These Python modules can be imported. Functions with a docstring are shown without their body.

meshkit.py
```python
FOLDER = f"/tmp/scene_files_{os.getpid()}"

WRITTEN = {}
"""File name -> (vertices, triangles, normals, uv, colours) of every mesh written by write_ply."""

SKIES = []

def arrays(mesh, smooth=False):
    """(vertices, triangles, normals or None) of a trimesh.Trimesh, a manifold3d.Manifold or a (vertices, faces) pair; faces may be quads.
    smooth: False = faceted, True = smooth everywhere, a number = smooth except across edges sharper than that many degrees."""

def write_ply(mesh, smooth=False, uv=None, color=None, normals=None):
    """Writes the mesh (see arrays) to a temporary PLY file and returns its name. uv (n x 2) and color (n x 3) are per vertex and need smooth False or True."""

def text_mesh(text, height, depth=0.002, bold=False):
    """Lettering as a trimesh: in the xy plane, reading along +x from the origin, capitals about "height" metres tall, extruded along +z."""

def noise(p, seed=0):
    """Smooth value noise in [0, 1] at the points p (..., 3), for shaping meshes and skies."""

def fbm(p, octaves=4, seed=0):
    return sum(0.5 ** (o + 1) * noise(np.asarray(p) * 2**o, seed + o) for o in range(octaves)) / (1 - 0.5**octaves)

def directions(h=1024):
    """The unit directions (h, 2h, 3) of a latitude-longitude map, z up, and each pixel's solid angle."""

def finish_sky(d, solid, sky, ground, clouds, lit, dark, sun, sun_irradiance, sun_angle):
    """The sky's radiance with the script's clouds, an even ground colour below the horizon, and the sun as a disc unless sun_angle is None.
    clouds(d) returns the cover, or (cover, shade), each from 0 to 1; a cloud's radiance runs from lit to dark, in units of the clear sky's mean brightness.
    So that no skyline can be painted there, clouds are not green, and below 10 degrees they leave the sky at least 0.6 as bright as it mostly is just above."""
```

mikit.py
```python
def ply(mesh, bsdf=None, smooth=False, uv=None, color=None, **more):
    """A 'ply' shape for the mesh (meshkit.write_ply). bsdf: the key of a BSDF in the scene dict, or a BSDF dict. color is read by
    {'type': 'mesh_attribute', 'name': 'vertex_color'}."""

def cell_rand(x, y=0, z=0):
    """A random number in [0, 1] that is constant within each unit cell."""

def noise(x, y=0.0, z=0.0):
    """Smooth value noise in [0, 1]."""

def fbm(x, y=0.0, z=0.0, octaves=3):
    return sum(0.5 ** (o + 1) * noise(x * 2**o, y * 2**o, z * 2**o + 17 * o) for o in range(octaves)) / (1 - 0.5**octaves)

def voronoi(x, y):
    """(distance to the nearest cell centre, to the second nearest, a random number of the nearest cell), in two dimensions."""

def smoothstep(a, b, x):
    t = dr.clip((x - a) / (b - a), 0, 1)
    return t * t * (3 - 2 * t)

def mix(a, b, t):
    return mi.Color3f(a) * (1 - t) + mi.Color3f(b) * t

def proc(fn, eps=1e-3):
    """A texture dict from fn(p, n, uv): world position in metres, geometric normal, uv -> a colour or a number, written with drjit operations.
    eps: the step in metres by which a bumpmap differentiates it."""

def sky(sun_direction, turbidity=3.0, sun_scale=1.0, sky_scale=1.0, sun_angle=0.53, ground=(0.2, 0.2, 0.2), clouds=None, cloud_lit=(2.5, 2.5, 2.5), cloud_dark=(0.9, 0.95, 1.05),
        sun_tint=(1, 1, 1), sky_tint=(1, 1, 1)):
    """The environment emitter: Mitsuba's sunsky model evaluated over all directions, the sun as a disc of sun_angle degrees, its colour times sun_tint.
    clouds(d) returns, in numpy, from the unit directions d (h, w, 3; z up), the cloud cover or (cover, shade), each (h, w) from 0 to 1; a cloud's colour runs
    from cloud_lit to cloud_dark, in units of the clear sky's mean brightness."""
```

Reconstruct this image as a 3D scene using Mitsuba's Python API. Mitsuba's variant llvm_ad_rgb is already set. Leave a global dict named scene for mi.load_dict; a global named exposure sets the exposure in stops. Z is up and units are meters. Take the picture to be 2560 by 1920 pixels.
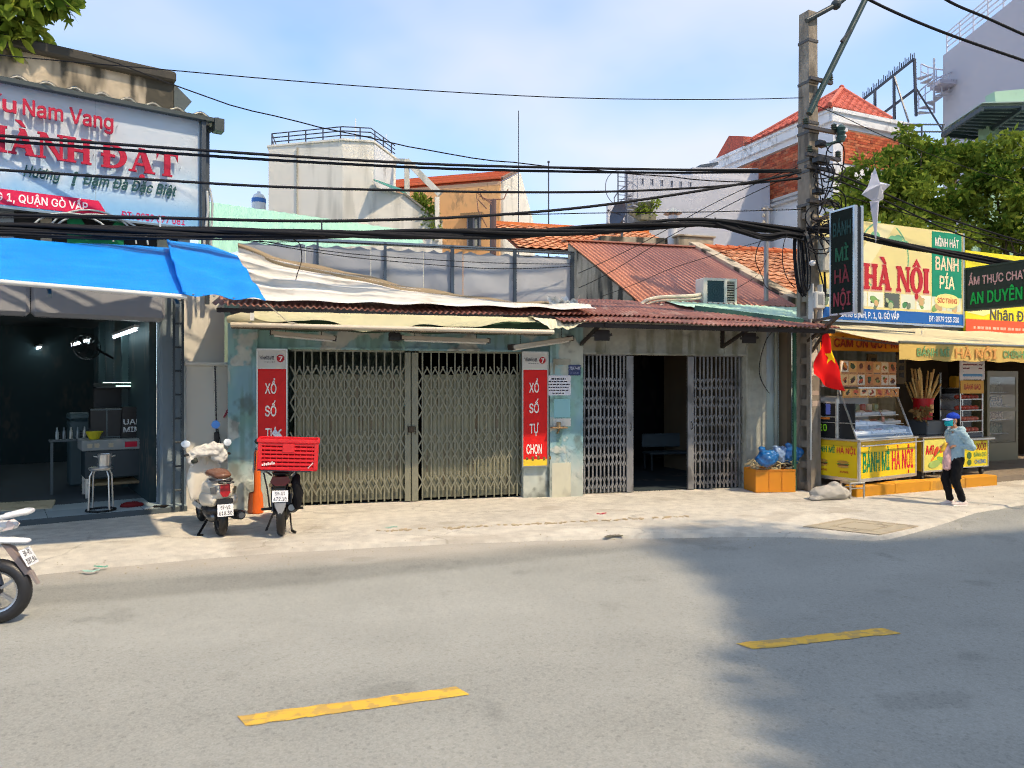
import math, random
import numpy as np, trimesh, shapely, shapely.geometry as sg, manifold3d as m3
import drjit as dr, mitsuba as mi, mikit, meshkit
from mikit import proc, noise, fbm, voronoi, cell_rand, smoothstep, mix
T = mi.ScalarTransform4f
rng = random.Random(11)
nrg = np.random.default_rng(5)
scene, labels = {}, {}

# ---------------------------------------------------------------- camera, sky and sun, exposure
YAW = math.radians(15.26)
scene['camera'] = {'type': 'perspective', 'fov': 69.41, 'fov_axis': 'x', 'near_clip': 0.05, 'far_clip': 600.0,
    'to_world': T().look_at(origin=[0, 0, 1.95], target=[math.sin(YAW), math.cos(YAW), 1.95], up=[0, 0, 1])}
SUN = (0.48, -0.645, 1.0)

def cloud_cover(d):
    e = np.maximum(d[..., 2:3], 0.0) + 0.22
    q = np.concatenate([d[..., :2] / e * 0.9, e * 0.6], -1)
    a = meshkit.fbm(q * 1.3 + 4.0, 5, 3)
    b = meshkit.fbm(q * 3.1 + 9.0, 5, 8)
    f = 0.72 * a + 0.28 * b
    haze = np.clip(1.0 - d[..., 2] / 0.75, 0, 1) ** 1.3
    east = np.clip(0.45 * d[..., 0] + 0.12, -0.10, 0.30)
    cover = np.clip((f - 0.385) / 0.26, 0, 1) * 0.76 + 0.14 * haze + east * 0.5
    return np.clip(cover, 0, 0.88), np.clip((b - 0.42) * 0.5, 0, 0.30)

scene['sky'] = mikit.sky(SUN, turbidity=2.6, clouds=cloud_cover, sun_angle=1.4, sun_scale=.77, sky_scale=2.1, cloud_lit=(1.22, 1.27, 1.36), cloud_dark=(.95, 1.01, 1.14), ground=(0.25, 0.24, 0.22), sun_tint=(1.0, 0.965, 0.89), sky_tint=(0.96, 1.0, 1.05))
exposure = 1.92

# ---------------------------------------------------------------- mesh helpers: a mesh is (vertices, triangles)
FRAMES = {'M': (0.0, 0.0, 0.0), 'L': (-1.914, 12.45, 19.7), 'R': (9.19, 10.63, 9.0)}
FRAME = ['M']
def rz(a): c, s = math.cos(a), math.sin(a); return np.array([[c, -s, 0], [s, c, 0], [0, 0, 1.0]])
def rx(a): c, s = math.cos(a), math.sin(a); return np.array([[1, 0, 0], [0, c, -s], [0, s, c.real]])
def ry(a): c, s = math.cos(a), math.sin(a); return np.array([[c, 0, s], [0, 1, 0], [-s, 0, c]])
def rad(a): return math.radians(a)
def to_world(v, frame):
    ox, oy, a = FRAMES[frame]
    return v @ rz(rad(a)).T + np.array([ox, oy, 0])
def xf(m, R=None, t=(0, 0, 0), s=None):
    v = np.asarray(m[0], float)
    f = m[1]
    if s is not None: v = v * np.asarray(s, float)
    if R is not None: v = v @ np.asarray(R).T
    if s is not None and np.prod(np.broadcast_to(s, 3)) < 0: f = f[:, ::-1]
    return v + np.asarray(t, float), f
def join(ms):
    vs, fs, n = [], [], 0
    for v, f in ms:
        vs.append(np.asarray(v, float)); fs.append(np.asarray(f, int) + n); n += len(v)
    return np.vstack(vs), np.vstack(fs)
BOXF = np.array([[0, 1, 3], [0, 3, 2], [4, 6, 7], [4, 7, 5], [0, 4, 5], [0, 5, 1], [2, 3, 7], [2, 7, 6], [0, 2, 6], [0, 6, 4], [1, 5, 7], [1, 7, 3]])
def box(x0, x1, y0, y1, z0, z1):
    x0, x1 = sorted((x0, x1)); y0, y1 = sorted((y0, y1)); z0, z1 = sorted((z0, z1))
    return np.array([[x, y, z] for x in (x0, x1) for y in (y0, y1) for z in (z0, z1)], float), BOXF
def hull(pts):
    h = m3.Manifold.hull_points(np.asarray(pts, float)).to_mesh()
    return np.array(h.vert_properties[:, :3], float), np.array(h.tri_verts, int)
def bbox(x0, x1, y0, y1, z0, z1, b=0.01):
    x0, x1 = sorted((x0, x1)); y0, y1 = sorted((y0, y1)); z0, z1 = sorted((z0, z1))
    b = min(b, (x1 - x0) * .45, (y1 - y0) * .45, (z1 - z0) * .45)
    p = []
    for i, (x, sx) in enumerate(((x0, 1), (x1, -1))):
        for (y, sy) in ((y0, 1), (y1, -1)):
            for (z, sz) in ((z0, 1), (z1, -1)):
                p += [(x + sx * b, y + sy * b, z), (x + sx * b, y, z + sz * b), (x, y + sy * b, z + sz * b)]
    return hull(p)
def beam(p, q, w, h=None, up=(0, 0, 1)):
    "rectangular bar from p to q, w wide sideways and h tall"
    p, q = np.asarray(p, float), np.asarray(q, float); h = h or w
    d = q - p; L = np.linalg.norm(d); d = d / L
    a = np.cross(d, up)
    if np.linalg.norm(a) < 1e-6: a = np.cross(d, (1, 0, 0))
    a /= np.linalg.norm(a); b = np.cross(a, d)
    v, f = box(-w / 2, w / 2, 0, L, -h / 2, h / 2)
    return v[:, :1] * a + v[:, 1:2] * d + v[:, 2:3] * b + p, f
def tube(pts, r, n=6, caps=True):
    p = np.asarray(pts, float); k = len(p)
    r = np.broadcast_to(np.asarray(r, float), (k,))
    t = np.gradient(p, axis=0); t /= np.linalg.norm(t, axis=1, keepdims=True) + 1e-12
    a = np.zeros_like(p); u = np.array([0, 0, 1.0]) if abs(t[0, 2]) < .9 else np.array([1.0, 0, 0])
    for i in range(k):
        u = u - t[i] * (u @ t[i]); u /= np.linalg.norm(u) + 1e-12; a[i] = u
    b = np.cross(t, a); ang = np.arange(n) * 2 * math.pi / n
    v = (p[:, None] + r[:, None, None] * (np.cos(ang)[None, :, None] * a[:, None] + np.sin(ang)[None, :, None] * b[:, None])).reshape(-1, 3)
    f = []
    for i in range(k - 1):
        for j in range(n):
            j2 = (j + 1) % n; A, B, Cc, Dd = i * n + j, i * n + j2, (i + 1) * n + j2, (i + 1) * n + j
            f += [[A, B, Cc], [A, Cc, Dd]]
    if caps:
        for j in range(1, n - 1):
            f += [[0, j + 1, j], [(k - 1) * n, (k - 1) * n + j, (k - 1) * n + j + 1]]
    return v, np.array(f)
def cyl(p, q, r, n=12, r2=None): return tube([p, q], [r, r if r2 is None else r2], n)
def lathe(prof, n=24):
    "profile of (radius, z) about the z axis"
    P = np.asarray(prof, float); k = len(P); a = np.arange(n) * 2 * math.pi / n
    v = np.stack([P[:, 0][:, None] * np.cos(a), P[:, 0][:, None] * np.sin(a), np.broadcast_to(P[:, 1][:, None], (k, n))], -1).reshape(-1, 3)
    f = []
    for i in range(k - 1):
        for j in range(n):
            j2 = (j + 1) % n; A, B, Cc, Dd = i * n + j, i * n + j2, (i + 1) * n + j2, (i + 1) * n + j
            f += [[A, B, Cc], [A, Cc, Dd]]
    return v, np.array(f)
def prism(poly, d0, d1, plane='xz'):
    "polygon (list of 2d points or shapely) extruded along the third axis from d0 to d1"
    g = poly if hasattr(poly, 'geom_type') else sg.Polygon(poly)
    ms = []
    for q in getattr(g, 'geoms', [g]):
        m = trimesh.creation.extrude_polygon(q, 1.0, engine='earcut')
        v, f = np.array(m.vertices), np.array(m.faces); w = d0 + v[:, 2] * (d1 - d0)
        if plane == 'xz': v = np.stack([v[:, 0], w, v[:, 1]], 1); f = f[:, ::-1]
        elif plane == 'yz': v = np.stack([w, v[:, 0], v[:, 1]], 1)
        else: v = np.stack([v[:, 0], v[:, 1], w], 1)
        if d1 < d0: f = f[:, ::-1]
        ms.append((v, f))
    return join(ms)
def grid(fn, nu, nv):
    "sheet fn(u, v) for u, v in 0..1 (arrays)"
    u, v = np.meshgrid(np.linspace(0, 1, nu + 1), np.linspace(0, 1, nv + 1), indexing='ij')
    p = np.stack(np.broadcast_arrays(*fn(u, v)), -1).reshape(-1, 3)
    i, j = np.meshgrid(np.arange(nu), np.arange(nv), indexing='ij'); A = (i * (nv + 1) + j).ravel()
    return p, np.vstack([np.stack([A, A + nv + 1, A + nv + 2], 1), np.stack([A, A + nv + 2, A + 1], 1)])
def thick(m, t):
    "gives a sheet a thickness"
    tm = trimesh.Trimesh(*m, process=False); n = np.array(tm.vertex_normals); v, f = np.asarray(m[0]), np.asarray(m[1]); k = len(v)
    e = np.sort(tm.edges, axis=1); uq, idx, cnt = np.unique(e, axis=0, return_index=True, return_counts=True)
    b = tm.edges[idx[cnt == 1]]
    side = np.vstack([np.stack([b[:, 1], b[:, 0], b[:, 0] + k], 1), np.stack([b[:, 1], b[:, 0] + k, b[:, 1] + k], 1)]) if len(b) else np.zeros((0, 3), int)
    return np.vstack([v, v - n * t]), np.vstack([f, f[:, ::-1] + k, side])
def ball(c, r, n=12):
    m = trimesh.creation.uv_sphere(1.0, count=[n, n * 2]); v = np.array(m.vertices)
    return v * np.broadcast_to(np.asarray(r, float), 3) + np.asarray(c, float), np.array(m.faces)
def text(s, h, depth=0.004, bold=True, width=None, at=(0, 0, 0), centre=False, lean=0.0, R=None):
    "lettering standing upright in the xz plane, facing -y; width: scaled to that width"
    m = meshkit.text_mesh(s, h, depth, bold); v, f = np.array(m.vertices), np.array(m.faces)
    x0, x1 = v[:, 0].min(), v[:, 0].max()
    v[:, 0] -= x0
    if width: v[:, 0] *= width / (x1 - x0)
    if centre: v[:, 0] -= v[:, 0].max() / 2
    v[:, 0] += lean * v[:, 1]
    v = np.stack([v[:, 0], -v[:, 2], v[:, 1]], 1)
    if R is not None: v = v @ np.asarray(R).T
    return v + np.asarray(at, float), f
SERIF = {'H': (1.0, 'v0 v1 h.5'), 'N': (1.02, 't0 t1 d01'), 'A': (1.05, 'A'), 'T': (.92, 'vc top'), 'D': (1.0, 'v0 bowl'), 'I': (.46, 'vc'), 'O': (1.02, 'ring'), 'B': (.9, 'v0 bb'), 'M': (1.2, 't0 t1 mm')}
def serif_word(word, h, depth, at, width=None, bold=.0):
    "slab and bracket serif capitals with Vietnamese marks, built from stems: upright in xz, facing -y"
    base = {'À': ('A', 'grave'), 'Đ': ('D', 'bar'), 'Ạ': ('A', 'dot'), 'Ộ': ('O', 'hatdot'), 'Ì': ('I', 'grave'), 'Á': ('A', 'acute')}
    x, polys = 0.0, []
    B = lambda a, b, c, d: sg.box(a, b, c, d)
    for ch in word:
        if ch == ' ': x += .42; continue
        c, mark = base.get(ch, (ch, None)); w, spec = SERIF[c]; P = []
        st = .235 if 'v' in spec or c in 'D' else .13
        ser = lambda cx, hw, y0: [sg.Polygon([(cx - hw, y0), (cx + hw, y0), (cx + hw, y0 + .055), (cx - hw, y0 + .055)])]
        for tk in spec.split():
            if tk in ('v0', 'v1', 'vc'):
                cx = {'v0': .19, 'v1': w - .19, 'vc': w / 2}[tk]
                P += [B(cx - st / 2, 0, cx + st / 2, 1)] + ser(cx, .2, 0) + (ser(cx, .2, .945) if 'top' not in spec else [])
            elif tk in ('t0', 't1'):
                cx = .13 if tk == 't0' else w - .13
                P += [B(cx - .05, 0, cx + .05, 1)] + ser(cx, .15, 0) + ser(cx, .15, .945)
            elif tk == 'd01': P.append(sg.Polygon([(.03, 1), (.3, 1), (w - .08, 0), (w - .24, 0)]))
            elif tk == 'mm': P += [sg.Polygon([(.05, 1), (.32, 1), (w / 2 + .06, 0), (w / 2 - .1, 0)]), sg.Polygon([(w - .06, 1), (w - .22, 1), (w / 2 - .04, 0), (w / 2 + .06, 0)])]
            elif tk == 'h.5': P.append(B(.19, .46, w - .19, .55))
            elif tk == 'A': P += [sg.Polygon([(.1, 0), (.19, 0), (.5, .92), (.46, 1)]), sg.Polygon([(.4, 1), (.62, 1), (.97, 0), (.7, 0)]), B(.25, .28, .75, .36)] + ser(.15, .15, 0) + ser(.84, .21, 0)
            elif tk == 'top': P += [B(.02, .92, w - .02, 1), sg.Polygon([(.02, .92), (.1, .92), (.03, .72)]), sg.Polygon([(w - .02, .92), (w - .1, .92), (w - .03, .72)])]
            elif tk in ('bowl', 'ring', 'bb'):
                def ell(cx, cy, a, b): t = np.linspace(0, 2 * math.pi, 40); return sg.Polygon(np.stack([cx + a * np.cos(t), cy + b * np.sin(t)], 1))
                if tk == 'ring': P.append(ell(w / 2, .5, w / 2 - .02, .53).difference(ell(w / 2, .5, w / 2 - .27, .44)))
                if tk == 'bowl': P.append(ell(.33, .5, w - .36, .5).difference(ell(.33, .5, w - .6, .42)).intersection(B(.25, 0, 2, 1)))
                if tk == 'bb':
                    for cy, ry_ in ((.74, .26), (.26, .26)): P.append(ell(.36, cy, w - .42, ry_).difference(ell(.36, cy, w - .64, ry_ - .08)).intersection(B(.25, 0, 2, 1)))
        m = w / 2
        if mark == 'grave': P.append(sg.Polygon([(m - .26, 1.32), (m - .06, 1.32), (m + .1, 1.1), (m, 1.1)]))
        if mark == 'acute': P.append(sg.Polygon([(m + .26, 1.32), (m + .06, 1.32), (m - .1, 1.1), (m, 1.1)]))
        if mark == 'bar': P.append(B(-.02, .46, .5, .55))
        if mark in ('dot', 'hatdot'): P.append(sg.Point(m, -.2).buffer(.1))
        if mark == 'hatdot': P.append(sg.Polygon([(m - .26, 1.1), (m, 1.36), (m + .26, 1.1), (m + .14, 1.1), (m, 1.22), (m - .14, 1.1)]))
        polys.append(shapely.affinity.translate(shapely.union_all(P), x, 0)); x += w + .06
    g = shapely.union_all(polys).buffer(bold, join_style='mitre').simplify(.004); k = (width / x / h) if width else 1.0
    v, f = prism(shapely.affinity.scale(g, h * k, h, origin=(0, 0)), -depth, 0, 'xz')
    return v + np.asarray(at, float), f
def bumpy(m, amp, freq, seed=0, along=None):
    v = np.asarray(m[0], float); n = np.array(trimesh.Trimesh(*m, process=False).vertex_normals) if along is None else np.asarray(along, float)
    return v + n * ((meshkit.fbm(v * freq, 3, seed) - .5) * 2 * amp)[:, None], m[1]
def blob(bones, step=0.02, rounds=6, lam=.5):
    "one smooth surface over bones: each bone ((p, r), (q, r)) or a list of (p, r)"
    parts = []
    for b in bones:
        pts = []
        for p, r in b:
            s = m3.Manifold.sphere(1.0, 20).to_mesh().vert_properties[:, :3]
            pts.append(np.asarray(s) * np.broadcast_to(np.asarray(r, float), 3) + np.asarray(p, float))
        parts.append(m3.Manifold.hull_points(np.vstack(pts).astype(float)))
    mm = m3.Manifold.batch_boolean(parts, m3.OpType.Add).refine_to_length(step).to_mesh()
    t = trimesh.Trimesh(np.array(mm.vert_properties[:, :3]), np.array(mm.tri_verts)); t.merge_vertices()
    trimesh.smoothing.filter_taubin(t, lamb=lam, nu=lam + .03, iterations=rounds)
    return np.array(t.vertices), np.array(t.faces)

# ---------------------------------------------------------------- scene helpers
def numbered(k):
    if k not in scene and k not in labels: return k
    i = 1
    while f'{k}_{i:03d}' in scene or f'{k}_{i:03d}' in labels: i += 1
    return f'{k}_{i:03d}'
def rgb(h):
    "sRGB hex to linear"
    c = np.array([int(h[i:i + 2], 16) for i in (1, 3, 5)]) / 255.0
    return tuple(np.where(c <= .04045, c / 12.92, ((c + .055) / 1.055) ** 2.4))
def thing(name, label, cat, group=None):
    k = numbered(name); labels[k] = {'label': label, 'category': cat}
    if group: labels[k]['group'] = group
    return k
def pack(c):
    c = np.clip(np.asarray(c, float), 0, .995)
    return np.stack([np.round(c[:, 0] * 1000) + .001 + c[:, 1] * .997, c[:, 2]], 1)
def objs(name, meshes, mat, parent, **k):
    for m in meshes: obj(name, m, mat, parent, **k)
def obj(name, mesh, mat, parent=None, col=None, smooth=False, label=None, cat=None, group=None, kind=None, uv=None, frame=None):
    k = numbered(f'{parent}__{name}' if parent else name)
    v, f = np.asarray(mesh[0], float), np.asarray(mesh[1], int)
    v = to_world(v, frame or FRAME[0])
    cc = None
    if col is not None:
        col = np.asarray(rgb(col) if isinstance(col, str) else col, float)
        if smooth not in (False, True):
            t = trimesh.graph.smooth_shade(trimesh.Trimesh(v, f, process=False), angle=math.radians(smooth), facet_minarea=None)
            v, f, smooth = np.array(t.vertices), np.array(t.faces), True
        cc = np.broadcast_to(col, v.shape) if col.ndim == 1 else col
        uv = pack(cc)
    scene[k] = mikit.ply((v, f), mat, smooth=smooth, uv=uv)
    e = {}
    if label: e['label'] = label
    if cat: e['category'] = cat
    if group: e['group'] = group
    if kind: e['kind'] = kind
    if e: labels[k] = e
    return k

# ---------------------------------------------------------------- materials
# each piece's paint colour rides in its uv (red in the whole part of u, green in its fraction, blue in v), so that pieces of one material are one mesh to the renderer
def paint_c(p, n, uv): w = dr.floor(uv.x); return mi.Color3f(w / 1000.0, dr.clip((uv.x - w - .001) / .997, 0, 1), uv.y)
VC = proc(paint_c)
def prin(base, rough=.6, **k):
    d = {'type': 'principled', 'base_color': base if isinstance(base, dict) else {'type': 'rgb', 'value': list(map(float, base))}, 'roughness': rough if isinstance(rough, dict) else float(rough)}
    d.update(k); return d
def two(d): return {'type': 'twosided', 'bsdf': d}
def bump(d, fn, scale=1.0, eps=2e-3): return {'type': 'bumpmap', 'arbitrary': proc(fn, eps), 'scale': scale, 'bsdf': d}
def c3(t): return mi.Color3f(*map(float, t))
def dirt_w(p, n, uv): return dr.clip(.05 + .5 * smoothstep(.48, .75, fbm(p.x * 2.3 + p.y, p.y * 1.7, p.z * 1.2, 4)) * smoothstep(.35, .7, fbm(p.x * 11, p.y * 11, p.z * 4, 3)), 0, .6)
scene['matte'] = two({'type': 'blendbsdf', 'weight': proc(dirt_w), 'a': prin(VC, .75, specular=.3), 'b': prin(rgb('#5b5348'), .9)})
scene['satin'] = two(prin(VC, .42, specular=.5))
scene['gloss'] = two(prin(VC, .18, specular=.5, clearcoat=.6, clearcoat_gloss=.9))
scene['metal'] = two(prin(VC, .34, metallic=.9))
scene['plain'] = two(prin(VC, .85, specular=.2))
scene['cloth'] = two(prin(VC, .85, specular=.15, sheen=.3))
scene['print'] = two(prin(VC, .5, specular=.3))
scene['cable_skin'] = two(prin((.016, .017, .02), .7, specular=.15))
scene['glass'] = {'type': 'thindielectric', 'int_ior': 1.5}

def asphalt_c(p, n, uv):
    along = p.y - .065 * p.x
    big = fbm(p.x * .35, along * 1.3, 0, 4); mid = fbm(p.x * 1.7, p.y * 2.3, 3, 4)
    grit = cell_rand(p.x * 95, p.y * 95); grit2 = fbm(p.x * 55, p.y * 55, 0, 2)
    band_y = 7.74 + .095 * (p.x + dr.sqrt(p.x * p.x + 1.0)) + .12 * (fbm(p.x * .8, 2, 1, 2) - .5)
    band = smoothstep(.5, .22, dr.abs(p.y - band_y)) * (.6 + .5 * fbm(p.x * 1.2, p.y * 2.5, 7, 3))
    dusty = smoothstep(7.95, 8.85, p.y + .35 * (fbm(p.x * .9, p.y * .9, 5, 3) - .5)) * smoothstep(9.5, 8.0, p.x)
    tone = .262 + .05 * (big - .5) + .045 * (mid - .5) + .04 * (grit - .5) + .045 * (grit2 - .5) - .03 * smoothstep(.9, .97, cell_rand(p.x * 45, p.y * 45, 4))
    crk_d, crk_e, _ = voronoi(p.x * .28 + .3 * fbm(p.x * 1.6, p.y * 1.6, 2, 3), along * .5 + .3 * fbm(p.x * 1.6, p.y * 1.6, 8, 3))
    tone = tone * (1 - .25 * band) * (1 - .05 * smoothstep(.016, .003, crk_e - crk_d) * smoothstep(.5, .66, fbm(p.x * .6, p.y * .6, 31, 2)))
    wheel = smoothstep(.55, .1, dr.abs(along - 6.3)) * .05 + smoothstep(.6, .1, dr.abs(along - 3.0)) * .04
    tone = tone * (1 + wheel)
    col = mi.Color3f(tone * 1.03, tone * 1.04, tone * .945)
    col = mix(col, mi.Color3f(.42, .375, .31) * (.8 + .4 * mid), .55 * dusty)
    oil = smoothstep(.66, .8, fbm(p.x * 1.9 + 3, p.y * 1.9, 11, 4))
    return col * (1 - .14 * oil)
def asphalt_b(p, n, uv): return .006 * fbm(p.x * 60, p.y * 60, 0, 2) + .004 * cell_rand(p.x * 95, p.y * 95)
scene['asphalt'] = bump(prin(proc(asphalt_c), .85, specular=.25), asphalt_b, 1.0, 4e-3)
def pave_c(p, n, uv):
    big = fbm(p.x * .7, p.y * .9, 1, 4); fine = fbm(p.x * 9, p.y * 9, 2, 4); grit = cell_rand(p.x * 120, p.y * 120)
    tone = .40 + .14 * (big - .5) + .16 * (fine - .5) + .04 * (grit - .5)
    stain = smoothstep(.58, .75, fbm(p.x * 1.4 + 5, p.y * 2.2, 9, 4))
    crack_d, crack_e, _ = voronoi(p.x * .42 + .25 * fbm(p.x * 2, p.y * 2, 0, 3), p.y * .6 + .25 * fbm(p.x * 2, p.y * 2, 5, 3))
    crack = smoothstep(.03, .006, crack_e - crack_d) * smoothstep(.4, .6, fbm(p.x * .8, p.y * .8, 21, 2))
    col = mi.Color3f(tone * 1.09, tone * 1.03, tone * .88)
    return mix(col, mi.Color3f(.24, .205, .16), .35 * stain) * (1 - .18 * crack)
def pave_b(p, n, uv): return .012 * fbm(p.x * 12, p.y * 12, 0, 3) + .02 * fbm(p.x * 2, p.y * 2, 4, 2)
scene['paving'] = bump(prin(proc(pave_c), .9, specular=.2), pave_b, 1.0, 4e-3)
def plaster_c(p, n, uv):
    a = fbm(p.x * 2.2, p.y * 2.2, p.z * 1.4, 4); b = fbm(p.x * 7, p.y * 7, p.z * 5, 4); runs = fbm(p.x * 9, p.y * 9, p.z * .7, 3)
    col = mix((.24, .43, .37), (.30, .48, .50), smoothstep(.35, .65, a))
    col = mix(col, (.17, .30, .40), .55 * smoothstep(.5, .66, fbm(p.x * 1.7 + 8, p.y, p.z * 1.1, 4)))
    col = mix(col, (.15, .25, .20), .65 * smoothstep(.5, .72, runs))
    peel = smoothstep(.55, .62, fbm(p.x * 3.1 + 2, p.y * 3, p.z * 2.4 + 4, 5))
    peel = dr.maximum(peel, smoothstep(.52, .58, fbm(p.x * 2.3, p.y, p.z * 1.6 + 9, 5)) * smoothstep(1.5, .9, p.z))
    low = smoothstep(.95, .35, p.z + .5 * (b - .5))
    col = mix(col, mi.Color3f(.52, .52, .45) * (.75 + .5 * b), dr.maximum(.85 * peel, .8 * low))
    mould = smoothstep(.55, .75, fbm(p.x * 4.5, p.y * 4, p.z * 3 + 11, 4)) * .6 + smoothstep(.45, .0, p.z) * .35 * b
    return mix(col, (.10, .105, .09), mould)
def plaster_b(p, n, uv): return .02 * smoothstep(.5, .6, fbm(p.x * 3.1 + 2, p.y * 3, p.z * 2.4 + 4, 5)) + .01 * fbm(p.x * 20, p.y * 20, p.z * 20, 2)
scene['teal_plaster'] = bump(prin(proc(plaster_c), .85, specular=.2), plaster_b, 1.0, 4e-3)
def grey_c(p, n, uv):
    a = fbm(p.x * 1.6, p.y * 2, p.z * 2.6, 4); runs = fbm(p.x * 6, p.y * 6, p.z * .8, 4); b = fbm(p.x * 12, p.y * 12, p.z * 12, 3)
    col = mix((.30, .31, .27), (.42, .42, .35), a)
    col = mix(col, (.17, .17, .115), .75 * smoothstep(.46, .7, runs))
    return col * (.8 + .4 * b)
scene['grey_plaster'] = bump(prin(proc(grey_c), .9, specular=.2), lambda p, n, uv: .012 * fbm(p.x * 9, p.y * 9, p.z * 9, 4), 1.0, 4e-3)
def old_c(p, n, uv):
    a = fbm(p.x * 1.1, p.y * 1.1, p.z * 2.2, 5); runs = fbm(p.x * 3.4, p.y * 3.4, p.z * .55, 4); b = fbm(p.x * 8, p.y * 8, p.z * 8, 3)
    col = mix((.30, .245, .17), (.52, .46, .36), a) * (.75 + .5 * b)
    return mix(col, (.028, .03, .026), dr.clip(1.0 * smoothstep(.47, .68, runs) * (.55 + .8 * b) + .25 * smoothstep(.55, .75, a), 0, .92))
scene['old_concrete'] = bump(prin(proc(old_c), .92, specular=.2), lambda p, n, uv: .015 * fbm(p.x * 10, p.y * 10, p.z * 10, 4), 1.0, 4e-3)
def pole_c(p, n, uv):
    a = fbm(p.x * 3, p.y * 3, p.z * 1.6, 4); b = fbm(p.x * 16, p.y * 16, p.z * 6, 3)
    col = mix((.17, .145, .115), (.34, .30, .245), a) * (.7 + .6 * b)
    return mix(col, (.06, .055, .05), .6 * smoothstep(.5, .7, fbm(p.x * 7, p.y * 7, p.z * .8, 3)))
scene['pole_concrete'] = bump(prin(proc(pole_c), .9, specular=.2), lambda p, n, uv: .01 * fbm(p.x * 20, p.y * 20, p.z * 10, 3), 1.0, 3e-3)
def wall_c(p, n, uv):
    a = fbm(p.x * .8, p.y * .8, p.z * .5, 3); runs = fbm(p.x * 2.6, p.y * 2.6, p.z * .28, 4)
    col = mix((.60, .575, .50), (.70, .675, .60), a)
    return mix(col, (.34, .33, .28), .62 * smoothstep(.55, .78, runs))
scene['white_wall'] = prin(proc(wall_c), .85, specular=.2)
def rust_c(p, n, uv):
    a = fbm(p.x * 1.7, p.y * 1.3, p.z * 2, 4); b = fbm(p.x * 7, p.y * 4, p.z * 6, 4)
    col = mix((.235, .088, .066), (.36, .165, .125), a)
    col = mix(col, (.43, .30, .24), .55 * smoothstep(.52, .75, b))
    return mix(col, (.07, .038, .032), .6 * smoothstep(.54, .74, fbm(p.x * 3 + 4, p.y * 3, p.z * 3, 4)))
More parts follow.
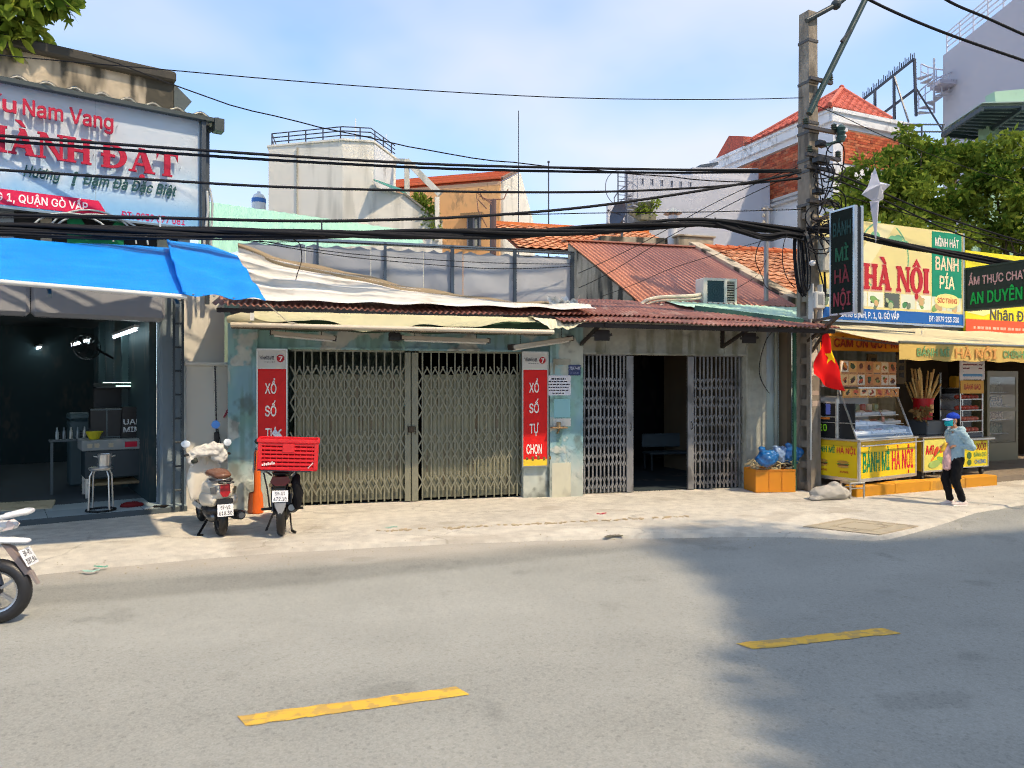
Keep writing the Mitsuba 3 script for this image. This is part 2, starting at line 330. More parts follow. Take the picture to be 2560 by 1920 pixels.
def salmon_c(p, n, uv):
    a = fbm(p.x * .9, p.y * .7, p.z, 3); b = fbm(p.x * 9, p.y * .8, p.z * .8, 3)
    col = mix((.33, .145, .11), (.43, .215, .165), a)
    col = mix(col, (.52, .20, .09), .6 * smoothstep(1.2, .0, p.x - 6.0))
    return mix(col, (.16, .07, .055), .5 * smoothstep(.55, .75, b))
scene['salmon_sheet'] = two(prin(proc(salmon_c), .55, specular=.35))
scene['red_sheet'] = two(prin(proc(rust_c), .62, specular=.35))
def tarp_c(p, n, uv):
    a = fbm(p.x * 1.3, p.y * 1.3, p.z * 3, 4); b = fbm(p.x * 4, p.y * 4, p.z * 7, 3)
    col = mix((.56, .535, .48), (.68, .67, .635), a)
    return mix(col, (.33, .265, .19), .7 * smoothstep(.56, .8, b) * smoothstep(.3, .6, a))
scene['grubby_tarp'] = two(prin(proc(tarp_c), .8, specular=.2))
def blue_c(p, n, uv):
    a = fbm(p.x * 2.4, p.y * 2.4, p.z * 5, 4); weave = cell_rand(p.x * 140, p.y * 140, p.z * 140)
    return mix((.0, .16, .56), (.005, .24, .72), a) * (.94 + .12 * weave)
scene['blue_tarp'] = two({'type': 'principled', 'base_color': proc(blue_c), 'roughness': .6, 'specular': .3})
def leaf_c(p, n, uv):
    a = fbm(p.x * 1.3, p.y * 1.3, p.z * 1.3, 3); r = cell_rand(p.x * 9, p.y * 9, p.z * 9)
    return mix(mix((.05, .11, .015), (.21, .28, .04), smoothstep(.32, .62, a)), (.29, .33, .06), .65 * smoothstep(.55, 1.0, r))
scene['leaf'] = {'type': 'principledthin', 'base_color': proc(leaf_c), 'roughness': .45, 'diff_trans': .55, 'spec_trans': 0.0}
scene['bark'] = two(prin((.10, .075, .05), .9))
def steel_c(p, n, uv): return mix((.55, .54, .50), (.70, .69, .66), fbm(p.x * 3, p.y * 3, p.z * 14, 3))
scene['stainless'] = two(prin(proc(steel_c), .3, metallic=.85))
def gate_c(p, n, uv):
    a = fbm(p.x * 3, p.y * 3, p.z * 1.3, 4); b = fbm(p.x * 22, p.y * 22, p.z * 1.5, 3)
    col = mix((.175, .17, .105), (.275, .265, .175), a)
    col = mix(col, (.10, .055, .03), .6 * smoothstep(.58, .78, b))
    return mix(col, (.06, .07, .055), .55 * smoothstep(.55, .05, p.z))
scene['olive_gate'] = two(prin(proc(gate_c), .55, metallic=.25))

# ---------------------------------------------------------------- ground, road, pavement, markings
def struct(name, mesh, mat, **k): return obj(name, mesh, mat, kind='structure', **k)
struct('ground', grid(lambda u, v: (-150 + 300 * u, -120 + 320 * v, u * 0 - .03), 4, 4), 'paving')
EDGE = [(-60, -6), (-24, 2.8), (-9, 7.0), (-5, 8.05), (-2.728, 8.608), (-1.661, 8.827), (-0.262, 9.001), (1.811, 8.931), (3.563, 8.736), (5.08, 8.411), (5.993, 8.162), (6.854, 7.694), (8.117, 8.182), (9.76, 8.97), (11.176, 9.39), (16, 10.3), (40, 14.5), (80, 20)]
def edge_y(x): return np.interp(x, [e[0] for e in EDGE], [e[1] for e in EDGE])
def road(u, v):
    x = -60 + 140 * u; far = edge_y(x) + .4
    y = far - 11.5 * (1 - v)
    return x, y, -.002 + .03 * np.clip(1 - np.abs(v - .5) * 2, 0, 1) - .012
struct('road', grid(road, 140, 16), 'asphalt', smooth=True)
def pavement(u, v):
    t = np.sign(u - .5) * np.abs(2 * u - 1) ** 1.8
    x = 4 + 60 * t
    e = edge_y(x) + .10 * (meshkit.fbm(np.stack([x * 1.1, x * 0, x * 0], -1), 4, 2) - .5)
    y = e + (16 - 0.0) * v ** 1.4
    lip = np.clip(v / .012, 0, 1)
    return x, y, -.012 + lip * .034 + 0 * u
struct('pavement', grid(pavement, 220, 60), 'paving', smooth=True)
def dash_c(p, n, uv):
    w = smoothstep(.50, .64, fbm(p.x * 14, p.y * 14, 2, 4)) * .34 + .22 * smoothstep(.53, .72, fbm(p.x * 3, p.y * 40, 0, 3))
    return mix(mix((.60, .345, .035), (.68, .42, .055), fbm(p.x * 4, p.y * 8, 0, 3)), (.16, .15, .12), w)
scene['road_paint'] = prin(proc(dash_c), .7)
def dash(p, q, w, label):
    p, q = np.array(p[:2]), np.array(q[:2]); d = (q - p) / np.linalg.norm(q - p); nn = np.array([-d[1], d[0]]); L = np.linalg.norm(q - p)
    def fn(u, v):
        s = u * L; o = (v - .5) * w
        j = .022 * (meshkit.noise(np.stack([s * 22, v * 3 + 4, p[0] + 0 * u], -1)) - .5) * np.abs(2 * v - 1)
        e = .05 * (2 * v - 1) * (1 - 2 * u) * .5
        x = p[0] + d[0] * (s + e * 0 + (v - .5) * -.05) + nn[0] * (o + j); y = p[1] + d[1] * (s + (v - .5) * -.05) + nn[1] * (o + j)
        return x, y, 0 * u + np.interp(s, [0, L], [zroad(p), zroad(q)]) + .005
    obj('road_marking', grid(fn, 40, 6), 'road_paint', label=label, cat='road marking', group='yellow dashes of the centre line')
def zroad(p): return -.014 + .03 * np.clip(1 - abs((edge_y(p[0]) + .4 - p[1]) / 11.5 - .5) * 2, 0, 1)
dash((-0.383, 4.505, 0), (0.929, 4.582, 0), .145, 'yellow centre line dash nearest the camera, in full sun')
dash((3.092, 4.815, 0), (4.408, 4.825, 0), .145, 'yellow centre line dash farther right, lying in the shade')
# inspection cover and broken drain seam
def cover():
    c = [(6.409, 8.581, 0), (7.408, 8.94, 0), (7.94, 8.197, 0), (7, 7.857, 0)]
    c = np.array(c)[:, :2]
    k = thing('drain_cover', 'flat square concrete drain cover set in the pavement below the utility pole', 'drain cover')
    ctr = c.mean(0)
    def ring(a, b, z): return prism(sg.Polygon(ctr + (c - ctr) * a).difference(sg.Polygon(ctr + (c - ctr) * b)), .0, z, 'xy')
    obj('frame', ring(1.0, .9, .034), 'matte', k, col='#a89b84')
    obj('lid', prism(sg.Polygon(ctr + (c - ctr) * .885), 0, .031, 'xy'), 'matte', k, col='#a39a86')
    obj('lid_panel', prism(sg.Polygon(ctr + (c - ctr) * .55).difference(sg.Polygon(ctr + (c - ctr) * .49)), 0, .035, 'xy'), 'matte', k, col='#9c9079')
cover()
seam = []
a, b = np.array((0.844, 9.779)), np.array((5.41, 9.713))
for i in range(150):
    t = rng.random(); p = a + (b - a) * t + np.array([rng.gauss(0, .02), rng.gauss(0, .035)]); r = rng.uniform(.008, .03)
    v, f = ball((0, 0, 0), 1, 3); seam.append((v * np.array([r * 1.5, r, r * .45]) @ rz(rng.random() * 6).T + np.array([p[0], p[1], .025]), f))
obj('rubble', join(seam), 'matte', col='#a8977d', kind='stuff', label='line of crumbled concrete along the drain seam of the pavement', cat='rubble')
def litter(p, col, label, L=.2, seed=0):
    fn = lambda u, v: (p[0] + (u - .5) * L, p[1] + (v - .5) * L * .35 + .03 * np.sin(u * 5 + seed), .024 + .007 * np.abs(np.sin(u * 6 + v * 4 + seed)))
    obj('litter', thick(grid(fn, 10, 5), .002), 'satin', col=col, smooth=True, label=label, cat='litter')
litter((-2.135, 8.662, 0), '#4f9a86', 'crumpled green plastic strip on the road edge at left', .14, 1)
litter((-2.184, 8.498, 0), '#9ec4b8', 'pale green plastic scrap beside the crumpled green strip', .16, 2)
litter((4.178, 10.246, 0), '#b02438', 'small red wrapper lying on the pavement before the grey folding gate', .16, 3)
litter((1.054, 10.009, 0), '#7fa79a', 'grey green plastic scrap at the left end of the drain seam', .16, 4)
litter((3.704, 8.698, 0), '#6c6657', 'dark flattened scrap on the road edge below the open doorway', .25, 5)

# the side of the street behind the photographer: what shades the road at right
def far_side():
    k = thing('apartment_building', 'tall plain apartment building on the opposite side of the street', 'building')
    obj('wall', box(11.3, 26, -10, -1.6, 0, 14.6), 'white_wall', k)
    for i in range(4):
        for j in range(4):
            x, z = 13 + i * 3.2, 1.4 + j * 3.4
            obj('window', box(x, x + 1.6, -1.6, -1.57, z, z + 1.6), 'satin', k, col='#2c3a42')
            obj('sill', box(x - .1, x + 1.7, -1.6, -1.48, z - .1, z), 'matte', k, col='#b9b4a6')
far_side()
def leaf_cloud(centres, n, size, seed, squash=.8, edge=.55, fine=False, droop=.35):
    "leaves as little folded quads spread through lumpy clumps"
    r = np.random.default_rng(seed); c = np.array([x[:3] for x in centres], float); rr = np.array([x[3] for x in centres], float)
    w = rr ** 2; w /= w.sum(); i = r.choice(len(c), n, p=w)
    d = r.normal(size=(n, 3)); d /= np.linalg.norm(d, axis=1, keepdims=True)
    p = c[i] + d * (rr[i] * r.random(n) ** edge)[:, None] * np.array([1, 1, squash])
    a = d + r.normal(size=(n, 3)) * .8; a[:, 2] -= droop; a /= np.linalg.norm(a, axis=1, keepdims=True)
    b = np.cross(a, r.normal(size=(n, 3))); b /= np.linalg.norm(b, axis=1, keepdims=True); nn = np.cross(a, b)
    L = (size * r.uniform(.6, 1.25, n))[:, None]; W = L * .27
    if fine:
        st = [(0, 0), (.22, .8), (.5, 1.0), (.78, .62), (1, 0), (.78, -.62), (.5, -1.0), (.22, -.8)]
        v = np.stack([p + a * L * s + b * W * w * .95 - nn * (W * .3 * abs(w) + L * .22 * s * s) for s, w in st], 1).reshape(-1, 3); k = np.arange(n)[:, None] * 8
        return v, np.vstack([k + t for t in ([0, 1, 7], [1, 2, 6], [1, 6, 7], [2, 3, 5], [2, 5, 6], [3, 4, 5])])
    v = np.stack([p, p + a * L * .45 + b * W - nn * W * .25, p + a * L - nn * L * .12, p + a * L * .45 - b * W - nn * W * .25], 1).reshape(-1, 3)
    k = np.arange(n)[:, None] * 4
    return v, np.vstack([k + [0, 1, 2], k + [0, 2, 3]])
def tree(label, base, clumps, leaf, nleaf, seed, trunk_r=.16, cat='tree', group=None, fork=.5, sprays=0):
    k = thing('tree', label, cat, group); base = np.array(base, float)
    top = np.mean([c[:3] for c in clumps], axis=0); r = np.random.default_rng(seed)
    fk = base + (top - base) * fork; fk[:2] += r.normal(0, .1, 2)
    obj('trunk', tube([base, base + (fk - base) * .5 + np.append(r.normal(0, .06, 2), 0), fk], [trunk_r, trunk_r * .8, trunk_r * .68], 8), 'bark', k, smooth=True)
    br = [tube([fk, fk + (np.array(c[:3]) - fk) * .5 + r.normal(0, .12, 3), np.array(c[:3])], [trunk_r * .5, trunk_r * .3, trunk_r * .1], 5) for c in clumps]
    obj('branches', join(br), 'bark', k, smooth=True)
    sub = []
    for c in clumps:
        for _ in range(sprays):
            d = r.normal(size=3); d[2] = d[2] * .8 + .25; d /= np.linalg.norm(d); sub.append((*(np.array(c[:3]) + d * c[3] * r.uniform(.45, 1.05)), c[3] * r.uniform(.22, .48)))
    obj('crown', leaf_cloud(sub or clumps, nleaf, leaf, seed, .75, .6), 'leaf', k, kind='stuff')
    return k
r0 = np.random.default_rng(3)
def shade_fit(cl):
    out = []
    for x, y, z, r in cl:
        ys = y + .645 * z; lim = 2.45 + (ys - 3.25) * .33 + (.35 if 4.5 < ys < 7 else 0)
        out.append((max(x, lim + r + .48 * z), y, z, r))
    return out
tree('broad street tree across the road, throwing its shade over the asphalt', (10.6, -2.4, 0), shade_fit([(10.3 + r0.normal(0, 1.25), -.8 + r0.normal(0, 1.1), 7.8 + r0.normal(0, 1.0), r0.uniform(1.0, 1.5)) for _ in range(26)] + [(9.6, -.6, 11.6, 1.1), (9.8, -.4, 12.6, 1.2), (10.4, -.8, 13.2, 1.3), (9.9, -1.0, 10.6, 1.5), (11.0, -1.0, 11.8, 1.6), (10.8, -1.2, 9.9, 1.6), (8.2, -1.4, 7.2, 1.1), (8.4, -1.2, 8.4, 1.1), (8.6, -1.6, 6.4, 1.1), (8.6, -1.0, 9.4, 1.1), (9.4, -1.6, 6.6, 1.3), (10.2, -1.8, 7.4, 1.5), (10.8, -1.6, 8.6, 1.5), (9.6, -2.2, 5.6, 1.2), (11.4, -1.6, 7.2, 1.5), (9.0, -2.6, 6.4, 1.2)] + [(0, -1.3 + .2 * (i % 2), 6.0 + .42 * i, .95 + .1 * (i % 3)) for i in range(18)] + [(9.4 + .1 * i, -1.4, 6.4 + .5 * i, 1.3) for i in range(8)]), .27, 30000, 21, .24)

bits, r8 = [], random.Random(18)
for i in range(260):
    x = r8.uniform(-3.5, 12); y = float(edge_y(x)) + abs(r8.gauss(0, .35)) * r8.choice([-1, -1, .6]); r = r8.uniform(.003, .008)
    v, f = ball((0, 0, 0), 1, 3); bits.append((v * np.array([r * 1.6, r, r * .6]) @ rz(r8.random() * 6).T + np.array([x, y, .026 if y > edge_y(x) + .05 else -.004]), f))
obj('grit', join(bits), 'matte', col='#9c917a', kind='stuff', label='scattered grit and crumbs along the meeting of pavement and asphalt', cat='grit')

# ---------------------------------------------------------------- the low teal shophouse (left of the pair) and its neighbour with grey gates
FY = 12.0
XA, XB, XC, XD, XE = -1.213, -0.785, -0.338, 3.481, 3.929
XF, XG, XH = 4.525, 7.736, 8.832
ZL, ZT = 2.495, 3.02
HA = thing('shophouse', 'low teal plastered shophouse with olive green folding gate and red lottery boards', 'house')
HB = thing('shophouse', 'low shophouse with grey folding gates standing open on a dark room', 'house')
# masonry
obj('pillar', box(XA, XB, FY, FY + .35, 0, ZT), 'teal_plaster', HA)
obj('sign_backing', box(XB, XC, FY + .02, FY + .3, 0, ZL), 'teal_plaster', HA)
obj('lintel', box(XB, XD + .5, FY + .06, FY + .3, ZL, ZT), 'teal_plaster', HA)
obj('lintel_rib', box(1.43, 1.43 + .05, FY + .03, FY + .06, ZL, ZT), 'teal_plaster', HA)
obj('lintel_rib', box(1.859, 1.859 + .05, FY + .03, FY + .06, ZL, ZT), 'teal_plaster', HA)
obj('lintel_lip', box(XC, XD, FY + .02, FY + .057, ZL, ZL + .035), 'teal_plaster', HA)
obj('sign_backing', box(XD, XE - .02, FY + .02, FY + .3, 0, ZL), 'teal_plaster', HA)
obj('pillar', box(XE, XF, FY - .06, FY + .3, 0, ZT), 'teal_plaster', HA)
obj('meter_niche', join([box(XE + .05, XE + .36, FY - .075, FY - .06, 2.277, 2.38), box(XE + .05, XE + .08, FY - .078, FY - .06, 2.119, 2.277), box(XE + .33, XE + .36, FY - .078, FY - .06, 2.119, 2.277)]), 'grey_plaster', HA)
obj('patch', box(XE + .03, XE + .37, FY - .068, FY - .06, .0, 0.606), 'matte', HA, col='#c9c6b0', label='pale patched plaster at the foot of the middle pillar')
ZG = 2.471
obj('lintel', box(XF, XG + .02, FY, FY + .3, ZG, ZT + .02), 'grey_plaster', HB)
obj('lintel_rib', box(4.954, 4.954 + .05, FY - .025, FY, ZG, ZT), 'grey_plaster', HB)
obj('lintel_rib', box(7.295, 7.295 + .05, FY - .025, FY, ZG, ZT), 'grey_plaster', HB)
obj('lintel_lip', box(XF, XG, FY - .03, FY, ZG - .005, ZG + .03), 'grey_plaster', HB)
obj('pillar', box(XG, XG + .42, FY - .02, FY + .3, 0, ZT), 'grey_plaster', HB)
def pale_c(p, n, uv):
    a = fbm(p.x * 2, p.y * 2, p.z * 1.2, 4)
    col = mix((.40, .50, .45), (.36, .47, .56), smoothstep(.4, .6, fbm(p.x * 3, p.y, p.z * .6 + 3, 3)))
    col = mix(col, (.55, .56, .50), .5 * a)
    return mix(col, (.22, .21, .17), .55 * smoothstep(.54, .72, fbm(p.x * 6, p.y * 6, p.z * 1.2, 4)))
scene['pale_plaster'] = bump(prin(proc(pale_c), .85, specular=.2), lambda p, n, uv: .01 * fbm(p.x * 9, p.y * 9, p.z * 9, 4), 1.0, 4e-3)
obj('side_wall', box(XG + .42, XH + .15, FY + .04, FY + .3, 0, ZT), 'pale_plaster', HB)
obj('downpipe', cyl((XG + .62, FY - .03, 0), (XG + .62, FY - .03, ZT), .035, 10), 'matte', HB, col='#8f978c', smooth=40)
# rooms behind
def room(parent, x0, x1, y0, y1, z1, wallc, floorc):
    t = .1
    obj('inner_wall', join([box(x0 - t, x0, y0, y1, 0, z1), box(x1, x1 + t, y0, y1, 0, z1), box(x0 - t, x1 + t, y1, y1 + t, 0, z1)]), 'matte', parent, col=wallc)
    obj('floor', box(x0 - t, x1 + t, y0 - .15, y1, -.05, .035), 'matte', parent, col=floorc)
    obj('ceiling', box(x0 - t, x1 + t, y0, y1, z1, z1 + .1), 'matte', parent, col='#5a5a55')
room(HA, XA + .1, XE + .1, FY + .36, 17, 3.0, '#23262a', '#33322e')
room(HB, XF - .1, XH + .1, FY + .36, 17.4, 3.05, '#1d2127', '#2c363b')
def bench():
    k = thing('bench', 'dark bench faintly seen inside the unlit room behind the open doorway', 'bench')
    x, y = (6.876, 13.256)
    y = 14.6; x = 7.629
    obj('seat', bbox(x - .55, x + .55, y, y + .45, .42, .47, .015), 'satin', k, col='#3c4a52')
    obj('backrest', bbox(x - .55, x + .55, y + .4, y + .45, .55, .85, .015), 'satin', k, col='#4a5a64')
    for sx in (-.5, .5):
        for sy in (.05, .4): obj('leg', beam((x + sx, y + sy, .07), (x + sx, y + sy, .42), .04), 'satin', k, col='#2b3338')
bench()

# folding gates: uprights, crossing lattice straps, curved infill slats, end posts
scene['gate_strap'] = two(prin((.23, .225, .16), .5, metallic=.15))
def folding_gate(label, x0, x1, z0, z1, y, n, rows, mat, col, slat=None, slat_top=None, post=None, dz=.13, arms=.5, barw=.022, strapm=None, sw=.017):
    k = thing('folding_gate', label, 'gate')
    s = (x1 - x0) / n; xs = [x0 + s * (i + .5) + rng.uniform(-.006, .006) for i in range(n)]
    kw = {'col': col} if col else {}
    def bar_mesh(x): return join([box(x - barw * .5, x - barw * .5 + .004, y - .012, y + .012, z0, z1), box(x - barw * .5 + .004, x + barw * .5, y - .012, y - .008, z0, z1)])
    for x in xs:
        obj('upright', bar_mesh(x), mat, k, **kw)
    if slat:
        for i in range(n):
            c = xs[i] + s / 2; h = s * .53
            if i == n - 1: h = s * .25; c = xs[i] + s * .25
            jz = rng.uniform(-.015, .015)
            g = grid(lambda u, v: (c + (u - .5) * 2 * h, y + .040 - .022 * np.sin(u * math.pi), z0 + .03 + v * (slat_top + jz - z0 - .03)), 6, 1)
            obj('slat', thick(g, .002), slat, k, smooth=True)
    straps = []
    for zc in rows:
        for i, x in enumerate(xs):
            for sg_ in (1, -1):
                for yy in ((-.016,) if sg_ > 0 else (-.021,)):
                    jz = rng.uniform(-.012, .012); p = (x - s * arms, y + yy, zc - sg_ * dz + jz); q = (x + s * arms, y + yy, zc + sg_ * dz + jz + rng.uniform(-.006, .006))
                    if p[0] > x0 - s * .2 and q[0] < x1 + s * .2: straps.append(beam(p, q, .004, .016, up=(0, 1, 0)) if False else beam(p, q, .003, sw))
    obj('lattice', join(straps), strapm or mat, k, kind='stuff', **kw)
    obj('top_rail', box(x0, x1, y - .02, y + .03, z1, z1 + .03), mat, k, **kw)
    for (a, b) in post or ():
        obj('end_post', bbox(a, b, y - .03, y + .03, z0 - .01, z1, .005), mat, k, **kw)
        zm = z0 + 1.15
        obj('pull_handle', tube([((a + b) / 2, y - .03, zm - .07), ((a + b) / 2, y - .07, zm - .05), ((a + b) / 2, y - .07, zm + .05), ((a + b) / 2, y - .03, zm + .07)], .007, 6), 'metal', k, col='#3c3630')
    return k
z0 = .045; rows = [.36, .74, 1.0, 1.26, 1.60, 1.86, 2.12]
gy = FY + .12; zt = ZL - .03
PX0, PX1, PX2, PX3 = 1.487, 1.585, 1.6, 1.707
st = 2.11
rows_a = [.34, .78, 1.05, 1.52, 1.80, 2.08]
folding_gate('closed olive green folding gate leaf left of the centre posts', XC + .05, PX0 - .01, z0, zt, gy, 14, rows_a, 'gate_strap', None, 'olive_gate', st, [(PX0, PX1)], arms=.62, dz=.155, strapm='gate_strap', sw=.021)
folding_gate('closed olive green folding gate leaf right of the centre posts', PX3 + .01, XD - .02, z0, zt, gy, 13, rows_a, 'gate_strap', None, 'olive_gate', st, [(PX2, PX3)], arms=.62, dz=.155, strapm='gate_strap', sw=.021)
obj('door_lock', bbox(PX1 - .04, PX2 + .04, gy - .06, gy - .028, 1.16, 1.26, .006), 'metal', col='#4a3f35', label='small dark hasp and lock joining the two olive gate posts', cat='lock')
def silver_c(p, n, uv): return mix((.20, .20, .208), (.36, .358, .355), fbm(p.x * 9, p.y * 9, p.z * 1.5, 4)) * (1 - .4 * smoothstep(.55, .72, fbm(p.x * 5, p.y, p.z * 3, 3)))
scene['silver_gate'] = two(prin(proc(silver_c), .42, metallic=.5))
Q = [4.579, 5.4, 5.534, 6.611, 6.732, 7.803]
zt2 = ZG - .02
rows_b = [.22, .62, .95, 1.28, 1.62, 1.95]
folding_gate('grey folding gate leaf pushed open to the left of the dark doorway', Q[0], Q[1], z0, zt2, gy, 11, rows_b, 'silver_gate', None, None, None, [(Q[1] + .005, Q[2])], dz=.10, arms=.5, barw=.026, sw=.013)
folding_gate('grey folding gate leaf pushed open to the right of the dark doorway', Q[4], Q[5], z0, zt2, gy, 13, rows_b, 'silver_gate', None, None, None, [(Q[3], Q[4] - .005)], dz=.10, arms=.5, barw=.026, sw=.013)

# lottery boards
def lottery_board(label, x0, x1, zt, zr, zb, zy, torn):
    k = thing('lottery_board', label, 'sign board'); y = FY - .07; w = x1 - x0; cx = (x0 + x1) / 2
    obj('frame', join([box(x0 - .02, x0, y - .012, y + .08, zb - .02, zt + .02), box(x1, x1 + .02, y - .012, y + .08, zb - .02, zt + .02), box(x0, x1, y - .012, y + .08, zt, zt + .02), box(x0, x1, y - .012, y + .08, zb - .02, zb)]), 'metal', k, col='#b8b6ac')
    obj('panel', box(x0, x1, y, y + .07, zr, zt), 'print', k, col='#cfcdc6', label='pale header panel')
    obj('panel', box(x0, x1, y, y + .07, zy, zr), 'print', k, col=(.70, .012, .010), label='red panel')
    if zy > zb:
        obj('panel', box(x0, x1, y, y + .07, zb, zy), 'print', k, col='#e8c53a', label='yellow foot strip')
        obj('print', join([box(x0 + .05 + .1 * i, x0 + .09 + .1 * i, y - .003, y, zy - .01 - .015 * (i % 2), zy + .035 + .012 * (i % 3)) for i in range(5)]), 'print', k, col='#77602f')
    hz = zt - zr
    obj('lettering', text('Vietlott', hz * .2, .003, True, w * .52, (x0 + w * .06, y - .002, zr + hz * .5)), 'print', k, col='#3a3a44')
    obj('lettering', text('Xổ số tự chọn', hz * .06, .003, False, w * .4, (x0 + w * .22, y - .002, zr + hz * .34)), 'print', k, col='#5a5a60')
    obj('emblem', prism(sg.Point(x1 - w * .2, zr + hz * .56).buffer(hz * .2), y - .004, y, 'xz'), 'print', k, col='#b3242c')
    obj('emblem_mark', xf(prism([(-.3, .4), (.4, .4), (0, -.5), (-.18, -.42), (.12, .2), (-.3, .22)], y - .007, y - .004, 'xz'), s=(hz * .3, 1, hz * .3), t=(x1 - w * .2, 0, zr + hz * .56)), 'print', k, col='#e9e4e0')
    H_ = zr - zy
    for i, s in enumerate(('XỔ', 'SỐ', 'TỰ', 'CHỌN')):
        zc = zr - 0.236 - i * 0.333 * 1.0
        zc = zr - .30 - i * .345
        hh = .155
        wd = {'XỔ': .21, 'SỐ': .21, 'TỰ': .19, 'CHỌN': .33}[s] * min(1, w / .52) * 1.0
        if torn and i == 3: continue
        obj('lettering', text(s, hh, .003, True, wd, (cx - .02, y - .002, zc - hh / 2), True), 'print', k, col='#ece5dc')
    if torn:
        g = grid(lambda u, v: (cx + .02 + .11 * u + .02 * np.sin(v * 7), y - .008 - .015 * np.sin(u * 3.1) * v, zr - 1.08 + .13 * v + .03 * np.sin(u * 9)), 8, 8)
        obj('torn_paper', thick(g, .001), 'print', k, col='#dfe3ea', smooth=True)
    return k
a = -0.774; b = -0.361
lottery_board('red vertical lottery board left of the olive gate, partly behind a red crate', a, b, 2.473, 2.181, .75, .75, True)
a = 3.448; b = 3.873
lottery_board('red vertical lottery board with yellow foot, right of the olive gate', a, b, 2.477, 2.188, 0.572, 0.681, False)
def notice():
    k = thing('notice', 'white paper notice with black print pasted on the middle pillar', 'notice'); y = FY - .068
    x0, x1, zt, zb = 3.856, 4.297, 2.096, 1.757
    obj('sheet', box(x0, x1, y, y + .006, zb, zt), 'print', k, col='#d9d9e0')
    for i in range(6):
        wl = (.58, .8, .94, .8, .8, .5)[i] * (x1 - x0); x = (x0 + x1) / 2 - wl / 2; e = x + wl; h = .03 if i == 0 else .019; ms = []
        while x < e - .01:
            l = rng.uniform(.018, .06); ms.append(box(x, min(x + l, e), y - .002, y, zt - .045 - .05 * i - h, zt - .045 - .05 * i)); x += l + .012
        obj('print', join(ms), 'print', k, col='#3b3b44')
    k = thing('house_number_plate', 'small blue enamel house number plate beside the paper notice', 'number plate')
    x0, x1, zt, zb = 4.255, 4.473, 2.279, 2.097
    obj('plate', bbox(x0, x1, y - .012, y + .006, zb, zt, .003), 'gloss', k, col='#16285e')
    obj('lettering', text('75/47-49', .05, .002, True, (x1 - x0) * .84, ((x0 + x1) / 2, y - .012, zt - .085), True), 'print', k, col='#cfd4e6')
    obj('lettering', text('P.1 Q. GÒ VẤP', .02, .002, False, (x1 - x0) * .7, ((x0 + x1) / 2, y - .012, zb + .03), True), 'print', k, col='#8f9ac0')
    k = thing('incense_shelf', 'small wall shelf holding an incense cup on the middle pillar', 'shelf')
    x0, x1, z = 3.896, 4.211, 1.2
    obj('board', bbox(x0 + .03, x1 - .02, FY - .22, FY - .06, z, z + .025, .004), 'matte', k, col='#8a7355')
    obj('bracket', beam(((x0 + x1) / 2, FY - .06, z - .09), ((x0 + x1) / 2, FY - .2, z), .02), 'matte', k, col='#7a6548')
    obj('cup', xf(lathe([(0, 0), (.03, 0), (.04, .08), (.035, .08), (.028, .01), (0, .01)], 14), t=((x0 + x1) / 2, FY - .14, z + .026)), 'matte', k, col='#a08d6d', smooth=40)
notice()
def leaflet(px0, px1, z0, z1, col, label):
    obj('poster_scrap', box(px0, px1, FY - .066, FY - .06, z0, z1), 'print', col=col, label=label, cat='poster scrap')
leaflet(XE + .07, XE + .36, 1.379, 1.694, '#8fc0c4', 'faded light blue poster scrap below the paper notice')
leaflet(XE + .06, XE + .37, 1.229, 1.363, '#d5d2c6', 'whitish poster scrap just above the incense shelf')

# ---------------------------------------------------------------- roofs, awnings and tarps of the pair
def corrugated(c00, c10, c01, c11, pitch, amp, nv=4, sag=.0, seed=0, t=.002, ragged=.0, per=6, rib=False):
    "sheet between four corners: u from c00 to c10 crosses the ribs, v runs along them to c01, c11"
    c00, c10, c01, c11 = (np.asarray(c, float) for c in (c00, c10, c01, c11))
    L = np.linalg.norm(c10 - c00); n = max(4, int(L / pitch * per))
    nn = np.cross(c10 - c00, c01 - c00); nn /= np.linalg.norm(nn); nn = nn * np.sign(nn[2])
    def fn(u, v):
        e = ragged * (meshkit.noise(np.stack([np.floor(u * L / .8) * 3.7 + seed, u * 0, u * 0], -1)) - .5)
        v2 = v + e * (1 - v)
        P = ((1 - u)[..., None] * (1 - v2)[..., None] * c00 + u[..., None] * (1 - v2)[..., None] * c10 + (1 - u)[..., None] * v2[..., None] * c01 + u[..., None] * v2[..., None] * c11)
        w = (2.2 * amp * np.maximum(0, np.cos(u * L / pitch * 2 * math.pi)) ** 5 if rib else amp * np.sin(u * L / pitch * 2 * math.pi)) + sag * (meshkit.noise(np.stack([u * L * .7, v * 2, u * 0 + seed], -1)) - .5)
        P = P + nn * w[..., None]
        return P[..., 0], P[..., 1], P[..., 2]
    return thick(grid(fn, n, nv), t)
zE = 3.0
eave = thing('corrugated_eave', 'rusty red corrugated eave sheets projecting over the two shopfronts', 'roof')
xm = 3.949
obj('sheet', corrugated((XA - .12, 10.98, 3.04), (xm + .3, 10.98, 3.04), (XA - .12, 12.6, 3.42), (xm + .3, 12.6, 3.42), .085, .017, 5, .05, 2, ragged=.02), 'red_sheet', eave, smooth=True)
obj('sheet', corrugated((xm - .25, 10.72, 2.93), (XH - .05, 10.76, 2.90), (xm - .25, 12.2, 3.24), (XH - .05, 12.2, 3.24), .085, .017, 5, .05, 5, ragged=.04), 'red_sheet', eave, smooth=True)
obj('sheet', corrugated((xm - .1, 11.12, 3.10), (XH - .45, 11.3, 3.06), (xm - .1, 13.0, 3.52), (XH - .45, 13.0, 3.50), .085, .017, 5, .06, 9, ragged=.06), 'red_sheet', eave, smooth=True)
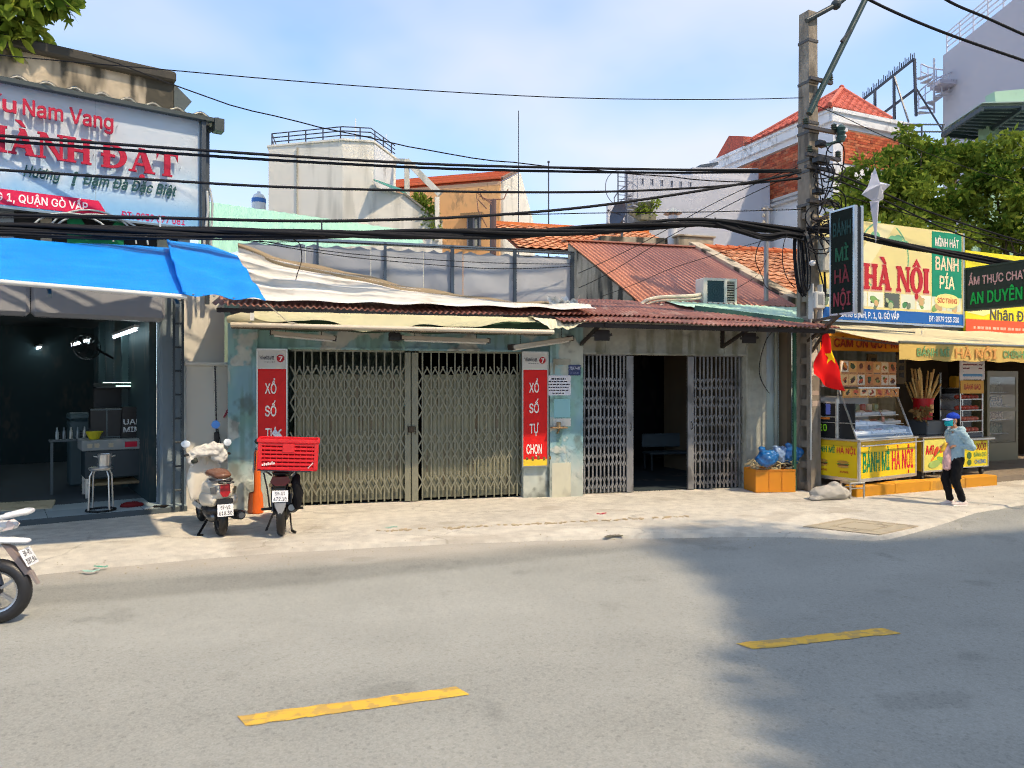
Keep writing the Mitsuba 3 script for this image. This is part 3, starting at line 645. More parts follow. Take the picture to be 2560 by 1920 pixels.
obj('purlin', join([beam((XA - .05, 11.05, 2.985), (xm + .2, 11.05, 2.985), .05, .06), beam((xm - .2, 10.86, 2.875), (XH - .1, 10.86, 2.855), .05, .07), beam((xm - .2, 11.6, 3.03), (XH - .1, 11.6, 3.03), .05, .06)]), 'satin', eave, col='#2a211d')
for px in (1285, 1605):
    x = 4.487 if px == 1285 else 7.23
    obj('bracket', join([beam((x, 11.98, 2.98), (x, 10.8, 2.88), .05, .06), beam((x, 11.98, 2.62), (x, 11.15, 2.88), .05), beam((x, 11.97, 2.6), (x, 11.97, 2.98), .05), beam((x - .05, 11.3, 2.74), (x + .3, 11.3, 2.76), .04), box(x, x + .26, 11.3, 11.33, 2.66, 2.84)]), 'satin', eave, col='#241d1a')
# roll-up awning over the olive gate
aw = thing('roll_up_awning', 'cream fabric awning rolled up on a pale tube over the olive gate', 'awning')
p, q = (-1.051, 10.75, 2.762), (3.594, 10.75, 2.747)
obj('front_bar', tube([p, q], .034, 10), 'satin', aw, col='#c9bda6', smooth=40)
obj('bar_shade_tube', tube([(p[0], p[1] + .09, p[2] - .03), (q[0], q[1] + .09, q[2] - .03)], .02, 6), 'satin', aw, col='#4d463d')  # dark tube whose colour stands in for the shade behind the bar
def cream(x0, x1, zt0, zt1, hang, seed, belly):
    def fn(u, v):
        x = x0 + (x1 - x0) * u; zt = zt0 + (zt1 - zt0) * u
        sagz = hang(u) * v * (1 + .12 * np.sin(u * 17 + seed) + .06 * np.sin(u * 41))
        y = 10.99 - .24 * v - belly * np.sin(v * math.pi) * (.6 + .4 * np.sin(u * 9 + seed)) + .012 * np.sin(u * 70 + 4 * v)
        return x, y, zt - sagz
    return thick(grid(fn, 90, 12), .004)
za, zb_ = 2.943, 2.966
obj('fabric', cream(-0.762, 3.299, za + .03, zb_ + .01, lambda u: (.10 + .17 * np.clip(u * 6, 0, 1) * np.clip((1 - u) * 2.2, 0, 1)) * (1 - .5 * np.exp(-((u - .20) / .11) ** 2) - .28 * np.exp(-((u - .58) / .16) ** 2) - .3 * np.exp(-((u - .88) / .1) ** 2)), 1.0, .05), 'cloth', aw, col='#bdb793', smooth=True)
obj('lining', thick(grid(lambda u, v: (-0.689 + 4.3 * u, 11.06 - .1 * v + .02 * np.sin(u * 25), za - .02 - .22 * v + .01 * np.sin(u * 31)), 50, 6), .003), 'cloth', aw, col='#3f5a48', smooth=True, label='dark green inner lining of the rolled awning')
obj('fabric', cream(3.254, 4.111, 2.985, 2.94, lambda u: .17 * np.sin(u * math.pi) ** .7, 2.0, .04), 'cloth', aw, col='#d3cdb0', smooth=True, label='loose sagging end of the awning fabric')
obj('fabric_roll', tube([(-1.101, 10.9, 2.843), (-0.928, 10.85, 2.856), (-0.655, 10.85, 2.836), (-0.379, 10.9, 2.834)], [.05, .085, .08, .03], 12), 'cloth', aw, col='#bdb798', smooth=True)
obj('arm', join([beam((-0.681, 10.78, 2.779), (-0.681, 11.98, 3.0), .03), beam((3.263, 10.78, 2.764), (3.263, 11.98, 3.0), .03)]), 'satin', aw, col='#3d3630')
obj('pull_tag', box(-0.796, -0.742, 10.7, 10.705, 2.821, 2.923), 'print', col='#dcdad3', label='little white tag dangling from the left end of the cream awning', cat='tag')
def batten(label, p, q, w=.07, h=.055):
    p, q = np.array(p, float), np.array(q, float); d = (q - p) / np.linalg.norm(q - p)
    k = thing('fluorescent_lamp', label, 'lamp')
    obj('housing', beam(p, q, w, h), 'satin', k, col='#b7ad99')
    obj('tube', tube([p + d * .04 - [0, .0, h * .5 + .016], q - d * .04 - [0, 0, h * .5 + .016]], .014, 8), 'gloss', k, col='#d8d6cf', smooth=40)
    obj('end_cap', join([beam(p - d * .02, p + d * .03, w * .9, h * 1.5), beam(q - d * .03, q + d * .02, w * .9, h * 1.5)]), 'satin', k, col='#302a26')
    obj('hanger', join([cyl(p + d * .2, p + d * .2 + [0, .02, .22], .006, 5), cyl(q - d * .2, q - d * .2 + [0, .02, .22], .006, 5)]), 'satin', k, col='#302a26')
batten('unlit fluorescent batten under the cream awning, above the left lottery board', (-0.558, 11.5, 2.714), (0.363, 11.5, 2.64))
batten('unlit fluorescent batten above the middle of the olive gate', (1.368, 11.5, 2.671), (2.754, 11.5, 2.642))
batten('wide unlit strip lamp hanging askew above the right lottery board', (3.041, 11.2, 2.528), (4.224, 11.75, 2.718), .14, .06)
obj('loudspeaker', join([bbox(1.171, 1.341, 11.45, 11.62, 2.616, 2.744, .01), cyl((1.256, 11.445, 2.68), (1.256, 11.452, 2.68), .045, 14), cyl((1.256, 11.55, 2.744), (1.256, 11.55, 3.05), .01, 6)]), 'satin', col='#1d1c1c', label='small black loudspeaker box under the eave at the middle of the olive gate', cat='loudspeaker')

# blank rooftop billboard with its skin slid off
bb = thing('billboard', 'long blank grey billboard of sheet panels standing on the eave roof', 'billboard')
bx0, bx1, bz0, bz1, by = -1.078, 4.437, 3.1, 4.233, 12.2
seams = [bx0] + [-0.073, 0.949, 1.81, 2.474, 3.378] + [bx1]
def sheet_panel(a, b, seed):
    def fn(u, v):
        w = .035 * (meshkit.fbm(np.stack([u * 3 + seed * 7, v * 2.5, u * 0], -1), 3, seed) - .5) + .012 * np.sin(v * 9 + u * 5 + seed)
        edge = np.minimum(1, 6 * np.minimum(np.minimum(u, 1 - u), np.minimum(v, 1 - v)))
        return a + (b - a) * u, by + w * edge, bz0 + (bz1 - .05 - bz0) * v - .05 * (v > .99) * np.abs(np.sin(u * 9 + seed))
    return thick(grid(fn, 24, 18), .002)
for i in range(len(seams) - 1):
    obj('panel', sheet_panel(seams[i] + .006, seams[i + 1] - .006, i + 1), 'satin', bb, col=rgb(['#959aa1', '#8f949c', '#999ea4', '#8b919b', '#9a9fa6', '#a0a4aa'][i]), smooth=True)
for px, w in ((0.111, .035), (1.175, .045), (2.283, .055), (3.364, .055), (4.402, .06)):
    obj('post', box(px - w / 2, px + w / 2, by - .075, by - .03, bz0, bz1 + .02), 'metal', bb, col='#565e66')
obj('top_rail', box(bx0, bx1 + .03, by - .06, by + .03, bz1 - .02, bz1 + .03), 'metal', bb, col='#7d868d')
for i in range(4):
    x = bx0 + (bx1 - bx0) * (i + .3) / 4
    obj('stay', beam((x, by + .05, bz1 - .2), (x, by + .9, 3.4), .03), 'metal', bb, col='#5d646b')
# the slid-down skin: long folds gathered towards the right
TX = [-1.06, -0.561, -0.03, 0.716, 1.398, 2.433, 3.298, 3.879, 4.381]
TZ = [4.084, 3.907, 3.808, 3.692, 3.532, 3.407, 3.318, 3.327, 3.365]
def skin(u, v):
    x = TX[0] + (TX[-1] - TX[0]) * u; zt = np.interp(x, TX, TZ); zb = 3.10 + .012 * np.sin(u * 40)
    z = zb + (zt - zb) * v
    f = np.abs(((v * 4.2 + .15 * np.sin(u * 6)) % 1.0) - .5) * 2
    y = 12.02 - (1.03 + .02 * np.sin(u * 55)) * (1 - v) ** 1.15 + (.05 - .12 * f ** 1.6) * (1 - .35 * u) * np.minimum(1, 5 * v) + .03 * np.sin(u * 23 + v * 3) * (1 - v) + .05 * (meshkit.fbm(np.stack([u * 14, v * 6, u * 0], -1), 3, 4) - .5)
    return x, y, z + (.04 + .05 * f * np.minimum(1, 4 * v)) * (1 - v) + .02 * np.sin(u * 31 + v * 4) * (1 - v) * v
k = thing('loose_tarp', 'long off-white tarp slid down from the billboard in sagging folds', 'tarp')
obj('sheet', thick(grid(skin, 140, 60), .003), 'grubby_tarp', k, smooth=True)
def hem(u, v):
    x = TX[0] + (TX[-1] - TX[0]) * u; zt = np.interp(x, TX, TZ); w = np.interp(u, [0, .15, .5, .8, 1], [.10, .20, .20, .12, .05])
    return x, 12.0 - .07 * np.sin(v * math.pi) - .05 * v, zt + .015 - w * (1 - v) + .012 * np.sin(u * 37)
obj('hem', thick(grid(hem, 90, 6), .003), 'cloth', k, col='#94846c', smooth=True, label='soiled brown turned-over upper edge')
obj('ragged_end', thick(grid(lambda u, v: (3.847 + .55 * u, 11.80 - .06 * np.sin(u * 9 + v * 5), 3.26 + .14 * v * (1 + .2 * np.sin(u * 14)) + .03 * np.sin(u * 33)), 24, 10), .003), 'cloth', k, col='#c8c9c6', smooth=True)

# sloping red sheet roof with its raw gable wall
RX0, RX1 = 6.03, 9.42
k = thing('sheet_roof_house', 'raw concrete house with a sloping red corrugated sheet roof behind the eave', 'house')
obj('gable_wall', prism([(13.0, 2.6), (17.0, 2.6), (17.0, 5.36), (13.0, 3.50)], RX0 + .02, RX0 + .2, 'yz'), 'old_concrete', k)
obj('gable_wall', prism([(13.0, 2.6), (17.0, 2.6), (17.0, 5.36), (13.0, 3.50)], RX1 - .2, RX1 - .02, 'yz'), 'grey_plaster', k)
obj('front_wall', box(RX0 + .2, RX1 - .2, 13.0, 13.2, 2.6, 3.47), 'old_concrete', k)
obj('roof', corrugated((RX0 - .06, 12.86, 3.50), (RX1, 12.86, 3.50), (RX0 - .06, 17.0, 5.42), (RX1, 17.0, 5.42), .115, .018, 8, .02, 3, per=12, rib=True), 'salmon_sheet', k, smooth=True)
obj('ridge_cap', beam((RX0 - .1, 17.0, 5.44), (RX1, 17.0, 5.44), .3, .03), 'salmon_sheet', k)
obj('parapet', prism([(13.0, 3.1), (17.2, 3.1), (17.2, 5.62), (13.0, 3.70)], RX1 + .01, RX1 + .33, 'yz'), 'old_concrete', k)
# orange tile roof beside it
def tile_mesh(w, l):
    g = grid(lambda u, v: ((u - .5) * w, v * l, .030 * np.sin(u * math.pi * 2) * .6 + .040 * (1 - v)), 6, 1)
    return thick(g, .014)
def tile_roof(parent, x0, x1, y0, y1, za, zb, w, l, one_by_one=True, cols=('#c48a66', '#cf9a76', '#b87c58', '#c8906c', '#a96f50')):
    sl = math.atan2(zb - za, y1 - y0); LL = math.hypot(zb - za, y1 - y0); nr = int(LL / l) + 1; nc = int((x1 - x0) / w)
    w = (x1 - x0) / nc; base = tile_mesh(w * 1.02, l * 1.22); ms = []; keep = {}
    for r in range(nr):
        for c in range(nc):
            s = r * l; p = (x0 + (c + .5) * w, y0 + s * math.cos(sl), za + s * math.sin(sl) + .02 + rng.uniform(-.004, .006)); R = rx(sl + rng.uniform(-.015, .015)) @ rz(rng.uniform(-.02, .02))
            ci = rng.randrange(len(cols))
            if one_by_one:
                if ci not in keep: keep[ci] = mikit.ply(base, 'matte', smooth=False, uv=pack(np.broadcast_to(rgb(cols[ci]), base[0].shape)))
                Mt = np.eye(4); Mt[:3, :3] = R; Mt[:3, 3] = p
                scene[numbered(parent + '__tile')] = {**keep[ci], 'to_world': T(Mt.tolist())}
            else: ms.append((xf(base, R, p), rgb(cols[ci])))
    if not one_by_one:
        obj('tiles', join([m for m, _ in ms]), 'matte', parent, col=np.vstack([np.broadcast_to(c, m[0].shape) for m, c in ms]), kind='stuff')
k = thing('tile_roof_house', 'low house with a weathered orange clay tile roof right of the red sheet roof', 'house')
obj('wall', join([box(RX1 + .4, 12.4, 13.5, 13.7, 0, 3.6), prism([(13.5, 0), (17.2, 0), (17.2, 5.38), (13.5, 3.60)], 12.3, 12.45, 'yz'), box(RX1 + .4, 12.4, 17.1, 17.25, 0, 5.38)]), 'grey_plaster', k)
obj('roof_deck', prism([(13.3, 3.46), (17.2, 5.33), (17.2, 5.40), (13.3, 3.54)], RX1 + .34, 12.5, 'yz'), 'matte', k, col='#5a3324')
tile_roof(k, RX1 + .36, 12.5, 13.3, 17.1, 3.56, 5.40, .245, .30)
for i in range(9): obj('ridge_tile', cyl((RX1 + .4 + i * .34, 17.15, 5.50), (RX1 + .78 + i * .34, 17.15, 5.48), .09, 8, .075), 'matte', k, col='#b9623a')
# mint green sheet canopy and the air conditioner
k = thing('sheet_canopy', 'mint green sheet canopy sloping towards the utility pole below the air conditioner', 'canopy')
obj('sheet', corrugated((6.566, 13, 3.554), (9.71, 13, 3.533), (6.514, 12.2, 3.39), (8.403, 11.25, 3.059), .2, .005, 6, .02, 4, per=8), 'satin', k, col='#a3c9b2', smooth=True)
obj('fascia', beam((6.74, 12.1, 3.31), (8.403, 11.25, 3.026), .03, .14), 'satin', k, col='#2f5a48')
obj('post', beam((8.333, 11.4, 3.102), (8.333, 11.4, .05), .05), 'satin', k, col='#2f5a48')
def aircon():
    k = thing('air_conditioner', 'white outdoor air conditioner unit standing at the foot of the red sheet roof', 'air conditioner')
    x0, x1, z0, z1, y = 7.386, 8.119, 3.514, 4.022, 12.9
    w = x1 - x0
    obj('casing', join([bbox(x0, x1, y + .03, y + .33, z0, z1, .015), box(x0, x0 + .11 * w, y, y + .03, z0, z1), box(x0 + .11 * w, x1, y, y + .03, z1 - .05, z1), box(x0 + .11 * w, x1, y, y + .03, z0, z0 + .04), box(x0 + .62 * w, x0 + .7 * w, y, y + .03, z0, z1), box(x1 - .06 * w, x1, y, y + .03, z0, z1)]), 'satin', k, col='#d4d3c6')
    obj('recess', box(x0 + .12 * w, x0 + .62 * w, y + .02, y + .028, z0 + .04, z1 - .05), 'satin', k, col='#2e4a50')
    obj('fan_guard', join([tube([(x0 + .37 * w + r * math.cos(t), y + .008, (z0 + z1) / 2 + r * math.sin(t)) for t in np.linspace(0, 2 * math.pi, 25)], .004, 4) for r in (.06, .11, .16)] + [beam((x0 + .37 * w - .16 * math.cos(t), y + .008, (z0 + z1) / 2 - .16 * math.sin(t)), (x0 + .37 * w + .16 * math.cos(t), y + .008, (z0 + z1) / 2 + .16 * math.sin(t)), .005) for t in np.linspace(0, math.pi, 7)[:-1]]), 'satin', k, col='#3f5c60')
    for i in range(9):
        z = z0 + .06 + i * (z1 - z0 - .12) / 8
        obj('louvre', box(x0 + .71 * w, x1 - .07 * w, y + .005, y + .022, z - .011, z + .011), 'satin', k, col='#a9a898')
    obj('louvre_back', box(x0 + .7 * w, x1 - .06 * w, y + .024, y + .029, z0 + .04, z1 - .05), 'satin', k, col='#35342c')
    obj('stand', join([box(x0 + .05, x0 + .1, y + .02, y + .32, z0 - .12, z0), box(x1 - .1, x1 - .05, y + .02, y + .32, z0 - .12, z0)]), 'metal', k, col='#6a6a60')
    pts = [(x0 - .02, y + .1, z0 + .2)] + [(6.933, 12.8, 3.632), (6.421, 12.75, 3.593), (6.129, 12.7, 3.534), (5.963, 12.65, 3.446), (6.005, 12.6, 3.348), (6.212, 12.6, 3.362), (6.364, 12.6, 3.435)]
    P = np.array(pts); t = np.linspace(0, 1, 50)
    from scipy.interpolate import make_interp_spline
    s = make_interp_spline(np.linspace(0, 1, len(P)), P, 3)(t)
    obj('insulated_pipe', tube(s, .035, 8), 'cloth', k, col='#cfc8b4', smooth=True)
    s2 = s[:38] + [0, -.05, -.07]
    obj('insulated_pipe', tube(s2, .02, 8), 'cloth', k, col='#bdb7a2', smooth=True)
aircon()
k = thing('pipe_mast', 'thin grey steel mast with wire insulators standing on the roofs before the utility pole', 'mast')
b = (8.777, 12.9, 3.608); t_ = (8.777, 12.9, 5.493)
obj('pole', cyl(b, t_, .045, 10), 'satin', k, col='#83858c', smooth=40)
for i in range(4):
    z = t_[2] - .08 - i * .13
    obj('insulator', xf(lathe([(0, 0), (.03, 0), (.035, .02), (.02, .035), (.03, .05), (0, .06)], 10), t=(b[0] - .07, 12.88, z)), 'gloss', k, col='#b9b2a4', smooth=40)
obj('cross_arm', join([beam((b[0] - .12, 12.88, t_[2] - .05), (b[0] + .12, 12.88, t_[2] - .05), .03), beam((b[0] - .1, 12.88, t_[2] - .5), (b[0] + .02, 12.88, t_[2] - .5), .03)]), 'satin', k, col='#6b6b6e')

# ---------------------------------------------------------------- the noodle shop at left (local frame: u along its front, v into the depth)
FRAME[0] = 'L'
NS = thing('noodle_shop', 'noodle shop at left with a dark open front, blue awning and big lettered sign', 'shop')
U0 = -7.5
# shell
zo = 2.889
obj('shutter_housing', join([bbox(U0, -2.0, -.30, .0, zo, zo + .5, .05), bbox(-1.99, -.30, -.30, .0, zo, zo + .5, .05)]), 'satin', NS, col='#8d9096', label='grey roller shutter housing')
obj('front_wall', join([box(U0, .5, .0, .2, zo + .5, 3.75), box(-.02, .62, .0, .2, 0, 3.6)]), 'white_wall', NS)
obj('door_jamb', bbox(-.33, -.02, -.06, .3, .08, zo + .5, .03), 'matte', NS, col='#76848c')
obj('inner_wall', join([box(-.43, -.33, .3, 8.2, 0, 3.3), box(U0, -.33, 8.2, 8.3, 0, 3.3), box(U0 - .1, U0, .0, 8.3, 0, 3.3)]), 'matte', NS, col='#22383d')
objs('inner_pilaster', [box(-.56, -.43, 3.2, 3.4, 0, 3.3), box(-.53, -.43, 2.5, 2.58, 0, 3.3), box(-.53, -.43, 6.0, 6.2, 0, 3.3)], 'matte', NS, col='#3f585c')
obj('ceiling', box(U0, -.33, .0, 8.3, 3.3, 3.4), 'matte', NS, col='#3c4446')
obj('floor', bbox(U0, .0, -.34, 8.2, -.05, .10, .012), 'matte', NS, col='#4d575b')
for i in range(10):
    for j in range(2): obj('floor_tile', bbox(-6.0 + i * .6 + .004, -5.4 + i * .6 - .004, -.33 + j * .6 + .004, .27 + j * .6 - .004, .10, .106, .003), 'satin', NS, col=rgb(['#94a3a6', '#8b9a9f', '#9aa8aa'][(i + j) % 3]))
# upper storey behind the sign
obj('upper_wall', box(U0, .02, .6, 3.2, 3.7, 6.2), 'white_wall', NS)
obj('upper_recess', box(U0, .1, .1, .58, 3.75, 4.45), 'matte', NS, col='#23272b')
for i, (a, b, c) in enumerate(((0, 30, '#8e98a0'), (88, 112, '#b3aa97'), (340, 368, '#a6a795'), (385, 410, '#9aa3a0'))):
    obj('louvre_panel', box(-2.339 if i == 0 else [0, -1.865, -0.354, -0.057][i], [-2.18, -1.731, -0.17, 0.111][i], .04, .09, 3.8, 4.42), 'matte', NS, col=c)
obj('old_parapet', bumpy((lambda m: (m[0], m[1]))(prism(sg.box(U0, 6.0, .05, 7.0), 1.0, 1.4, 'xz')), .0, 1), 'old_concrete', NS)
obj('parapet_cap', bumpy(bbox(U0, .07, .86, 1.5, 6.96, 7.13, .03), .0, 1), 'matte', NS, col='#3a3935')
obj('flashing', prism([(.06, 6.98), (.34, 6.74), (.06, 6.34)], 1.02, 1.06, 'xz'), 'matte', NS, col='#4c5658')
obj('roof_sheet', corrugated((U0, -.45, 6.06), (.42, -.45, 6.06), (U0, 1.0, 6.10), (.42, 1.0, 6.10), .33, .035, 4, .0, 1, per=10, t=.04), 'matte', NS, col='#c9c4b4', smooth=True)
obj('gutter', join([beam((U0, -.42, 6.00), (.47, -.42, 6.00), .10, .06), box(.36, .50, -.5, -.3, 5.84, 6.03)]), 'satin', NS, col='#333c3b')
obj('frame_post', join([box(.19, .25, -.42, -.36, 3.4, 6.03), box(.30, .36, -.16, -.10, 3.2, 6.03), beam((.33, -.13, 5.9), (.46, -.40, 5.98), .05)]), 'satin', NS, col='#39424a')
obj('drooping_cable', join([tube([(.26, -.43, 4.9), (.27, -.46, 4.6), (.22, -.45, 4.2), (.20, -.44, 3.8), (.24, -.44, 3.4)], .022, 6), tube([(.30, -.43, 4.95), (.33, -.48, 4.7), (.31, -.46, 4.2), (.33, -.45, 3.6)], .018, 6)]), 'satin', NS, col='#a8aaa6', smooth=True)
# sign
def skyprint_c(p, n, uv):
    z = uv.y; x = uv.x
    edge = .40 + .16 * (fbm(x * 1.5, 2, 0, 4) - .5) + .12 * (fbm(x * 5, z * 2, 3, 4) - .5) - .07 * smoothstep(-1.6, .2, x)
    cl = smoothstep(edge + .03, edge - .02, z) * smoothstep(.1, .42, z)
    col = mix((.20, .42, .66), (.40, .53, .64), smoothstep(.05, .45, z))
    col = mix(col, (.46, .52, .57), smoothstep(.42, .62, z))
    return mix(col, (.68, .71, .72), .65 * cl * smoothstep(.3, .6, fbm(x * 3, z * 3, 7, 3) + .15))
scene['sky_print'] = prin(proc(skyprint_c), .38, specular=.4)
su, sz0, sz1, sv = .17, 4.34, 5.985, -.30
SGN = thing('shop_sign', 'big white and sky blue sign board with raised red lettering above the blue awning', 'sign board')
pm = box(U0, su, sv, sv + .1, sz0, sz1)
ppm = trimesh.Trimesh(*pm, process=False).subdivide(); pv, pf = np.array(ppm.vertices), np.array(ppm.faces)
obj('panel', (pv, pf), 'sky_print', SGN, uv=np.stack([pv[:, 0], (pv[:, 2] - sz0) / (sz1 - sz0)], 1))
for x in (-4.9, -2.45, -1.22): obj('panel_joint', box(x, x + .006, sv - .002, sv, sz0, sz1), 'print', SGN, col='#8fa4b2')
obj('frame', join([box(U0, su + .02, sv - .02, sv + .1, sz1, sz1 + .03), box(su, su + .03, sv - .02, sv + .1, sz0, sz1), box(U0, su + .02, sv - .02, sv + .1, sz0 - .03, sz0)]), 'metal', SGN, col='#8d979c')
RED = (.40, .006, .035)
lv = sv - .085
zb1 = 5.591; h1 = 0.206
obj('lettering', text('Nam Vang', h1, .035, True, 1.084, (-2.09, lv, zb1)), 'print', SGN, col=RED)
obj('lettering', text('Hủ Tíu', h1, .035, True, .98, (-2.158 - .98, lv, zb1)), 'print', SGN, col=RED)
zb2 = 5.043; h2 = 0.342
xa, xh = -2.25, -1.267
obj('lettering', serif_word('THÀNH', h2, .045, (xh - (xh - xa) * 5.29 / 3.25, lv, zb2), (xh - xa) * 5.29 / 3.25, .012), 'print', SGN, col=RED)
xd, xt = -1.152, -0.126
obj('lettering', serif_word('ĐẠT', h2, .045, (xd, lv, zb2), xt - xd, .012), 'print', SGN, col=RED)
obj('stand_off', join([cyl((x, sv, zb2 + h2 * .5), (x, lv + .02, zb2 + h2 * .5), .005, 5) for x in np.linspace(-2.2, -.1, 12)] + [cyl((x, sv, zb1 + h1 * .4), (x, lv, zb1 + h1 * .4), .005, 5) for x in np.linspace(-2.3, -.95, 9)]), 'metal', SGN, col='#9aa0a4')
GRN = '#17474a'
zb3 = 4.777; h3 = .15
for s, a, b in (('Hương', -2.083, -1.669), ('ị', -1.514, -1.469), ('Đậm Đà Đặc Biệt', -1.39, -0.174)):
    obj('lettering', text(s, h3, .012, True, b - a, (a, sv - .03, zb3), lean=.22), 'print', SGN, col=GRN)
za, zb = 4.571, 4.362
obj('ribbon', prism([(U0 + .1, za), (-1.183, za), (-1.055, zb), (U0 + .1, zb)], sv - .012, sv, 'xz'), 'print', SGN, col=(.60, .01, .07), label='red address ribbon')
e = -1.316
obj('lettering', text('PHƯỜNG 1, QUẬN GÒ VẤP', .105, .004, True, 1.50, (e - 1.50, sv - .012, zb + (za - zb) * .25)), 'print', SGN, col='#efdfe2')
a, b = -0.889, -0.031
obj('lettering', text('ĐT: 0939 677 081', .10, .005, True, b - a, (a, sv, 4.365)), 'print', SGN, col='#c2255c')
# things hanging in the gap under the sign
obj('green_net', thick(grid(lambda u, v: (-1.554 + .72 * u, -.1 - .08 * np.sin(u * 9) * v, 3.85 + .55 * v * (.7 + .3 * np.sin(u * 7 + 1))), 24, 6), .003), 'cloth', col='#1f7a50', smooth=True, label='crumpled dark green net stuffed in the gap below the big sign', cat='net')
arc = [tube([(c - w * math.cos(t), -.34 - .02 * i, 4.0 + hgt * math.sin(t)) for t in np.linspace(0, math.pi, 16)], .014, 5) for i, (c, w, hgt) in enumerate(((-1.25, .55, .42), (-1.5, .5, .34), (-1.15, .6, .36)))]
obj('hose_loops', join(arc), 'satin', col='#a9b0b0', smooth=True, label='pale hoses looping below the red address ribbon', cat='hose')
# white gate post, ladder, wall bits
PW0, PW1 = 0.003, 0.539
k = thing('gate_post', 'white painted masonry post between the noodle shop and the teal shophouse', 'post')
pz = 2.233
obj('shaft', bbox(PW0, PW1 + .12, -.22, .0, 0, pz, .01), 'white_wall', k)
obj('cap', bbox(PW0 - .04, PW1 + .16, -.27, .0, pz, pz + .06, .015), 'white_wall', k)
obj('cable', join([tube([(PW0 + .42, -.23, pz + .02), (PW0 + .43, -.25, 1.6), (PW0 + .44, -.24, 1.1), (PW0 + .42, -.24, .7)], .012, 5), tube([(PW0 + .46, -.24, 1.25), (PW0 + .5, -.26, 1.0), (PW0 + .46, -.25, .6)], .008, 5), bbox(PW0 + .40, PW0 + .47, -.29, -.235, 1.02, 1.2, .01)]), 'satin', k, col='#2b2a2a', smooth=30)
obj('hook', beam((PW0 + .55, -.24, 1.42), (PW0 + .63, -.26, 1.58), .03), 'satin', k, col='#8c1f33')
def ladder():
    k = thing('ladder', 'dark steel ladder leaning upright beside the noodle shop doorway', 'ladder')
    a, b = -0.194, -0.071
    for x in (a, b): obj('rail', beam((x, -.36, .06), (x + .03, -.2, 3.5), .035, .06), 'satin', k, col='#1e2a31')
    for i in range(9):
        z = .35 + i * .36; obj('rung', cyl((a + .03 * z / 3.5, -.36 + .16 * z / 3.5, z), (b + .03 * z / 3.5, -.36 + .16 * z / 3.5, z), .014, 8), 'satin', k, col='#27343b')
ladder()
# lamps that are on inside
def glow(col): return {'type': 'area', 'radiance': {'type': 'rgb', 'value': col}}
scene['lamp_skin'] = prin((.8, .8, .8), .5)
def tube_light(label, p, q, r=.02):
    k = thing('fluorescent_lamp', label, 'lamp', None); p, q = np.array(p), np.array(q)
    obj('housing', beam(p + [0, 0, r + .03], q + [0, 0, r + .03], .07, .045), 'satin', k, col='#b9bdbd')
    key = obj('tube', tube([p, q], r, 8), 'lamp_skin', k, smooth=True)
    scene[key]['emitter'] = glow([3.0, 3.6, 3.8])
for lab, p, q in (('lit fluorescent tube nearest the street inside the noodle shop', (-0.62, 2.84, 2.798), (-0.62, 0.203, 2.783)),
                  ('lit fluorescent tube behind the wall fan', (-1.038, 6.054, 2.78), (-0.937, 3.729, 2.78)),
                  ('lit fluorescent tube deep in the noodle shop, left of the fan', (-1.714, 11.118, 2.78), (-1.551, 7.388, 2.78)),
                  ('lit fluorescent tube at the very left edge of the picture', (-2.211, 15.633, 2.78), (-2.113, 11.757, 2.78))):
    tube_light(lab, p, q)
def fan():
    k = thing('wall_fan', 'black wall fan mounted high inside the noodle shop', 'fan')
    c = np.array((-0.95, 3.751, 2.666)); R = rz(rad(-35)) @ rx(rad(12))
    ring = [tube([(r * math.cos(t), y, r * math.sin(t)) for t in np.linspace(0, 2 * math.pi, 25)], .007, 5) for r, y in ((.24, -.1), (.20, -.16), (.12, -.18), (.24, 0))]
    sp = [tube([(.03 * math.cos(t), -.19, .03 * math.sin(t)), (.2 * math.cos(t), -.16, .2 * math.sin(t)), (.24 * math.cos(t), -.1, .24 * math.sin(t)), (.24 * math.cos(t), 0, .24 * math.sin(t)), (.05 * math.cos(t), .03, .05 * math.sin(t))], .003, 4) for t in np.linspace(0, 2 * math.pi, 19)[:-1]]
    obj('guard', xf(join(ring + sp), R, c), 'satin', k, col='#15181a')
    for i in range(3):
        t = i * 2.094
        obj('blade', xf(thick(grid(lambda u, v: ((.03 + .18 * u) * np.cos(t + .9 * (v - .5) * (1 - .3 * u)), -.08 + .05 * (v - .5), (.03 + .18 * u) * np.sin(t + .9 * (v - .5) * (1 - .3 * u))), 6, 4), .003), R, c), 'satin', k, col='#2b3236', smooth=True)
    obj('motor', xf(tube([(0, -.05, 0), (0, .05, 0), (0, .14, 0)], [.05, .075, .05], 14), R, c), 'satin', k, col='#121416', smooth=40)
    obj('bracket', join([tube([xf(([[0, .1, 0]], np.zeros((0, 3), int)), R, c)[0][0], c + [.28, .15, -.12], (-.44, c[1] + .2, c[2] - .25)], .022, 8), bbox(-.47, -.43, c[1] + .1, c[1] + .3, c[2] - .4, c[2] - .1, .01)]), 'satin', k, col='#121416')
fan()
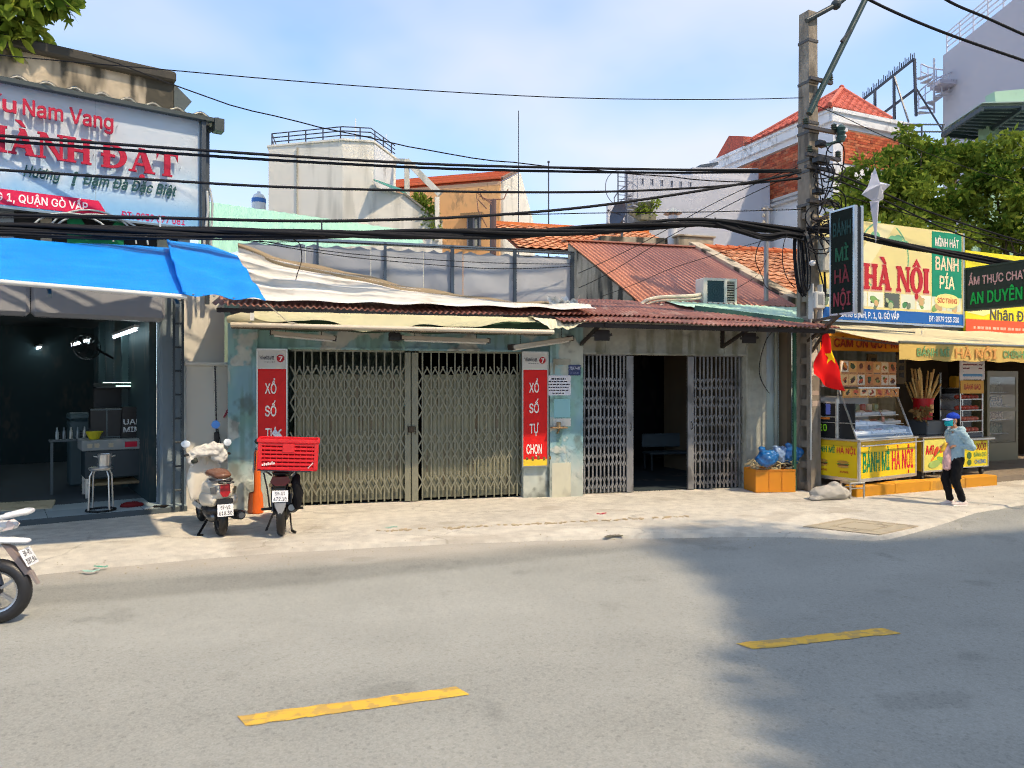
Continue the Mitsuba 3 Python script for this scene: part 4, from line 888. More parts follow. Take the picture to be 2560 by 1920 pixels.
# counter with stainless top and what is on it
cv = 1.25
ca, cb = -1.264, -0.121
ct = 1.041
k = thing('serving_counter', 'stainless topped serving counter standing inside the noodle shop doorway', 'counter')
obj('top', bbox(ca, cb, cv, cv + .75, ct - .17, ct, .012), 'satin', k, col='#868b8a')
obj('front_panel', bbox(ca + .05, cb - .05, cv + .06, cv + .7, ct - .62, ct - .172, .01), 'satin', k, col='#26343a')
for x in (ca + .06, cb - .12):
    for y in (cv + .08, cv + .62): obj('leg', box(x, x + .05, y, y + .05, .106, ct - .62), 'stainless', k)
obj('low_shelf', bbox(ca + .1, cb - .1, cv + .02, cv + .7, .30, .34, .008), 'matte', k, col='#8d7a5a', label='wooden low shelf')
obj('sticker', box(ca + .62, ca + .80, cv - .003, cv, ct - .13, ct - .04), 'print', k, col='#c21f3a')
obj('price_strip', join([box(ca + .08 + .1 * i, ca + .15 + .1 * i, cv - .002, cv, ct - .12, ct - .05) for i in (0, 1, 3, 8)]), 'print', k, col='#b9ab8f')
def on_counter():
    b = xf(lathe([(0, 0), (.07, 0), (.13, .13), (.125, .13), (.065, .012), (0, .012)], 20), t=(-1.059, cv + .28, ct))
    obj('bowl', b, 'gloss', col='#c9bd2e', smooth=40, label='yellow plastic bowl standing on the stainless counter', cat='bowl')
    k = thing('menu_case', 'black box with white letters standing on the right of the stainless counter', 'box')
    x0, x1 = -0.66, -0.216
    obj('body', prism([(x0, ct), (x1 + .1, ct), (x1, ct + .52), (x0 + .02, ct + .52)], cv + .3, cv + .6, 'xz'), 'satin', k, col='#0c0e10')
    for i, s in enumerate(('UAE', 'MIM')): obj('lettering', text(s, .085, .003, True, .26, (x0 + .03, cv + .298, ct + .23 - i * .13)), 'print', k, col='#cdd0d0')
    k = thing('glass_cabinet', 'dark food cabinet standing behind the yellow bowl', 'cabinet')
    x0, x1 = -1.102, -0.617
    obj('body', bbox(x0, x1, cv + .45, cv + .72, ct, ct + .5, .01), 'satin', k, col='#0f1315')
    obj('frame', join([beam((x0, cv + .445, ct + z), (x1, cv + .445, ct + z), .02) for z in (.02, .48)] + [box((x0 + x1) / 2 - .01, (x0 + x1) / 2 + .01, cv + .435, cv + .45, ct, ct + .5)]), 'satin', k, col='#4d5c60')
    for i in range(5):
        x = ca + .02 + .045 * i if i < 2 else ca + .05 * i - .22
        obj('bottle', xf(lathe([(0, 0), (.028, 0), (.028, .12), (.012, .16), (.012, .2), (0, .2)], 10), t=(ca - .28 + .1 * i, cv + .9, ct - .02 + .0)), 'gloss', col=['#8d9a9a', '#59656a', '#a7a79b', '#6d7a7c', '#b7b7ad'][i], smooth=40, label=('leftmost', 'second from left', 'middle', 'fourth from left', 'rightmost')[i] + ' small sauce bottle on the rack left of the stainless counter', cat='bottle', group='sauce bottles left of the counter')
    kr = thing('bottle_rack', 'narrow steel rack board holding sauce bottles behind the counter', 'rack')
    obj('board', bbox(ca - .4, ca + .3, cv + .8, cv + 1.05, ct - .06, ct - .025, .006), 'satin', kr, col='#49575c')
on_counter()
obj('leg', join([box(ca - .38, ca - .34, cv + .82, cv + .86, .106, ct - .06), box(ca + .24, ca + .28, cv + .98, cv + 1.02, .106, ct - .06)]), 'satin', 'bottle_rack', col='#49575c')
k = thing('chest_freezer', 'grey blue chest freezer standing against the right inner wall', 'freezer')
fx0, fx1 = -1.306, -0.48
obj('body', bbox(fx0, fx1, 3.0, 3.6, .12, 1.30, .03), 'satin', k, col='#41565b')
obj('lid', bbox(fx0 - .01, fx1 + .01, 2.97, 3.62, 1.305, 1.42, .03), 'satin', k, col='#4a6064')
obj('vent', join([box(fx0 + .16, fx0 + .52, 2.985, 2.998, .86 + .045 * i, .885 + .045 * i) for i in range(6)]), 'satin', k, col='#20292c')
k = thing('wall_shelf', 'dark wall shelf with thin glowing strips imitating greenish reflections, high behind the counter', 'shelf')
lx0, lx1 = -0.964, -0.167; lz = 1.922
obj('board', bbox(lx0, lx1, 2.2, 2.6, lz - .05, lz - .02, .005), 'satin', k, col='#1b2427')
obj('back', box(lx0, lx1, 2.6, 2.63, lz - .4, lz + .05), 'satin', k, col='#0b0f11')
for i in range(2):
    kk = obj('reflection_glow', box(lx0 + .1 + .2 * (1 - i), lx1, 2.195, 2.2, lz - .015 + .06 * i, lz - .002 + .06 * i), 'lamp_skin', k)
    scene[kk]['emitter'] = glow([.6, 1.1, .85])  # emitting strips imitate reflections on a shelf top, no lamp hangs here
obj('holder', join([box(lx0, lx1, 2.2, 2.22, lz + .03, lz + .04), box(lx1 - .02, lx1, 2.2, 2.62, lz - .4, lz + .06), box(lx1, -.43, 2.4, 2.44, lz - .1, lz - .06)]), 'satin', k, col='#14191b')
k = thing('round_stool', 'stainless steel stool with a ring foot standing in the noodle shop doorway', 'stool')
sp = (-1.135, -0.138, 0.11)
obj('seat', xf(lathe([(0, 0), (.15, 0), (.16, .015), (.16, .035), (.15, .045), (0, .048)], 24), t=(sp[0], sp[1], .70)), 'stainless', k, smooth=40)
for t in (.5, 2.07, 3.64, 5.21):
    c_, s_ = math.cos(t), math.sin(t)
    obj('leg', tube([(sp[0] + .13 * c_, sp[1] + .13 * s_, .70), (sp[0] + .17 * c_, sp[1] + .17 * s_, .62), (sp[0] + .19 * c_, sp[1] + .19 * s_, .125)], .013, 8), 'stainless', k, smooth=True)
obj('foot_ring', tube([(sp[0] + .19 * math.cos(t), sp[1] + .19 * math.sin(t), .125) for t in np.linspace(0, 2 * math.pi, 33)], .015, 8), 'metal', k, col='#2f3538', smooth=True)
k = thing('cooking_pot', 'dented aluminium pot standing on the stainless stool', 'pot')
obj('body', xf(lathe([(0, 0), (.085, 0), (.092, .02), (.092, .17), (.1, .18), (.094, .185), (.085, .17), (.08, .02), (0, .02)], 20), t=(sp[0] + .05, sp[1] + .02, .749)), 'stainless', k, smooth=40)
for s in (-1, 1): obj('handle', tube([(sp[0] + .05 + s * .09, sp[1] + .0, .89), (sp[0] + .05 + s * .14, sp[1] + .0, .90), (sp[0] + .05 + s * .14, sp[1] + .05, .90), (sp[0] + .05 + s * .09, sp[1] + .05, .89)], .007, 6), 'stainless', k, smooth=True)
def cabinets():
    for i in range(3):
        k = thing('dining_table', ('dark steel table nearest the noodle shop doorway', 'dark steel table second from the noodle shop doorway', 'dark steel table farthest from the noodle shop doorway')[i], 'table', 'dark tables inside the noodle shop')
        x, y = -3.2 - 1.0 * (i % 2), 1.6 + 1.5 * i
        obj('top', bbox(x, x + .7, y, y + .7, .80, .83, .01), 'stainless', k)
        for a in (.03, .63):
            for b_ in (.03, .63): obj('leg', box(x + a, x + a + .04, y + b_, y + b_ + .04, .1, .80), 'satin', k, col='#39444a')
        for j in range(2):
            kk = thing('plastic_stool', ('left', 'right')[j] + ' plastic stool before the dark steel table ' + ('nearest the doorway', 'second from the doorway', 'farthest from the doorway')[i], 'stool', 'stools inside the noodle shop')
            xs, ys = x + .1 + .45 * j, y - .38
            obj('seat', bbox(xs, xs + .28, ys, ys + .28, .50, .53, .01), 'satin', kk, col='#2c5a80')
            for a in (.01, .24):
                for b_ in (.01, .24): obj('leg', beam((xs + a + .015, ys + b_ + .015, .1), (xs + a * .8 + .04, ys + b_ * .8 + .04, .5), .03), 'satin', kk, col='#2c5a80')
cabinets()
k = thing('floor_ramp', 'pale wooden ramp board lying at the noodle shop threshold, far left', 'ramp')
q = [(-2.676, 1.34, 0.13), (-1.624, 1.14, 0.13), (-1.706, 0.506, 0.11), (-2.663, 0.695, 0.11)]
obj('board', hull([(p[0], p[1], z) for p in q for z in (.108, .15 if p is q[0] or p is q[1] else .125)]), 'matte', k, col='#c3b492')
# clutter on the floor by the jamb
for i, (px, py, c, lab) in enumerate(((285, 1093, '#6a1f22', 'dark red cloth heap on the noodle shop floor below the counter'), (318, 1098, '#c9c4b6', 'white paper scrap on the noodle shop floor by the doorway'), (345, 1096, '#1d1c1b', 'black sandals left by the noodle shop doorway'))):
    p = [(-0.703, 0.058, 0.11), (-0.541, -0.408, 0.11), (-0.358, -0.286, 0.11)][i]
    obj('cloth_heap' if i == 0 else 'paper_scrap' if i == 1 else 'sandals', bumpy(ball((p[0], p[1], .125), (.16, .11, .05) if i == 0 else (.07, .05, .018) if i == 1 else (.12, .06, .02), 10), .03, 9, i), 'cloth', col=c, smooth=True, label=lab, cat=('cloth', 'paper', 'sandals')[i])
FRAME[0] = 'M'
# blue awning (world frame): two tarps, the right one turned over the corner
k = thing('blue_awning', 'bright blue tarpaulin awning stretched over the pavement before the noodle shop', 'awning')
AF = [np.array((-6.2, 7.62, 2.99)), np.array((-2.863, 8.11, 2.935)), np.array((-1.239, 8.35, 2.867))]
def lin(pts, s): s = np.asarray(s, float); P = np.array(pts); t = np.linspace(0, 1, len(P)); return np.stack([np.interp(s, t, P[:, i]) for i in range(3)], -1)
AB = [np.array((-3.742, 10.6, 3.776)) + np.array((-3.4, -1.2, 0)), np.array((-3.742, 10.6, 3.776)), np.array((-1.95, 11.6, 3.912))]
def tarp1(u, v):
    a, b = lin(AF, u), lin(AB, u)
    P = a * (1 - v)[..., None] + b * v[..., None]
    P[..., 2] += -.05 * np.sin(v * math.pi) + .03 * (.6 - np.abs(np.sin(v * 5.6 + u * .8))) * np.sin(v * math.pi) + .02 * (meshkit.fbm(np.stack([u * 30, v * 5, u * 0 + 3], -1), 3, 5) - .5) + .03 * (meshkit.fbm(np.stack([u * 9, v * 4, u * 0], -1), 3, 2) - .5)
    return P[..., 0], P[..., 1], P[..., 2]
obj('tarpaulin', thick(grid(tarp1, 60, 40), .004), 'blue_tarp', k, smooth=True)
RF = [np.array((-1.26, 8.28, 2.854)) + np.array((0, 0, -.0)), np.array((-0.856, 8.38, 2.838)), np.array((-0.463, 8.47, 2.83))]
RB = [np.array((-1.953, 11.4, 3.923)), np.array((-1.427, 11.5, 3.92)), np.array((-1.035, 11.5, 3.797))]
def tarp2(u, v):
    a, b = lin(RF, u), lin(RB, u); P = a * (1 - v)[..., None] + b * v[..., None]
    P[..., 2] += .035 - .07 * np.sin(v * math.pi) * np.sin(u * math.pi) + .025 * np.sin(v * 17 + u * 4) * np.sin(v * math.pi) - .02 * np.sin(u * 13) * (1 - v) + .12 * np.clip(v - .75, 0, 1) * (1 - u)
    return P[..., 0], P[..., 1], P[..., 2]
obj('tarpaulin', thick(grid(tarp2, 30, 40), .004), 'blue_tarp', k, smooth=True)
obj('tarpaulin_edge', tube(np.stack(tarp2(np.zeros(20), np.linspace(0, 1, 20)), 1) + [0, 0, .008], .016, 6), 'blue_tarp', k, smooth=True)
obj('front_bar', tube([AF[0] + [0, -.02, 0], AF[1] + [0, -.02, -.01], AF[2] + [0, -.02, -.01]], .026, 10), 'satin', k, col='#c9c9c4', smooth=40)
for s in (.05, .35, .62, .97): obj('arm', beam(lin(AF, s) + [0, .05, -.10], lin(AB, s) + [0, 0, -.32], .035), 'satin', k, col='#5c666c')

tip = RF[2]
obj('tie_rope', tube([tip, tip * .5 + np.array((-.1, 11.9, 2.9)) * .5 + [0, 0, -.1], (-.1, 11.95, 2.9)], .006, 5), 'cloth', k, col='#c9c4b4', smooth=True)
for t in np.linspace(.1, .95, 8):
    a = lin(RF, t); obj('eyelet', tube([a + [0, .03, .03], a + [0, .03, .042]], .012, 8), 'metal', k, col='#9aa0a6')

# ---------------------------------------------------------------- buildings behind the shops
def walls(poly, z0, z1, t=.0): return prism(sg.Polygon(poly), z0, z1, 'xy')
def wall_frame(A, B):
    "u metres from A towards B, y outwards to the street, z up"
    A, B = np.array(A[:2]), np.array(B[:2]); d = (B - A) / np.linalg.norm(B - A)
    return np.array([[d[0], -d[1], 0], [d[1], d[0], 0], [0, 0, 1.0]]), np.array([A[0], A[1], 0])
def on_wall(m, A, B, flip=False):
    R, t = wall_frame(A, B)
    if flip: m = xf(m, s=(1, -1, 1))
    return xf(m, R, t)
def railing(parent, pts, h, rails, posts_every, r, col, mat='satin'):
    P = np.array(pts, float); seg = np.linalg.norm(np.diff(P, axis=0), axis=1); n = 0
    for k in rails: obj('rail', tube(P + [0, 0, h * k], r, 6), mat, parent, col=col)
    S = np.concatenate([[0], np.cumsum(seg)])
    for s in np.arange(0, S[-1] + .01, posts_every):
        q = np.array([np.interp(s, S, P[:, i]) for i in range(3)]); obj('rail_post', cyl(q, q + [0, 0, h], r * 1.1, 6), mat, parent, col=col)
# white tower house with roof railing
WZ = 9.654
W1, W2, W3, W4 = (-1.312, 25.29), (.986, 24.0), (1.92, 23.93), (2.833, 25.55)
k = thing('tower_house', 'tall plain white house with a dark railing round its flat roof', 'house')
obj('wall', walls([W1, W2, W3, W4, (3.2, 31), (-1.0, 31)], 0, WZ), 'white_wall', k)
obj('roof_edge', walls([(W1[0] - .05, W1[1]), (W2[0], W2[1] - .07), (W3[0] + .05, W3[1] - .05), (W4[0] + .06, W4[1]), (3.2, 31), (-1.0, 31)], WZ, WZ + .06), 'white_wall', k)
railing(k, [(W1[0] + .1, W1[1] + .1, WZ + .06), (W2[0], W2[1] + .1, WZ + .06), (W3[0] - .05, W3[1] + .08, WZ + .06), (W4[0] - .03, W4[1], WZ + .06)], .42, (.35, .68, 1), .62, .02, '#363a46')
railing(k, [(W1[0] + .1, W1[1] + .1, WZ + .06), (-.9, 29.5, WZ + .06)], .42, (.5, 1), 1.2, .02, '#363a46')
obj('side_panel', on_wall(box(.05, 1.55, -.05, .0, 8.0, WZ - .05), W3, W4), 'matte', k, col='#cfd2d4', label='whiter upper side panel')
obj('side_awning', hull([(1.938, 23.8, 8.468), (1.96, 23.2, 8.223), (3.11, 24.6, 8.368), (3.004, 24, 8.09), (1.928, 23.85, 8.422), (3.104, 24.55, 8.263)]), 'satin', k, col='#1f6a5e', label='dark green side awning')
obj('antenna', join([cyl((1.446, 25, WZ), (1.446, 25, 10.748), .018, 6), cyl((2.547, 26, WZ), (2.547, 26, 10.65), .015, 6)]), 'satin', k, col='#d2d4d6')
obj('pipe', on_wall(cyl((1.05, -.03, 2), (1.05, -.03, WZ - .1), .03, 6), W1, W2), 'matte', k, col='#a9a699')
wing = [(1.932, 8.258), (2.902, 8.073), (3.743, 7.468), (4.169, 7.206), (4.169, 0), (1.932, 0)]
obj('wing_wall', prism(wing, 23.95, 26, 'xz'), 'white_wall', k)
obj('wing_coping', join([beam((wing[i][0], 23.93, wing[i][1] + .03), (wing[i + 1][0], 23.93, wing[i + 1][1] + .03), .14, .06) for i in (1, 2)]), 'matte', k, col='#77756b')
pg = thing('roof_pergola', 'white concrete frame rising beside the white tower house', 'pergola')
a, b, c, d = (3.057, 24.3, 9.261), (4.092, 23.9, 8.139), (3.057, 24.3, 7.712), (3.986, 23.9, 7.226)
obj('post', beam(a, (a[0], a[1], c[2] - 1), .16), 'white_wall', pg); obj('post', beam((d[0], d[1], b[2] - .1), (d[0], d[1], d[2] - .6), .14), 'white_wall', pg)
obj('top_beam', beam(a, b, .18, .2), 'white_wall', pg); obj('top_beam', beam((2.81, 25.2, 9.519), a, .14, .14), 'white_wall', pg)
k = thing('roof_shrub', 'yellow green shrub growing on the roof terrace by the white concrete frame', 'shrub')
obj('stem', tube([(3.652, 24.3, 7.138), (3.606, 24.3, 7.67)], [.05, .02], 5), 'bark', k)
obj('foliage', leaf_cloud([(*(3.56, 24.3, 7.896), .38), (*(3.667, 24.2, 7.575), .4), (*(3.743, 24.1, 7.254), .33), (*(3.865, 24, 6.982), .28), (*(3.467, 24.4, 8.143), .2)], 900, .16, 5), 'leaf', k, kind='stuff')
# orange gabled house
OB, OA, OC, OE, OR = np.array((7.17, 28, 9.849)), np.array((4.97, 29.37, 9.849)), np.array((8.447, 30, 10.84)), np.array((9.987, 33, 9.277)), np.array((5.297, 31.88, 10.84))
OA2 = OB + (OA - OB) * 2.0; OR2 = OC + (OR - OC) * 2.0
k = thing('orange_house', 'orange painted house with a small tile roof and a white gable end', 'house')
g0 = lambda p: (p[0], p[1], 0)
def slab(pts, t=.12):
    P = np.array(pts, float); n = np.cross(P[1] - P[0], P[2] - P[0]); n /= np.linalg.norm(n)
    return hull(np.vstack([P, P - n * t]))
obj('front_wall', slab([OA2, OB, g0(OB), g0(OA2)]), 'matte', k, col='#d8a873')
obj('gable_wall', slab([OB, OC, OE, g0(OE), g0(OB)]), 'white_wall', k)
obj('eave_band', slab([OA2 + [0, -.06, .0], OB + [.0, -.06, 0], OB + [0, -.06, -.14], OA2 + [0, -.06, -.14]], .08), 'matte', k, col='#c9a383')
up = (OC - OB); obj('roof_deck', slab([OA2 + [0, -.1, .06], OB + [0, -.1, .06], OC + [0, 0, .08], OR2 + [0, 0, .08]], .06), 'matte', k, col='#b3573a')
rows = 9
for i in range(rows):
    v0 = i / rows; a = OA2 * (1 - v0) + OR2 * v0; b = OB * (1 - v0) + OC * v0
    obj('tile_row', beam(a + [0, -.1 * (1 - v0), .12], b + [0, -.1 * (1 - v0), .12], .22, .05), 'matte', k, col=['#c4623f', '#cd6d49', '#bd5b3a'][i % 3])
obj('barge', beam(OB + [0.02, -.1, .1], OC + [.02, 0, .12], .12, .12), 'matte', k, col='#7d6a5e')
fr = lambda px0, px1, y: None
wa, wb = (5.708, 28.15, 8.509), (6.281, 28, 7.864)
R_, t_ = wall_frame(OA, OB)
ua = float(np.dot(np.array(wa[:2]) - t_[:2], R_[:2, 0])); ub = float(np.dot(np.array(wb[:2]) - t_[:2], R_[:2, 0]))
wk = obj('window', on_wall(box(ua, ub, -.17, -.10, wb[2] - .5, wa[2]), OA, OB), 'satin', k, col='#2b3540')
for x0, x1 in ((ua, ua + .05), (ub - .05, ub), ((ua + ub) / 2 - .03, (ua + ub) / 2 + .03)): obj('frame', on_wall(box(x0, x1, -.21, -.17, wb[2] - .5, wa[2]), OA, OB), 'satin', wk, col='#6d6f78')
obj('curtain', on_wall(box(ua + .28, ua + .42, -.18, -.171, wb[2] - .5, wa[2] - .1), OA, OB), 'cloth', wk, col='#9a9c90')
obj('window_hood', on_wall(box(ua - .22, ub + .12, -.35, .0, wa[2] + .02, wa[2] + .14), OA, OB), 'matte', k, col='#8d7354')
k = thing('service_pole', 'slim dark post with curled wires standing before the orange house', 'pole')
p = (4.909, 20, 5.617); q = (4.909, 20, 7.087)
obj('post', cyl((p[0], 20, 0), q, .09, 8), 'satin', k, col='#5b4640', smooth=40)
obj('wires', join([tube([(q[0] + s * .02, 19.95, q[2] - .1 * i), (q[0] - .3 - .1 * i, 19.9, q[2] - .05 + .1 * i), (q[0] - .45, 19.9, q[2] + .25 - .3 * i), (q[0] - .2, 19.9, q[2] + .2 - .5 * i)], .018, 5) for i, s in ((0, 1), (1, -1), (2, 1))] + [tube([q, (q[0] + .3, 19.95, q[2] + .02), (q[0] + .42, 19.95, q[2] + .3)], .018, 5)]), 'satin', k, col='#8a6352', smooth=True)
# mint sheet roof between, water tank, masts
k = thing('mint_roof_shed', 'long shed with a pale mint green sheet roof behind the blank billboard', 'shed')
obj('roof', corrugated((-2.009, 14.6, 4.34), (2.315, 15.6, 4.936), (-2.59, 20, 6.56), (2.842, 20, 6.073), .22, .008, 6, .0, 2, per=8), 'satin', k, col='#8dbb9f', smooth=True)
obj('wall', box(-1.968, 2.112, 15.6, 15.8, 0, 4.0), 'matte', k, col='#8fa596')
k = thing('water_tank', 'small white and blue rooftop water tank left of the white tower house', 'water tank')
b = (-1.721, 27, 7.952); t2 = (-1.721, 27, 8.593); r_ = .23
obj('body', xf(lathe([(0, 0), (r_, 0), (r_ * 1.02, .1), (r_, .2), (r_ * 1.02, .3), (r_, .42), (r_ * .7, .55), (r_ * .25, .6), (r_ * .25, .66), (0, .66)], 18), t=(b[0], 27, b[2])), 'satin', k, col='#ccd2d6', smooth=40)
obj('band', xf(lathe([(r_ * 1.03, .26), (r_ * 1.04, .27), (r_ * 1.04, .40), (r_ * 1.03, .41)], 18), t=(b[0], 27, b[2])), 'satin', k, col='#2f69b0')
obj('stand', join([beam((b[0] + sx, 27 + sy, b[2]), (b[0] + sx * 1.2, 27 + sy * 1.2, 0), .05) for sx in (-.18, .18) for sy in (-.18, .18)]), 'satin', k, col='#7a7d80')
for i, (px, y0, y1, yy, lab) in enumerate(((1120, 520, 240, 26, 'very tall thin antenna mast rising above the orange house'), (1185, 520, 350, 23, 'thin antenna mast with a small ball tip, right of the orange house'))):
    p = [(7.339, 26, 7.185), (7.514, 23, 6.634)][i]; q = [(7.339, 26, 11.922), (7.514, 23, 9.206)][i]
    k = thing('antenna_mast', lab, 'mast')
    obj('pole', cyl((p[0], yy, 0), q, .022 if i else .017, 6), 'satin', k, col='#4a4f5c')
    obj('tip', ball(q, .045 if i else .02, 6), 'satin', k, col='#3a3f4a')
# row of lower roofs in the middle
k = thing('tile_house', 'low house behind the red sheet roof with an orange tile roof', 'house')
xa, xb = 5.399, 10.169
za, zb = 5.547, 6.822
obj('wall', box(xa, xb + .4, 19.3, 19.5, 0, za - .1), 'grey_plaster', k)
obj('roof_deck', prism([(19, za - .06), (22, zb - .06), (22, zb), (19, za)], xa, xb + .4, 'yz'), 'matte', k, col='#8a4429')
tile_roof(k, xa, xb + .4, 19, 22, za + .02, zb + .02, .25, .3, False, ('#cc8a62', '#d49a74', '#c07c56'))
obj('ridge', beam((xa, 22, zb + .06), (xb + .4, 22, zb + .06), .2, .1), 'matte', k, col='#c8743f')
k = thing('roof_tank', 'low grey concrete roof tank standing above the left end of the red sheet roof ridge', 'tank')
x0, x1 = 7.177, 8.943
obj('body', prism([(x0, 5.0), (x1, 5.0), (x1, 5.769), (x0 - .02, 5.732)], 17.6, 18.6, 'xz'), 'old_concrete', k)
obj('lean_to', prism([(x0, 5.0), (x0, 5.716), (6.774, 5.2), (6.774, 5.0)], 17.7, 18.4, 'xz'), 'satin', k, col='#463a35')
k = thing('concrete_block', 'dark stained concrete box at the right end of the red sheet roof ridge', 'box')
x0, x1 = 9.344, 10.366
obj('body', box(x0, x1, 17.6, 18.6, 5.0, 5.839), 'old_concrete', k)
obj('lid', bbox(x0 - .05, x1 + .05, 17.55, 18.65, 5.839, 5.839 + .05), 'old_concrete', k)
k = thing('vent_chimney', 'round white vent pipe with a conical cap behind the red sheet roof', 'chimney')
c0, c1 = (9.378, 18, 5.545), (9.378, 18, 6.464); r_ = .13
obj('pipe', cyl((c0[0], 18, 4.5), (c0[0], 18, c1[2]), r_, 16), 'matte', k, col='#c9ccd0', smooth=40)
obj('cap', xf(lathe([(0, .17), (.02, .17), (r_ * 1.9, .01), (r_ * 1.9, 0), (0, .03)], 18), t=(c0[0], 18, c1[2] + .05)), 'satin', k, col='#8d9292', smooth=30)
obj('cap_strut', join([cyl((c0[0] + r_ * .8 * math.cos(a), 18 + r_ * .8 * math.sin(a), c1[2] - .05), (c0[0] + r_ * .8 * math.cos(a), 18 + r_ * .8 * math.sin(a), c1[2] + .08), .012, 5) for a in (0, 1.57, 3.14, 4.71)]), 'satin', k, col='#6a6d6d')
# satellite dish, spiral ladder stair
k = thing('satellite_dish', 'dark mesh satellite dish seen edge-on on a roof post', 'satellite dish')
dc = np.array((9.081, 21, 7.134)); dr_ = .40
prof = [(r, .32 * r * r / dr_) for r in np.linspace(0, dr_, 8)]
dish = thick(lathe([(max(r, .001), z) for r, z in prof], 28), .01)
obj('bowl', xf(dish, rz(rad(14)) @ ry(rad(-78)), dc + [.12, 0, 0]), 'satin', k, col='#3c4858', smooth=40)
obj('feed', join([beam(dc + [.1, 0, 0], dc + [-.32, -.05, .1], .02), ball(dc + [-.32, -.05, .1], .04, 6)]), 'satin', k, col='#2f343c')
obj('post', cyl(dc + [.14, 0, 0], (dc[0] + .14, dc[1], 4.5), .04, 8), 'satin', k, col='#454a52')
def spiral(label, c, r, z0, z1, n, turns, col, a0=0, rail=True, tr=.02):
    k = thing('spiral_staircase', label, 'staircase')
    obj('column', cyl((c[0], c[1], z0), (c[0], c[1], z1 + .6), .05, 8), 'satin', k, col=col)
    pts = []
    for i in range(n):
        a = a0 + i / n * turns * 2 * math.pi; z = z0 + (z1 - z0) * i / n; da = turns * 2 * math.pi / n
        poly = sg.Polygon([(0, 0)] + [(r * math.cos(a + t), r * math.sin(a + t)) for t in np.linspace(0, da * 1.15, 4)])
        obj('tread', xf(prism(poly, 0, .045, 'xy'), t=(c[0], c[1], z)), 'matte', k, col=col)
        pts.append((c[0] + r * math.cos(a), c[1] + r * math.sin(a), z + .85))
    if rail:
        obj('handrail', tube(pts, tr, 6), 'satin', k, col=col, smooth=True)
        obj('handrail', tube(np.array(pts) - [0, 0, .4], tr * .8, 6), 'satin', k, col=col, smooth=True)
        for i, p in enumerate(pts):
            obj('baluster', cyl((p[0], p[1], p[2] - .85), p, tr * .8, 5), 'satin', k, col=col)
    return k
sc = (10.694, 24, 8.121)
spiral('thin dark spiral staircase beside the satellite dish', (sc[0], sc[1]), .42, 6.983, 8.934, 12, 1.2, '#8a8f9c', .5)
k = thing('access_ladder', 'dark caged roof ladder standing above the satellite dish', 'ladder')
lx = 9.963; lz0, lz1 = 8.001, 9.058
for dx in (0, .32): obj('rail', cyl((lx + dx, 23, lz0 - 3), (lx + dx, 23, lz1), .025, 6), 'satin', k, col='#4b5260')
for i in range(7): obj('rung', cyl((lx, 23, lz0 + i * (lz1 - lz0) / 7), (lx + .32, 23, lz0 + i * (lz1 - lz0) / 7), .014, 5), 'satin', k, col='#5a6170')
obj('hoop', tube([(lx + .16 - .62 * math.sin(t), 23 - .0, (lz0 + lz1) / 2 + .62 * math.cos(t)) for t in np.linspace(0, math.pi, 14)], .014, 5), 'satin', k, col='#6a7080', smooth=True)
# lavender white block with vent holes
LAV = '#b2b4bd'
k = thing('lavender_building', 'pale lavender block with a row of small vent holes near its top', 'building')
x0, xm_, x1 = 12.11, 15.123, 18.55
zt = 10.4; zt2 = 10.934
hx = [12.748, 13.171, 13.596, 14.026, 14.437, 14.852, 15.27]
hz0, hz1 = 9.881, 10.122
face = sg.box(x0, 0, x1, zt)
for h in hx[:-1]: face = face.difference(sg.box(h - .045, hz0, h + .045, hz1))
obj('wall', prism(face, 27, 27.25, 'xz'), 'plain', k, col=LAV)
obj('back_wall', box(x0, x1, 29, 29.2, 0, zt - .9), 'matte', k, col='#c9cad2')
obj('upper_wall', prism([(xm_, zt), (18.2, zt), (18.2, zt2 + .1), (xm_, zt2 - .1)], 27.3, 31, 'xz'), 'plain', k, col='#bbbdc4')
for h in hx[:-1]: obj('vent_frame', join([box(h - .06, h - .045, 26.97, 27.0, hz0, hz1), box(h + .045, h + .06, 26.97, 27.0, hz0, hz1), box(h - .08, h + .08, 26.97, 27.0, hz1, hz1 + .03)]), 'matte', k, col='#c6c8d0')
q = [(11.77, 26.2, 8.906), (12.839, 26.2, 9.047), (12.981, 26.9, 8.414), (12.641, 26.9, 8.394)]
obj('balcony', hull([q[0], q[1], (q[0][0], 27, q[0][2]), (q[1][0], 27, q[1][2]), (q[2][0], 27, q[2][2]), (q[3][0], 27, q[3][2]), q[2], q[3]]), 'matte', k, col='#a39f8b', label='tapered stained balcony base')
obj('solar_heater', join([beam((15.523, 27.6, 10.941), (16.342, 27.6, 11.12), .5, .1), beam((15.802, 27.6, 10.962), (15.802, 27.6, 10.769), .05)]), 'satin', k, col='#3b4856')
k = thing('balcony_plant', 'grey green plants hanging under the tapered balcony of the lavender block', 'plant')
obj('foliage', leaf_cloud([(*(12.406, 26.4, 8.778), .28), (*(12.7, 26.4, 8.58), .3), (*(12.947, 26.3, 8.969), .2), (*(12.67, 26.5, 8.383), .2)], 420, .15, 8), 'leaf', k, kind='stuff')
obj('pot', bbox(12.315, 12.947, 26.2, 26.5, 8.304, 8.521), 'matte', k, col='#77735f')
